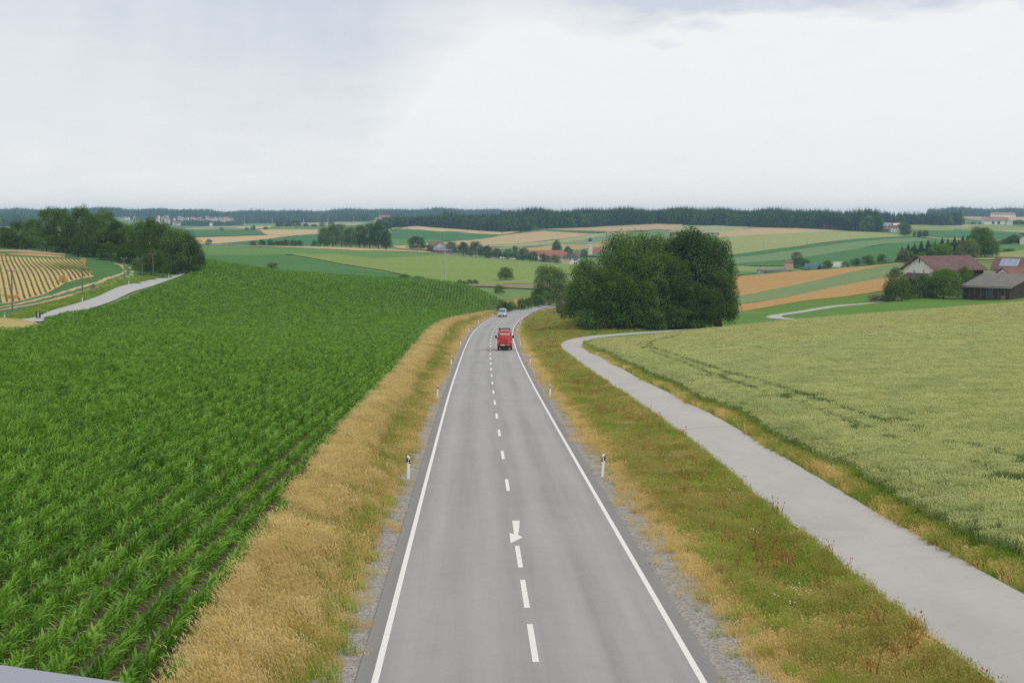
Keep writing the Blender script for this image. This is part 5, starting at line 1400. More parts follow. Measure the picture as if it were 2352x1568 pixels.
# --- farm
cx_, cy_ = at_px(2148, 425), 425.0
e1, e2 = np.array([math.cos(R(30)), math.sin(R(30))]), np.array([-math.sin(R(30)), math.cos(R(30))])
c = np.array([cx_, cy_]) + e1 * 9 + e2 * 6
g0 = Tf(*c)
He = zpx(617.5, 428) - g0
barn = house('barn', 'large white farm barn with long brown tiled roof and gable to the left', c[0], c[1], R(30), 18, 12, He, zpx(590, 433) - zpx(617.5, 428) + .2, WHITEW, ROOF_BR, .9,
             wins=[], doors=[('l', -1.6, He - 1.2, .7, 1.1, PALEW), ('l', 1.8, He - 1.4, .7, 1.1, PALEW), ('f', 4.3, 2.2, 9.2, He - 2.3, TIMBER), ('l', 0, He + 1.6, .35, 1.5, TIMBER), ('f', 4.6, .1, 3.2, 2.0, TIMBER)], cat='barn', ground=g0)
MB().prism([(-10.5, 0), (-6.02, 0), (-6.02, He - 1.6), (-10.5, 1.9)][::-1], 'y', -1, 6).obj('lean_to', WHITEW, barn).location = (-3.02, -2, 0)
MB().add([(-14.2, -3.5, 1.9), (-9.05, -3.5, He - 1.2), (-9.05, 4.5, He - 1.2), (-14.2, 4.5, 1.9), (-14.2, -3.5, 2.1), (-9.05, -3.5, He - 1.0), (-9.05, 4.5, He - 1.0), (-14.2, 4.5, 2.1)],
         [(0, 3, 2, 1), (4, 5, 6, 7), (0, 1, 5, 4), (1, 2, 6, 5), (2, 3, 7, 6), (3, 0, 4, 7)]).obj('lean_to_roof', ROOF_BR, barn)
e1, e2 = np.array([math.cos(R(-30)), math.sin(R(-30))]), np.array([math.sin(R(30)), math.cos(R(30))])
c = np.array([at_px(2291, 450), 450.0]) + e1 * 11
g0 = Tf(*c); He = zpx(617, 444) - g0
fh = house('farmhouse', 'white farmhouse with brown roof carrying a blue solar panel', c[0], c[1], R(-30), 22, 11, He, zpx(591.5, 450) - zpx(617, 444), WHITEW, ROOF_BR, .8,
           wins=[('f', u, z, .9, 1.3) for u in (-8, -5, -2, 1, 4) for z in (He - 2.0,)], ground=g0, chimney=4)
for u in (-8, -5, -2, 1, 4):
    for s in (-1, 1):
        MB().box(u + s * .72 - .22, u + s * .72 + .22, -5.58, -5.505, He - 1.85, He - .55).obj('shutter', REDSH, fh)
RHf = zpx(591.5, 450) - zpx(617, 444); sl = RHf / 5.5
def on_roof(u0, u1, t0, t1, dz, mat, name):
    """panel on the front slope, t measured down from the ridge as a share of the half width"""
    P = []
    for u, t in ((u0, t0), (u1, t0), (u1, t1), (u0, t1)):
        P.append((u, -t * 5.5, He + .15 + RHf - t * RHf + .22 + dz))
    V = P + [(x, y, z + .08) for x, y, z in P]
    return mesh_obj(name, V, [(0, 1, 2, 3), (7, 6, 5, 4), (0, 4, 5, 1), (1, 5, 6, 2), (2, 6, 7, 3), (3, 7, 4, 0)], mat, fh)
SOLAR = simple('solar_glass', (.20, .25, .36), .2, .6, .1, 2)
on_roof(-9.6, -4.6, .20, .82, .05, simple('solar_frame', (.5, .52, .55), .5), 'solar_frame')
for i in range(3):
    for j in range(2):
        on_roof(-9.5 + i * 1.62, -8.0 + i * 1.62, .23 + j * .29, .50 + j * .29, .10, SOLAR, 'solar_panel')
on_roof(-1.2, -.4, .35, .45, .06, simple('skylight_glass', (.45, .5, .55), .2, .6), 'skylight')
c = np.array([at_px(2306, 432), 432.0]) + np.array([math.cos(R(28)), math.sin(R(28))]) * 4.5
g0 = Tf(*c); He2 = zpx(628.5, 430) - g0
house('porch_wing', 'small red-brown gabled wing between farmhouse and grey shed', c[0], c[1], R(28), 10, 4.6, He2, 1.5, WHITEW, ROOF_RB, .4, wins=[('l', 0, He2 - 1.4, 1.4, 1.6)], cat='wing', ground=g0)
# grey-roofed open shed
e1, e2 = np.array([.72, -.694]), np.array([.694, .72])
p0 = np.array([at_px(2212, 405), 405.0])
c = p0 + e1 * 6.6 + e2 * 12
g0 = Tf(*p0); He3 = zpx(656, 405) - g0
shed = house('cattle_shed', 'low dark timber shed with broad weathered grey roof', c[0], c[1], math.atan2(-.694, .72), 13.2, 24, He3, zpx(628.4, 414) - zpx(656, 405), TIMBER, ROOF_GR, .5,
             doors=[('f', 1.0, .05, 1.6, He3 - .3, DARKM), ('f', 4.5, .05, 1.3, 1.3, WOODG)], cat='shed', ground=g0 )
for i in range(9):
    MB().box(-6.5 + i * 1.6, -6.35 + i * 1.6, -12.08, -12.005, .2, He3).obj('post', WOODG, shed)
MB().tube([(-7.1, -12.55, 0), (-7.1, -12.55, He3 - .05)], .06, 6).obj('downpipe', METALG, shed)
MB().tube([(-7.1, -12.65, He3 - .05), (7.1, -12.65, He3 - .05)], .08, 6).obj('gutter', METALG, shed)
q = hit(2316, 668, 380, 420)
o = empty('tent', (q[0], q[1] - 1.0, Tf(q[0], q[1] - 1.0)))
MB().ring_loft([[(r * math.cos(a), r * .8 * math.sin(a), z) for a in np.linspace(0, 2 * math.pi, 13)[:-1]] for r, z in ((1.1, 0), (1.0, .45), (.65, .85), (.1, 1.05))]).obj('canopy', simple('tent_orange', (.62, .10, .03), .6), o, True)
tag(o, 'small orange dome-shaped cover beside the grey shed', 'tent')

# --- village
def vh(name, label, px, Y, rot, L, W, H, RH, wall, roof, pyb=None, **k):
    X = at_px(px, Y)
    return house(name, label, X, Y, R(rot), L, W, H, RH, wall, roof, k.pop('over', .5), group=k.pop('group', 'village houses'), **k)
w3 = [('f', u, 2.9, .7, 1.2) for u in (-2.6, -1.7, -.8, 2.1, 3.0, 3.9)]
v = vh('village_house', 'white village house with dark hipped roof beside the green field', 1311, 1125, 3, 11.5, 9, 5.2, 2.6, WHITEW, ROOF_DK, hip=.9, wins=w3 + [('f', u, .5, .8, 1.1) for u in (2.2, 3.6)], over=.7)
MB().box(-5.6, -1.2, -4.62, -4.52, .6, 4.4).obj('orange_panel', simple('ochre_render', (.62, .42, .22), .9), v)
vh('village_house', 'long red roof of the upper village barn', 1256, 1290, 4, 26, 10, 4, 3.6, WHITEW, ROOF_RED)
vh('village_house', 'lower red roof in front of the upper barn', 1272, 1230, 8, 20, 10, 3, 4.2, CREAMW, ROOF_RED)
vh('village_house', 'red-brown house at the left end of the village', 1001, 1180, 10, 9, 8, 4.5, 2.6, WHITEW, ROOF_RB, wins=[('f', -2, 2.4, .8, 1.1), ('f', 2, 2.4, .8, 1.1)])
vh('village_house', 'white gabled house behind the electricity mast', 1013, 1170, 80, 8, 6, 5, 2.4, WHITEW, ROOF_RB, wins=[('l', 0, 3, .8, 1.1)])
vh('village_barn', 'long barn with blue-grey roof at the left end of the village', 1016, 1130, -3, 16, 8, 2.2, 2.0, simple('brick_wall', (.30, .14, .10), .9), simple('solar_roof', (.14, .16, .24), .4, .4))
vh('village_house', 'brown-roofed house between the village trees', 1081, 1190, 12, 9, 8, 5, 2.8, CREAMW, ROOF_RB)
vh('village_house', 'small red-roofed house left of the church', 1320, 1350, 0, 8, 7, 3.5, 2.4, WHITEW, ROOF_RB, wins=[('f', 0, 1.5, .8, 1)])
vh('village_house', 'pale house half hidden among the village trees', 1136, 1200, 20, 8, 7, 4.5, 2.3, CREAMW, ROOF_RB)
# church with onion dome
Yc_ = 1500.0; Xc_ = at_px(1355.5, Yc_); gz = Tf(Xc_, Yc_)
o = empty('church', (Xc_, Yc_, gz), R(4))
zt = zpx(555.3, Yc_) - gz; zm = zpx(564.5, Yc_) - gz
MB().box(-1.9, 1.9, -1.9, 1.9, -.5, zm).obj('tower', CREAMW, o)
MB().box(-2.05, 2.05, -2.05, 2.05, zm, zm + .35).obj('cornice', simple('grey_stone', (.42, .42, .45), .9), o)
MB().prism([(1.75 * math.cos(a), 1.75 * math.sin(a)) for a in np.linspace(.3927, .3927 + 2 * math.pi, 9)[:-1]], 'z', zm + .35, zt).obj('belfry', WHITEW, o)
for u in (-.75, .75):
    MB().box(u - .28, u + .28, -1.72, -1.6, zt - 2.6, zt - .7).obj('sound_opening', GLASS, o)
prof = [(1.75, 0), (1.5, .15), (1.45, .5), (2.05, 1.3), (2.15, 2.0), (1.8, 2.8), (1.0, 3.5), (.35, 3.9), (.18, 4.3), (.1, 5.0), (.02, 5.6)]
MB().ring_loft([[(r * math.cos(a), r * math.sin(a), zt + .02 + z) for a in np.linspace(0, 2 * math.pi, 17)[:-1]] for r, z in prof]).obj('onion_dome', simple('slate_dome', (.045, .055, .075), .5, .4), o, True)
hn_ = zpx(580.5, Yc_) - gz; rn_ = zpx(568, Yc_) - gz
MB().box(-2.6, 14, 2.2, 10.2, -.5, hn_).obj('nave_wall', WHITEW, o)
MB().add([(-3, 1.8, hn_ - .1), (14.5, 1.8, hn_ - .1), (14.5, 10.6, hn_ - .1), (-3, 10.6, hn_ - .1), (.5, 6.2, rn_), (13, 6.2, rn_)], [(0, 1, 5, 4), (1, 2, 5), (2, 3, 4, 5), (3, 0, 4), (3, 2, 1, 0)]).obj('nave_roof', ROOF_RED, o)
for u in (1, 4.5, 8, 11.5): MB().box(u - .4, u + .4, 2.08, 2.16, hn_ - 3.8, hn_ - 1.2).obj('window', GLASS, o)
tag(o, 'white village church with dark onion-domed tower and red nave roof', 'church')
# parked white cars at the village edge
CARW = simple('car_white', (.75, .75, .74), .3, .5, .03)
CARB = simple('car_blue', (.12, .24, .32), .35, .5, .05)
TYRE = simple('tyre', (.02, .02, .02), .9)
def far_car(label, px, Y, rot, mat, L=4.3, H=1.45, name='parked_car', box=False):
    X = at_px(px, Y); o = empty(name, (X, Y, Tf(X, Y)), R(rot))
    if box:
        MB().box(-L / 2, L * .22, -1.2, 1.2, .6, H).obj('cargo_box', mat, o); MB().prism([(L * .24, .5), (L * .5, .5), (L * .5, H * .45), (L * .42, H * .75), (L * .24, H * .78)], 'y', -1.1, 1.1).obj('cab', mat, o)
    else:
        MB().prism([(-L / 2, .35), (L / 2, .35), (L / 2, .75), (L * .28, .9), (L * .12, H), (-L * .3, H), (-L / 2, .95)], 'y', -.85, .85).obj('body', mat, o)
        MB().prism([(-L * .33, .95), (L * .22, .95), (L * .11, H - .08), (-L * .28, H - .08)], 'y', -.87, .87).obj('windows', GLASS, o)
    for x in (-L * .3, L * .3):
        for y in (-.86, .86) if not box else (-1.1, 1.1):
            MB().tube([(x, y - .1, .33), (x, y + .1, .33)], .33, 10).obj('wheel', TYRE, o)
    return tag(o, label, 'truck' if box else 'car')
far_car('white car parked below the village trees, left one', 1155, 1105, 20, CARW)
far_car('white car parked below the village trees, right one', 1178, 1105, 0, CARW)
far_car('white box truck driving behind the strip field', 1928, 800, 8, CARW, 7.5, 3.2, 'box_truck', True)
far_car('teal truck standing right of the valley shed tree', 1872, 840, 4, CARB, 11, 2.8, 'flatbed_truck', True)
far_car('blue-grey car under the valley shed roof', 1748, 845, 30, simple('car_greyblue', (.25, .30, .38), .35, .5))
# open shed in the valley
X0 = at_px(1778, 850); o = empty('open_shed', (X0, 850, Tf(X0, 850)), R(-4))
hh = zpx(619, 850) - Tf(X0, 850)
MB().prism([(-5, hh - 1.1), (0, hh), (5, hh - 1.1), (5, hh - .9), (0, hh + .2), (-5, hh - .9)], 'x', -9, 9).obj('roof', simple('shed_roof', (.085, .085, .095), .7), o)
for x in (-8.4, -5, -1.6, 1.8, 5.2, 8.4):
    for y in (-4.4, 4.4): MB().box(x - .15, x + .15, y - .15, y + .15, 0, hh - .9).obj('post', TIMBER, o)
MB().box(-8.4, 8.4, -4.5, -4.3, hh - 1.35, hh - 1.02).obj('beam', TIMBER, o)
tag(o, 'open-sided shed with dark flat gable roof in the valley', 'shed')
X0 = at_px(1811, 870)
house('hut', 'small pink hut behind the open valley shed', X0, 870, 0, 4.5, 4, 3.4, 1.0, simple('pink_render', (.52, .34, .28), .9), ROOF_RB, .2, cat='hut')
# --- far farms
far = [('white three-storey far farmhouse right of the spruce forest', 2053, 1650, 2, 10.5, 8, 5.0, 1.8, WHITEW, ROOF_RB), ('long pale roof behind the white far farmhouse', 2060, 1720, 0, 10, 8, 6, 1.6, WHITEW, simple('pale_roof', (.62, .61, .60), .8)),
       ('white gable with blue-grey roof at the forest end', 2032, 1700, 20, 9, 7, 5, 2.6, WHITEW, simple('bluegrey_roof', (.22, .25, .32), .8)), ('red-roofed shed left of the white far farmhouse', 2036, 1660, 0, 7, 6, 2.5, 2, simple('brick_wall', (.30, .14, .10), .9), ROOF_RED),
       ('long pink-roofed barn on the far right', 2278, 2300, 0, 30, 14, 5.5, 5.5, WHITEW, ROOF_PK), ('brown house right of the long pink-roofed barn', 2304, 2320, 0, 9, 8, 6, 4, simple('brown_wall', (.33, .22, .19), .9), ROOF_PK),
       ('white gabled far house with grey roof', 2316, 2150, 70, 11, 8, 4.5, 3, WHITEW, simple('grey_roof', (.30, .31, .33), .8)), ('long red barn on the far right hill', 2300, 3650, 0, 52, 20, 6, 5, WHITEW, ROOF_PK),
       ('red-roofed farm on the left of the forest', 884, 3450, 5, 24, 14, 7, 5, WHITEW, ROOF_RED), ('white house at the right picture edge', 2358, 900, 60, 8, 7, 3.5, 2, WHITEW, ROOF_RED)]
for i, (lab, px, Y, rot, L, W_, H_, RH, wa, ro) in enumerate(far):
    wins = [('f', u, z, .8, 1.1) for u in np.linspace(-L / 2 + 1.2, L / 2 - 1.2, 6) for z in ((.9, 3.2) if H_ > 4 else (1.2,))] if i in (0, 2, 6, 9) else ([('f', u, .5, 4, 3.5) for u in (-2, 6)] if i == 4 else ())
    house('far_house' if 'house' in lab else 'far_barn', lab, at_px(px, Y), Y, R(rot), L, W_, H_, RH, wa, ro, .6, wins=wins, cat='house' if 'house' in lab else 'barn', group='far farm buildings')
# --- far town
town = [(150, 150, 80), (290, 140, 40), (690, 165, 40), (720, 165, 25), (800, 145, 60), (850, 165, 60), (890, 185, 30), (860, 128, 60), (960, 210, 50), (1000, 172, 22), (1000, 235, 30), (1035, 240, 30), (1080, 247, 60), (1090, 138, 50), (1135, 146, 62), (1110, 178, 60),
        (1230, 160, 60), (1170, 192, 50), (1270, 228, 60), (1335, 150, 70), (1340, 205, 60), (1390, 168, 40), (1392, 212, 50), (1430, 172, 60), (1440, 222, 70), (1470, 154, 40), (1480, 186, 50), (1540, 195, 60), (1575, 208, 44), (1600, 143, 60), (1640, 165, 60), (1620, 216, 50),
        (1700, 176, 60), (1720, 154, 60), (1790, 160, 50), (1840, 150, 50), (1860, 176, 50), (1900, 160, 70), (1950, 154, 70), (1910, 205, 110), (2050, 200, 84), (2020, 166, 60), (1480, 232, 40), (1660, 285, 40)]
town.sort(key=lambda t: t[0])
TW = [WHITEW, WHITEW, WHITEW, simple('peach_render', (.72, .56, .44), .9)]
TR = [ROOF_RED, ROOF_RB, ROOF_RB, ROOF_PK]
for i, (x, y, w) in enumerate(town):
    px, py = (480 + x / 4.523) / 1.7415, (840 + y / 4.523) / 1.7415
    Y = 3300 + (262 - y) * 4.6
    L = max(7, w / 7.877 * Y / 3640 * 1.05); X = at_px(px, Y)
    zb_ = zpx(py + 3.4, Y)
    gz = Tf(X, Y); extra = np.clip(zb_ - gz, 0, 14)
    rot = [0, 75, 10, -70, 85, -12][i % 6]
    t = i + 1
    od = ORD[i] if i < 24 else f'{t}th'
    side = 'tower block' if w == 25 else 'house'
    house('town_house', f'small {["white", "white", "white", "peach"][i % 4]} {side} with {["red", "brown", "brown", "pink"][(i // 2) % 4]} roof in the far town, {od} from the left', X, Y, R(rot), L, L * .8, (12 if w == 25 else 5.6) + extra, 1.9 if w != 25 else .8, TW[i % 4], TR[(i // 2) % 4], .6,
          wins=[('f', -L * .22, 2.2 + extra, 1.2, 1.6), ('f', L * .22, 2.2 + extra, 1.2, 1.6), ('l', 0, 2.4 + extra, 1.4, 1.6)], group='houses of the far town')

# ================================================================== STRAWBERRY FIELD, BALES, FENCES
straw_poly = hits(zp('z1', [(-260, 560), (0, 556), (40, 564), (400, 577), (640, 588), (760, 604), (800, 660), (860, 742), (720, 770), (600, 805), (480, 870), (400, 912), (220, 960), (100, 988), (-60, 1000), (-260, 1020)]), 225, 460)
berry = structure(sheet('strawberry_field', straw_poly, field_mat('straw_mulch', (.52, .35, .17), (.62, .44, .23), (.48, .36, .18), .15, 1.88, fine=2.5, fine_amt=.25), .10, .3))
BERRY = leaf_mat('strawberry_leaf', (.11, .18, .05), (.16, .24, .065), (.22, .29, .09), .2, 0, 1.0)
dv = np.array([-.316, .949]); nv = np.array([.949, .316])
SPN = np.array(straw_poly); pr = SPN @ nv
u = pr.min() + .5
while u < pr.max():
    tt_ = np.arange(200, 520, 1.0)
    P = nv[None] * u + dv[None] * tt_[:, None]
    m = inside(straw_poly, P[:, 0], P[:, 1]) & in_view(P[:, 0], P[:, 1], .36, 4)
    if m.sum() > 6:
        ks = np.nonzero(m)[0]; P = P[ks[0]:ks[-1] + 1]; n = len(P)
        wd = .12 + .07 * rng.random(n); jt = rng.normal(0, .03, n); hh_ = .22 + .08 * rng.random(n)
        V = []
        z = T(P[:, 0], P[:, 1]) + .1
        for f, hz_ in ((-1, .0), (-.6, .8), (0, 1.0), (.6, .8), (1, .0)):
            q = P + nv[None] * (f * wd + jt)[:, None]
            V.append(np.stack([q[:, 0], q[:, 1], z + hz_ * hh_], -1))
        V = np.stack(V, 1); idx = np.arange(n * 5).reshape(n, 5)
        Fq = np.stack([idx[:-1, :-1], idx[:-1, 1:], idx[1:, 1:], idx[1:, :-1]], -1).reshape(-1, 4)
        link(bpy.data.objects.new('strawberry_row', np_mesh('strawberry_row', V.reshape(-1, 3), Fq, BERRY)), berry)
    u += 1.02
BALE = simple('straw_bale', (.52, .33, .12), .95, .1, .25, 6)
def bale(label, px, py, lo, hi, dz=0.0, dx=0.0, L=1.25):
    x, y = hit(px, py, lo, hi); x += dx
    o = empty('straw_bale', (x, y, Tf(x, y) + .05 + dz), rng.uniform(-.2, .2))
    b = .05
    MB().ring_loft([[(L / 2 - e, sy * (.35 - e), sz) if False else (sx * (L / 2 - e), sy * (.36 - e), zz_) for sx, sy in ((-1, -1), (1, -1), (1, 1), (-1, 1))] for zz_, e in ((0, b), (b, 0), (.62, 0), (.67, b))]).obj('bale_body', BALE, o)
    for sx in (-.3, .3): MB().box(sx - .02, sx + .02, -.37, .37, -.0, .68).obj('twine', simple('twine', (.35, .26, .12), .9), o)
    return tag(o, label, 'straw bale', 'straw bales on the strawberry field')
bale('straw bale at the upper right corner of the strawberry field', 191.5, 605.5, 250, 460, 0)
bale('straw bale on top of the one at the upper right field corner', 191.5, 605.5, 250, 460, .68)
bale('lower straw bale of the stack in the middle of the strawberry rows', 145, 648, 240, 400, 0, 0, 1.5)
bale('upper straw bale of the stack in the middle of the strawberry rows', 145, 648, 240, 400, .68, 0, 1.3)
bale('left straw bale behind the nearest wooden pole', 27, 686, 230, 330, 0, 0, 1.2)
bale('right straw bale behind the nearest wooden pole', 34, 686, 230, 330, 0, .2, 1.2)
bale('straw bale at the far end of the rows on the left edge', 5, 589, 300, 470, 0, 0, 1.5)

def fence(name, label, L, step, h, rails, pr, mat, cap=None, rail_r=.05, jit=.0):
    L = np.asarray(L); d = np.concatenate([[0], np.cumsum(np.linalg.norm(np.diff(L, axis=0), axis=1))])
    S = np.arange(0, d[-1], step); X, Y = np.interp(S, d, L[:, 0]), np.interp(S, d, L[:, 1])
    Z = T(X, Y)
    o = empty(name, (X[0], Y[0], Z[0])); x0, y0, z0 = X[0], Y[0], Z[0]
    pm = MB().box(-pr, pr, -pr, pr, -.2, h).mesh('post', mat)
    cm = MB().box(-pr * 1.2, pr * 1.2, -pr * 1.2, pr * 1.2, h, h + .1).mesh('post_cap', cap) if cap else None
    for i in range(len(X)):
        p = part('post', pm, o, (X[i] - x0, Y[i] - y0, Z[i] - z0), rng.uniform(-.2, .2))
        p.rotation_euler[0] = rng.normal(0, .03)
        if cm and i % 3 == 0: part('post_cap', cm, p)
    for r in rails:
        MB().tube([(X[i] - x0, Y[i] - y0 - pr, Z[i] - z0 + r * h) for i in range(len(X))], rail_r, 4).obj('rail' if rail_r > .02 else 'wire', mat, o)
    return tag(o, label, 'fence')
zf = lambda pts: [((3500 + x / 3.946) / 1.7415, (1000 + y / 3.946) / 1.7415) for x, y in pts]
fence('paddock_fence', 'grey wooden three-rail fence along the farm bushes', hits(zf([(320, 742), (620, 728), (940, 722), (1240, 708), (1420, 692)]), 360, 430), 2.5, 1.35, (.35, .65, .93), .075, WOODG, simple('white_cap', (.7, .7, .7), .8))
fence('pasture_fence', 'dark-posted pasture fence in front of the farm shed', hits(zf([(330, 760), (590, 775), (910, 776), (1240, 762), (1580, 744), (1920, 714), (2250, 690), (2500, 672)]), 350, 420), 4.4, 1.3, (.5, .9), .07, TIMBER, None, .018)
fence('wire_fence', 'thin wire fence with grey posts along the side lane', hits(zp('z1', [(-100, 1060), (220, 1020), (450, 985), (700, 930), (870, 885), (1040, 830), (1210, 760)]), 225, 400), 8.0, 1.2, (.45, .75, .97), .035, simple('grey_post', (.30, .29, .27), .9), None, .008)

# ================================================================== POLES, MASTS, SIGNS
def pole(label, px, pyb, pyt, Y, r=.11, arms=0, mat=None, group=None, name='utility_pole', lo=None):
    X = at_px(px, Y); zb_ = Tf(X, Y); h = max(3.0, CZ + ray(px, pyt)[1] * Y - zb_)
    o = empty(name, (X, Y, zb_))
    MB().tube([(0, 0, -.3), (0, 0, h)], [r, r * .75], 8).obj('shaft', mat or WOODG, o)
    for k in range(arms):
        MB().box(-.7, .7, -.06, .06, h - .25 - k * .8, h - .13 - k * .8).obj('crossarm', mat or WOODG, o)
        for u in (-.6, .6): MB().tube([(u, 0, h - .14 - k * .8), (u, 0, h + .1 - k * .8)], .05, 6).obj('insulator', simple('insulator', (.55, .52, .48), .3, .5), o)
    tag(o, label, 'pole', group)
    return Vector((X, Y, zb_ + h))
tops = [pole('old wooden pole nearest the left picture edge', 27, 720, 620, 246, .13, 1, group='poles along the side lane'), pole('wooden pole beside the triangular sign', 189, 690, 614, 296, .12, 1, group='poles along the side lane'),
        pole('wooden pole where the field track bends', 285.5, 650, 592, 352, .12, 1, group='poles along the side lane'), pole('wooden pole before the small copse tree', 352, 628, 582, 378, .12, 1, group='poles along the side lane'), ]
pole('short leaning pole left of the small copse tree', 327.5, 623, 608, 384, .12, 0, group='poles along the side lane')
def wires(name, label, A, B, sag, n, dx, r=.012, dz=0.0):
    o = empty(name, A)
    for k in range(n):
        u = (k - (n - 1) / 2) * dx
        pts = []
        for i in range(13):
            t = i / 12; p = A.lerp(B, t) - A
            pts.append((p.x + u, p.y, p.z - sag * 4 * t * (1 - t) + dz))
        MB().tube(pts, r, 4).obj('wire', simple('wire', (.20, .21, .22), .6, .3), o)
    return tag(o, label, 'power line')
for i, (a, b) in enumerate(zip(tops[:-1], tops[1:])):
    wires('telephone_wire', ['wire between the two nearest lane poles', 'wire between the sign pole and the bend pole', 'wire between the bend pole and the copse pole'][i], a, b, .8, 2, 1.2, .01)
# electricity mast in the middle
Ym = 600.0; Xm = at_px(1022, Ym); zb_ = Tf(Xm, Ym); hm_ = zpx(572, Ym) - zb_
o = empty('electricity_mast', (Xm, Ym, zb_), R(8))
MASTM = simple('mast_concrete', (.40, .40, .39), .8, .2, .08, 3)
MB().tube([(0, 0, -.5), (0, 0, hm_ * .5), (0, 0, hm_)], [.30, .22, .14], 10).obj('shaft', MASTM, o)
MB().box(-2.1, 2.1, -.1, .1, hm_ - .35, hm_ - .15).obj('crossarm', MASTM, o)
MB().box(-.1, 2.3, -.08, .08, hm_ - 2.1, hm_ - 1.95).obj('lower_crossarm', MASTM, o)
for u in (-2.0, -1.0, 1.0, 2.0): MB().tube([(u, 0, hm_ - .36), (u, 0, hm_ - .75)], .07, 6).obj('insulator', simple('insulator', (.55, .52, .48), .3, .5), o)
MB().tube([(-1.9, 0, hm_ - .4), (-1.95, .1, hm_ - 1.5)], .03, 5).obj('jumper', DARKM, o)
tag(o, 'tall grey concrete electricity mast standing in the green field', 'mast')
wires('power_line', 'power line running right from the electricity mast', Vector((Xm, Ym, zb_ + hm_ - .7)), Vector((at_px(1470, 640), 640, Tf(at_px(1470, 640), 640) + 9)), 2.2, 3, 1.2, .02)
wires('power_line', 'power line running left from the electricity mast', Vector((Xm, Ym, zb_ + hm_ - .7)), Vector((at_px(700, 900), 900, Tf(at_px(700, 900), 900) + 10)), 3.0, 3, 1.2, .02)
for px, yb, yt, Y, lb in ((1754, 577, 558, 1110, 'thin grey pole on the pale slope, left of three'), (1854, 565, 547, 1180, 'thin grey pole on the pale slope, middle of three'), (1950.5, 551.5, 534.5, 1290, 'thin grey pole on the pale slope, right of three'), (2041, 543, 528, 1480, 'dark pole below the white far farmhouse'), (2120, 543, 528, 1400, 'pale pole between two round far trees'),
                         (1750, 610, 605, 905, 'short post beside the valley road, left'), (1767, 610, 604, 905, 'short post beside the valley road, right')):
    pole(lb, px, yb, yt, Y, .16, 0, simple('grey_post', (.30, .29, .27), .9), 'poles on the right slopes', 'line_pole')
for px, yt, Y, lb in ((562.7, 493, 3200, 'pale far pylon right of the town'), (754.5, 496, 2900, 'pale far pylon above the round grove'), (698.7, 500, 3000, 'pale far pylon left of the grove'), (813, 497, 3300, 'pale far pylon left of the forest'), (627, 501, 3000, 'pale far pylon on the green fields')):
    pole(lb, px, 510, yt, Y, .5, 0, MASTM, 'far pylons', 'far_pylon')
# railway signal and equipment
Xs, Ys_ = at_px(971, 566), 566.0
o = empty('railway_signal', (Xs, Ys_, Tf(Xs, Ys_)))
hs = zpx(635.7, Ys_) - Tf(Xs, Ys_)
MB().tube([(0, 0, -.2), (0, 0, hs - .3)], .10, 8).obj('post', METALG, o)
MB().box(-.4, .4, -.15, .15, hs - 1.4, hs).obj('signal_head', DARKM, o)
MB().tube([(0, -.16, hs - .4), (0, -.30, hs - .4)], .12, 8).obj('hood', DARKM, o)
MB().box(-.9, .5, .2, .7, 0, hs - 1.9).obj('relay_box', METALG, o)
tag(o, 'dark railway signal head beside the track bushes', 'railway signal')
q = (at_px(1014, 560), 560)
o = empty('track_marker', (q[0], q[1], Tf(*q))); MB().box(-.25, .25, -.06, .06, 0, 1.9).obj('board', simple('post_white', (.74, .74, .71), .6), o); MB().box(-.26, .26, -.065, .065, -.2, .3).obj('foot', METALG, o)
tag(o, 'small white marker stone beside the railway', 'marker')
# back of the triangular sign
q = hit(213.7, 674, 230, 400); zs = Tf(*q); hs = zpx(650, q[1]) - zs
o = empty('warning_sign', (q[0], q[1], zs))
MB().tube([(0, 0, -.2), (0, 0, hs)], .04, 8).obj('post', METALG, o)
MB().prism([(-.5, hs - .85), (.5, hs - .85), (0, hs)], 'y', -.06, -.045).obj('sign_back', simple('sign_back', (.13, .14, .17), .6, .3), o)
MB().box(-.36, .36, -.06, -.045, hs - 1.25, hs - .92).obj('plate', simple('plate_grey', (.22, .23, .26), .6), o)
tag(o, 'triangular road sign seen from its grey back beside the lane', 'road sign')
q = hit(88, 731.5, 205, 260); zs = Tf(*q)
o = empty('marker_board', (q[0], q[1], zs))
MB().box(-.35, .35, -.03, .03, .1, 1.0).obj('board', simple('board_dark', (.05, .05, .055), .6), o)
MB().box(-.06, .05, -.045, -.031, .15, .98).obj('stripe', simple('post_white', (.74, .74, .71), .6), o)
MB().box(-.05, .05, .031, .08, -.2, .9).obj('post', METALG, o)
tag(o, 'dark marker board with a white stripe beside the lane end', 'marker board')
q = hit(1259.5, 790, 200, 300); zs = Tf(*q)
o = empty('survey_stake', (q[0], q[1], zs)); MB().tube([(0, 0, -.2), (0, 0, 1.9)], .035, 6).obj('stake', WOODG, o); MB().box(-.05, .05, -.05, .05, 1.9, 1.98).obj('cap', METALG, o)
tag(o, 'thin grey stake in the grass left of the path bend', 'stake')
q = hit(1178.5, 709.5, 380, 470)
o = empty('small_sign', (q[0], q[1] , Tf(*q))); MB().tube([(0, 0, -.1), (0, 0, .9)], .03, 6).obj('post', METALG, o); MB().box(-.3, .3, -.03, .03, .7, 1.05).obj('plate', simple('post_white', (.74, .74, .71), .6), o)
tag(o, 'small white sign on a thin post above the bend', 'road sign')

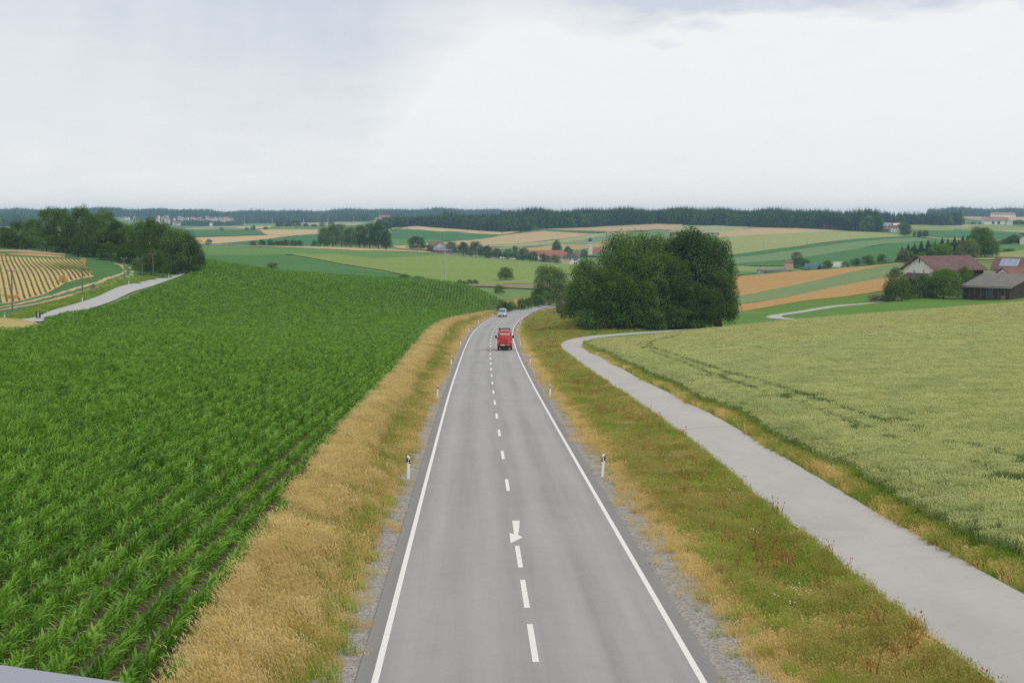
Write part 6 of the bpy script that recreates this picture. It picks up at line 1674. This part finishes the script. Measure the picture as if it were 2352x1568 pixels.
# ------------------------------------------------ delineator posts
PW = simple('delineator_white', (.86, .86, .83), .5)
PBLK = simple('post_black', (.012, .012, .013), .5)
REFL = simple('reflector', (.85, .85, .85), .2, .6, .02)
BLUE = simple('blue_reflector', (.02, .10, .42), .25, .6, .05)
sec = [(-.06, .055), (-.045, .02), (0, -.045), (.0, -.05), (.045, .02), (.06, .055)]
def delineator(right, blue):
    body, band = MB(), MB()
    k = 1 if right else -1                     # the top and band slope down towards the road
    def sl_(x): return .075 * k * x / .06
    P = [(-.06, .04), (-.055, -.04), (.055, -.04), (.06, .04)]
    def seg(mb, z0, z1, s0, s1, e=0.0):
        lo_ = [(x * (1 + e), y * (1 + e), z0 + (sl_(x) * .5 if s0 else 0)) for x, y in P]; hi_ = [(x * (1 + e), y * (1 + e), z1 + (sl_(x) * .5 if s1 else 0)) for x, y in P]
        mb.ring_loft([lo_, hi_])
    seg(body, -.2, 1.0, False, True)
    seg(band, .70, .90, True, True, .05)
    r = []
    if right:
        r.append(MB().box(-.022, .022, -.052, -.043, .72, .88).mesh('reflector', REFL))
    else:
        for z in (.75, .85):
            r.append(MB().prism([(.028 * math.cos(a), z + .028 * math.sin(a)) for a in np.linspace(0, 2 * math.pi, 13)[:-1]], 'y', -.052, -.043).mesh('reflector', REFL))
    bl = MB().box(.063 if right else -.105, .105 if right else -.063, -.03, .03, .74, .90).mesh('blue_reflector', BLUE) if blue else None
    return body.mesh('post_body', PW), band.mesh('black_band', PBLK), r, bl
DEL = {(r, b): delineator(r, b) for r in (False, True) for b in (False, True)}
def put_post(x, y, rz, right, blue, label, group):
    o = empty('delineator_post', (x, y, Tf(x, y)), rz)
    b, bd, rf, bl = DEL[(right, blue)]
    part('post_body', b, o); p = part('black_band', bd, o)
    for m_ in rf: part('reflector', m_, p)
    if bl: part('blue_reflector', bl, o)
    o.rotation_euler[1] = rng.normal(0, .025)
    tag(o, label, 'delineator', group)
ST = [70, 121, 173, 228, 283, 328, 378, 428, 475, 520]
for i, Y in enumerate(ST):
    for sd in (-1, 1):
        x, y, hd = road_at(stn(Y) + (-.6 if sd < 0 else 0), sd * (4.32 if sd < 0 or i < 5 else 4.35))
        side = 'left' if sd < 0 else 'right'
        put_post(float(x), float(y), float(hd) * .5, sd > 0, i == 0, f'white {side}-hand roadside post, {ORD[i]} from the camera' + (', with blue reflector' if i == 0 else ''), f'roadside posts on the {side}')
for px, py, Y, lb in ((8.7, 738, 225, 'white lane post at the left picture edge'), (188, 695.5, 283, 'white lane post below the sign pole'), (296, 659, 338, 'white lane post where the lane rises'), (369, 637.5, 392, 'white lane post before the dark copse'), (388, 639, 388, 'white lane post at the lane crest'), (430, 633, 405, 'white lane post right of the copse'), (167, 720, 247, 'white lane post half hidden by maize')):
    put_post(at_px(px, Y), Y, 0, True, False, lb, 'posts along the side lane')
for px, Y, lb in ((722.7, 930, 'first'), (727.5, 930, 'second'), (804, 960, 'third'), (813.7, 960, 'fourth'), (915, 1000, 'fifth'), (1706, 900, 'sixth')):
    put_post(at_px(px, Y), Y, 0, True, False, f'tiny white post on the far roads, {lb} from the left', 'posts on the far roads')

# ------------------------------------------------ guard rail
gs = np.arange(stn(334), stn(560), 4.0)
gx_, gy_, gh_ = road_at(gs, 4.75)
gzz = T(gx_, gy_)
o = empty('guard_rail', (float(gx_[0]), float(gy_[0]), float(gzz[0])))
dip = np.where(np.arange(len(gs)) == 0, -.55, np.where(np.arange(len(gs)) == 1, -.2, 0))
prof = [(.04, .45), (-.02, .50), (.04, .56), (.04, .60), (-.02, .66), (.04, .75)]
V, Fc = [], []
for i in range(len(gs)):
    cxn, cyn = math.cos(gh_[i]), math.sin(gh_[i])
    for u, z in prof: V.append((gx_[i] - gx_[0] + u * cxn, gy_[i] - gy_[0] + u * cyn, gzz[i] - gzz[0] + z + dip[i]))
m_ = len(prof)
for i in range(len(gs) - 1):
    for j in range(m_ - 1): Fc.append((i * m_ + j, i * m_ + j + 1, (i + 1) * m_ + j + 1, (i + 1) * m_ + j))
GR = simple('guard_steel', (.36, .37, .38), .5, .4, .12, 2, .5)
mesh_obj('rail_beam', V, Fc, GR, o)
pm = MB().box(-.05, .05, -.06, .06, -.4, .72).mesh('post', simple('guard_post', (.26, .27, .28), .6, .4, .1, 3, .4))
for i in range(1, len(gs)): part('post', pm, o, (gx_[i] - gx_[0] + .12, gy_[i] - gy_[0], gzz[i] - gzz[0]), float(gh_[i]))
tag(o, 'steel guard rail along the outside of the bend', 'guard rail')

# ================================================================== VEHICLES
def ring(y, wb, wt, z0, z1, r=.12, n=4, waist=None):
    """rounded cross-section at length y: width wb at the waist, wt at the roof"""
    pts = []
    zw = waist if waist else z0 + (z1 - z0) * .42
    raw = [(-wb * .46, z0), (wb * .46, z0), (wb / 2, z0 + r), (wb / 2, zw), ((wb * .35 + wt * .65) / 2 + .02, zw + (z1 - zw) * .72), (wt / 2, z1 - r), (wt / 2 - r * .8, z1 - .02), (wt * .18, z1 + .02), (-wt * .18, z1 + .02), (-wt / 2 + r * .8, z1 - .02), (-wt / 2, z1 - r), (-(wb * .35 + wt * .65) / 2 - .02, zw + (z1 - zw) * .72), (-wb / 2, zw), (-wb / 2, z0 + r)]
    return [(x, y, z) for x, z in raw]
def wheel(mats, r=.34, w=.23):
    t = MB().ring_loft([[(x, rr * math.cos(a), rr * math.sin(a)) for a in np.linspace(0, 2 * math.pi, 21)[:-1]] for x, rr in ((-w / 2, r * .62), (-w / 2, r * .93), (-w / 2 + .03, r), (w / 2 - .03, r), (w / 2, r * .93), (w / 2, r * .62))]).mesh('tyre', TYRE, True)
    rim = MB().ring_loft([[(x, rr * math.cos(a), rr * math.sin(a)) for a in np.linspace(0, 2 * math.pi, 21)[:-1]] for x, rr in ((-w / 2 - .004, r * .60), (-w / 2 + .04, r * .5), (w / 2 - .04, r * .5), (w / 2 + .004, r * .60))]).mesh('rim', METALG, True)
    return t, rim
def add_wheels(o, ys, xs, r, w=.23):
    t, rim = wheel(None, r, w)
    for y in ys:
        for x in xs:
            e = bpy.data.objects.new('wheel', t); e.location = (x, y, r); link(e, o)
            part('rim', rim, e)
def text_mesh(s, size, mat, bold=0.0):
    cu = bpy.data.curves.new('lettering', 'FONT'); cu.body = s; cu.size = size; cu.align_x = 'CENTER'; cu.align_y = 'CENTER'; cu.offset = bold; cu.extrude = .002
    ob = bpy.data.objects.new('lettering', cu); COL.objects.link(ob)
    dg = bpy.context.evaluated_depsgraph_get()
    me = bpy.data.meshes.new_from_object(ob.evaluated_get(dg)); me.name = 'lettering'
    bpy.data.objects.remove(ob); me.materials.clear(); me.materials.append(mat)
    return me
def car_paint(name, c, metal=0.0, rough=.28):
    m, ns, ls = nmat(name)
    tc = N(ns, 'ShaderNodeTexCoord').outputs['Object']
    f = noise(ns, ls, tc, 1.5, 4, .6)
    col = mixc(ns, ls, math_(ns, ls, 'MULTIPLY', f, .35), c, tuple(x * .7 + .02 for x in c))
    b = finish(ns, ls, col, rough, .5, metal=metal)
    b.inputs['Coat Weight'].default_value = .5; b.inputs['Coat Roughness'].default_value = .1
    return m
RED = car_paint('van_red', (.50, .022, .028))
SILVER = car_paint('van_silver', (.55, .58, .63), .35, .3)
BLK = simple('black_plastic', (.018, .018, .019), .6, .35)
LITE = simple('letter_white', (.80, .79, .78), .5)
PINKL = simple('letter_pink', (.72, .50, .49), .5)
# red delivery van: y forward, rear end at y = 0
s0 = stn(208.5); x, y, hd = road_at(s0, 1.92)
red = empty('red_van', (float(x), float(y), Tf(float(x), float(y)) + .045), float(hd))
R_ = [ring(0.0, 1.90, 1.50, .50, 2.50, .10), ring(.05, 1.97, 1.58, .42, 2.58, .14), ring(.6, 1.99, 1.60, .36, 2.62, .16), ring(4.0, 1.99, 1.60, .36, 2.60, .16), ring(4.5, 1.98, 1.52, .36, 2.48, .16), ring(5.0, 1.96, 1.42, .36, 2.0, .14, waist=1.15), ring(5.45, 1.92, 1.5, .36, 1.45, .12, waist=.95), ring(5.85, 1.7, 1.4, .40, 1.05, .1, waist=.75)]
body = MB().ring_loft(R_).obj('body', RED, red, True)
def rear(mb, name, mat, parent=red): return mb.obj(name, mat, parent)
rear(MB().box(-.93, .93, -.06, .10, .42, .66), 'bumper', BLK)
rear(MB().box(-.99, .99, .1, 5.6, .34, .50), 'sill', BLK)
rear(MB().box(-.007, .007, -.006, .03, .70, 2.36), 'door_gap', BLK)
rear(MB().box(-.70, .70, -.012, .04, 2.40, 2.44), 'roof_gutter', BLK)
for sx in (-1, 1):
    tl = rear(MB().box(*sorted((sx * .84, sx * .965)), -.012, .06, 1.02, 1.42), 'tail_light', simple('tail_red', (.55, .03, .02), .25, .5))
    rear(MB().box(*sorted((sx * .845, sx * .96)), -.02, .05, 1.16, 1.25), 'reversing_lamp', simple('lamp_clear', (.75, .72, .68), .2, .5), tl)
    rear(MB().box(*sorted((sx * .845, sx * .96)), -.02, .05, 1.02, 1.10), 'indicator', simple('lamp_amber', (.75, .35, .20), .2, .5), tl)
    rear(MB().prism([(sx * 1.02, 1.30), (sx * 1.27, 1.32), (sx * 1.25, 1.72), (sx * 1.04, 1.70)][::sx], 'y', 4.4, 4.55), 'mirror', BLK)
    rear(MB().box(*sorted((sx * .94, sx * 1.06)), 4.42, 4.52, 1.30, 1.38), 'mirror_arm', BLK)
    rear(MB().box(*sorted((sx * .62, sx * .66)), .15, 3.4, 2.60, 2.72), 'rack_foot', BLK)
for yy in (.35, 1.6, 3.0): rear(MB().box(-.72, .72, yy, yy + .06, 2.74, 2.80), 'rack_bar', BLK)
rear(MB().prism([(-.80, 2.66), (-.66, 2.64), (-.60, 2.86), (-.74, 2.98), (-.82, 2.95)], 'y', .3, .55), 'ladder_hook', BLK)
rear(MB().tube([(-.45, -.02, .78), (-.45, -.02, .79)], .001, 4), 'plate_lamp', BLK)
rear(MB().box(-.56, -.04, -.075, -.06, .70, .82), 'number_plate', LITE)
rear(MB().box(-.62, .02, -.03, .0, .84, .88), 'plate_trim', BLK)
rear(MB().box(.14, .30, -.02, .02, 1.14, 1.22), 'door_handle', simple('dark_red', (.18, .02, .02), .5))
rear(MB().box(-.6, .6, .35, .5, .20, .40), 'axle', BLK)
rear(MB().tube([(.5, .05, .30), (.5, .4, .30)], .04, 8), 'exhaust', METALG)
for txt, sz, lx_, lz_, mt, bd in (('BEINROKE', .265, 0.0, 2.20, LITE, .012), ('BEDACHUNG', .075, .36, 2.04, PINKL, .004), ('service', .085, -.62, 1.30, PINKL, .002), ('telefon', .07, .60, 1.30, PINKL, .002), ('meister', .07, .60, 1.20, PINKL, .002), ('betrieb', .085, .58, 1.09, PINKL, .002), ('www.beinroke.de', .085, .46, .76, LITE, .003)):
    if txt in ('BEDACHUNG', 'service', 'telefon', 'meister', 'betrieb'):
        # too small to read in the photograph: rows of short strokes stand for the unreadable print
        mb = MB(); n_ = len(txt)
        for q_ in range(n_):
            if (q_ * 7 + n_) % 4: mb.box(lx_ + (q_ - n_ / 2) * sz * .5, lx_ + (q_ - n_ / 2) * sz * .5 + sz * .36, -.014, -.004, lz_ - sz * .28, lz_ + sz * .28)
        rear(mb, 'small_print', mt); continue
    me_ = text_mesh(txt, sz, mt, bd)
    t_ = part('lettering', me_, red, (lx_, -.008 if lz_ > .9 else -.066, lz_)); t_.rotation_euler = (math.pi / 2 - (.05 if lz_ > 2 else 0), 0, 0)
    if txt == 'BEINROKE': t_.scale = (.98, 1, 1)
    if txt.startswith('www'): t_.scale = (.98, .9, 1)
add_wheels(red, (1.05, 4.75), (-.86, .86), .35)
tag(red, 'red high-roof delivery van with white lettering driving away', 'van')
# silver van coming towards the bridge
s0 = stn(377); x, y, hd = road_at(s0, -1.75)
sil = empty('silver_van', (float(x), float(y), Tf(float(x), float(y)) + .045), float(hd) + math.pi)
R_ = [ring(0.0, 1.86, 1.40, .45, 1.86, .12), ring(.1, 1.90, 1.46, .38, 1.93, .14), ring(3.0, 1.91, 1.48, .34, 1.96, .14), ring(3.4, 1.91, 1.42, .34, 1.90, .14), ring(4.15, 1.90, 1.46, .34, 1.18, .12, waist=.95), ring(4.65, 1.86, 1.5, .34, 1.0, .12, waist=.8), ring(4.88, 1.66, 1.4, .40, .86, .1, waist=.65)]
MB().ring_loft(R_).obj('body', SILVER, sil, True)
MB().add([(-.70, 3.42, 1.85), (.70, 3.42, 1.85), (.80, 4.14, 1.20), (-.80, 4.14, 1.20), (-.70, 3.47, 1.87), (.70, 3.47, 1.87), (.80, 4.19, 1.22), (-.80, 4.19, 1.22)], [(4, 5, 6, 7), (0, 4, 7, 3), (1, 2, 6, 5), (0, 1, 5, 4), (3, 7, 6, 2)]).obj('windscreen', simple('screen_glass', (.10, .13, .14), .12, .6, .2, 2), sil)
for sx in (-1, 1):
    MB().box(*sorted((sx * .875, sx * .965)), 1.0, 3.4, 1.22, 1.68).obj('side_window', GLASS, sil)
    MB().prism([(sx * .94, 1.22), (sx * 1.18, 1.24), (sx * 1.16, 1.46), (sx * .96, 1.44)][::sx], 'y', 3.7, 3.85).obj('mirror', SILVER, sil)
    MB().prism([(sx * .52, .72), (sx * .84, .74), (sx * .88, .98), (sx * .60, .93)][::sx], 'y', 4.70, 4.82).obj('headlight', simple('headlamp', (.85, .85, .82), .15, .6, .03), sil)
    MB().box(*sorted((sx * .06, sx * .46)), 4.82, 4.90, .80, .88).obj('grille', BLK, sil)
MB().box(-.55, .55, 4.84, 4.93, .54, .64).obj('lower_grille', BLK, sil)
MB().box(-.85, .85, 4.6, 4.90, .26, .46).obj('bumper', BLK, sil)
MB().box(-.26, .26, 4.93, 4.95, .42, .53).obj('number_plate', LITE, sil)
MB().tube([(0, 4.83, .93), (0, 4.86, .93)], .06, 12).obj('badge', METALG, sil)
add_wheels(sil, (1.0, 4.0), (-.84, .84), .33)
tag(sil, 'silver passenger van coming round the bend with lit front', 'van')

# ================================================================== HORSES
def horse(label, px, py, lo, hi, rot, coat, grazing=True):
    x, y = hit(px, py, lo, hi)
    o = empty('horse', (x, y, Tf(x, y)), rot)
    me = bpy.data.meshes.new('body')
    # skeleton: joints with radii (length along x, head to +x)
    J = [((-.75, 0, 1.12), .27), ((-.35, 0, 1.10), .29), ((.10, 0, 1.08), .28), ((.50, 0, 1.12), .26), ((.72, 0, 1.20), .20)]
    nk = [((.95, 0, 1.02), .15), ((1.15, 0, .72), .12), ((1.28, 0, .42), .12), ((1.34, 0, .20), .08)] if grazing else [((.92, 0, 1.45), .15), ((1.08, 0, 1.68), .12), ((1.28, 0, 1.66), .11), ((1.48, 0, 1.54), .075)]
    V = [j[0] for j in J + nk]; Rr = [j[1] for j in J + nk]; E = [(i, i + 1) for i in range(len(V) - 1)]
    def chain(root, pts):
        prev = root
        for p, r in pts:
            V.append(p); Rr.append(r); E.append((prev, len(V) - 1)); prev = len(V) - 1
    for s in (-1, 1):
        chain(4 - 1, [((.52, s * .14, .80), .11), ((.55, s * .14, .45), .065), ((.53, s * .14, .12), .045), ((.56, s * .14, .02), .055)])
        chain(0, [((-.72, s * .15, .85), .15), ((-.62, s * .15, .62), .09), ((-.82, s * .15, .42), .065), ((-.78, s * .15, .12), .045), ((-.75, s * .15, .02), .055)])
    me.from_pydata(V, E, [])
    ob = link(bpy.data.objects.new('body', me), o); me.materials.append(coat)
    md = ob.modifiers.new('skin', 'SKIN'); md.use_smooth_shade = True
    for sv, r in zip(me.skin_vertices[0].data, Rr): sv.radius = (r, r)
    me.skin_vertices[0].data[1].use_root = True
    sb = ob.modifiers.new('sub', 'SUBSURF'); sb.levels = 1; sb.render_levels = 1
    MB().tube([(-.98, 0, 1.15), (-1.12, 0, .9), (-1.12, 0, .4)], [.05, .07, .03], 6).obj('tail', simple('mane', (.04, .03, .025), .9), o)
    hx = [(.80, 0, 1.30), (1.02, 0, 1.02), (1.18, 0, .76)] if grazing else [(.80, 0, 1.42), (.90, 0, 1.62), (1.02, 0, 1.80)]
    MB().tube(hx, [.05, .07, .05], 6).obj('mane', simple('mane', (.04, .03, .025), .9), o)
    return tag(o, label, 'horse')
DUN = simple('dun_coat', (.42, .30, .17), .8, .2, .2, 2)
horse('dun horse grazing behind the pasture fence', (3500 + 1345 / 3.946) / 1.7415, (1000 + 757 / 3.946) / 1.7415, 370, 420, math.pi + .15, DUN)
horse('pale horse standing at the right end of the shed', (3500 + 2310 / 3.946) / 1.7415, (1000 + 655 / 3.946) / 1.7415, 370, 420, .3, simple('pale_coat', (.55, .40, .26), .8, .2, .2, 2), False)

# ================================================================== BRIDGE UNDER THE CAMERA
CONC = simple('bridge_concrete', (.34, .34, .33), .9, .2, .12, 1.5)
RAILP = simple('rail_paint', (.255, .26, .31), .45, .4, .05, 6)
ba = math.atan2(-.048, .109)                       # the bridge crosses the road a little askew
bc = Vector((-.347, 1.053, CZ - .30))
deck = MB().box(-26, 26, -4.6, .35, -2.5, -1.35).obj('bridge_deck', CONC)
deck.location = bc; deck.rotation_euler = (0, 0, ba); structure(deck)
o = empty('bridge_railing', (bc.x - math.sin(ba) * .026, bc.y + math.cos(ba) * .026, bc.z - 1.35), ba)
MB().prism([(-.16, 1.27), (-.145, 1.345), (-.12, 1.35), (-.03, 1.35), (-.012, 1.343), (0, 1.30), (-.005, 1.27)], 'x', -26, 26).obj('handrail', RAILP, o)
MB().box(-26, 26, -.11, -.05, .12, .18).obj('lower_rail', RAILP, o)
for i in range(-12, 13):
    MB().box(i * 2 - .03, i * 2 + .03, -.11, -.05, 0, 1.27).obj('post', RAILP, o)
tag(o, 'pale grey bridge handrail across the bottom left corner', 'railing')
# ================================================================== HAZE
HZ = MB().box(-6200, 6200, -80, 6900, -60, CZ + 48)
hz = HZ.obj('haze', simple('haze_placeholder', (.8, .8, .8)))
hm, hn, hl = nmat('haze')
pv = N(hn, 'ShaderNodeVolumePrincipled')
pv.inputs['Color'].default_value = (.44, .67, 1.0, 1)
pv.inputs['Density'].default_value = 1.05e-4
pv.inputs['Anisotropy'].default_value = .2
ho = N(hn, 'ShaderNodeOutputMaterial'); hl.new(pv.outputs[0], ho.inputs['Volume'])
hz.data.materials.clear(); hz.data.materials.append(hm)
hz['kind'] = 'stuff'
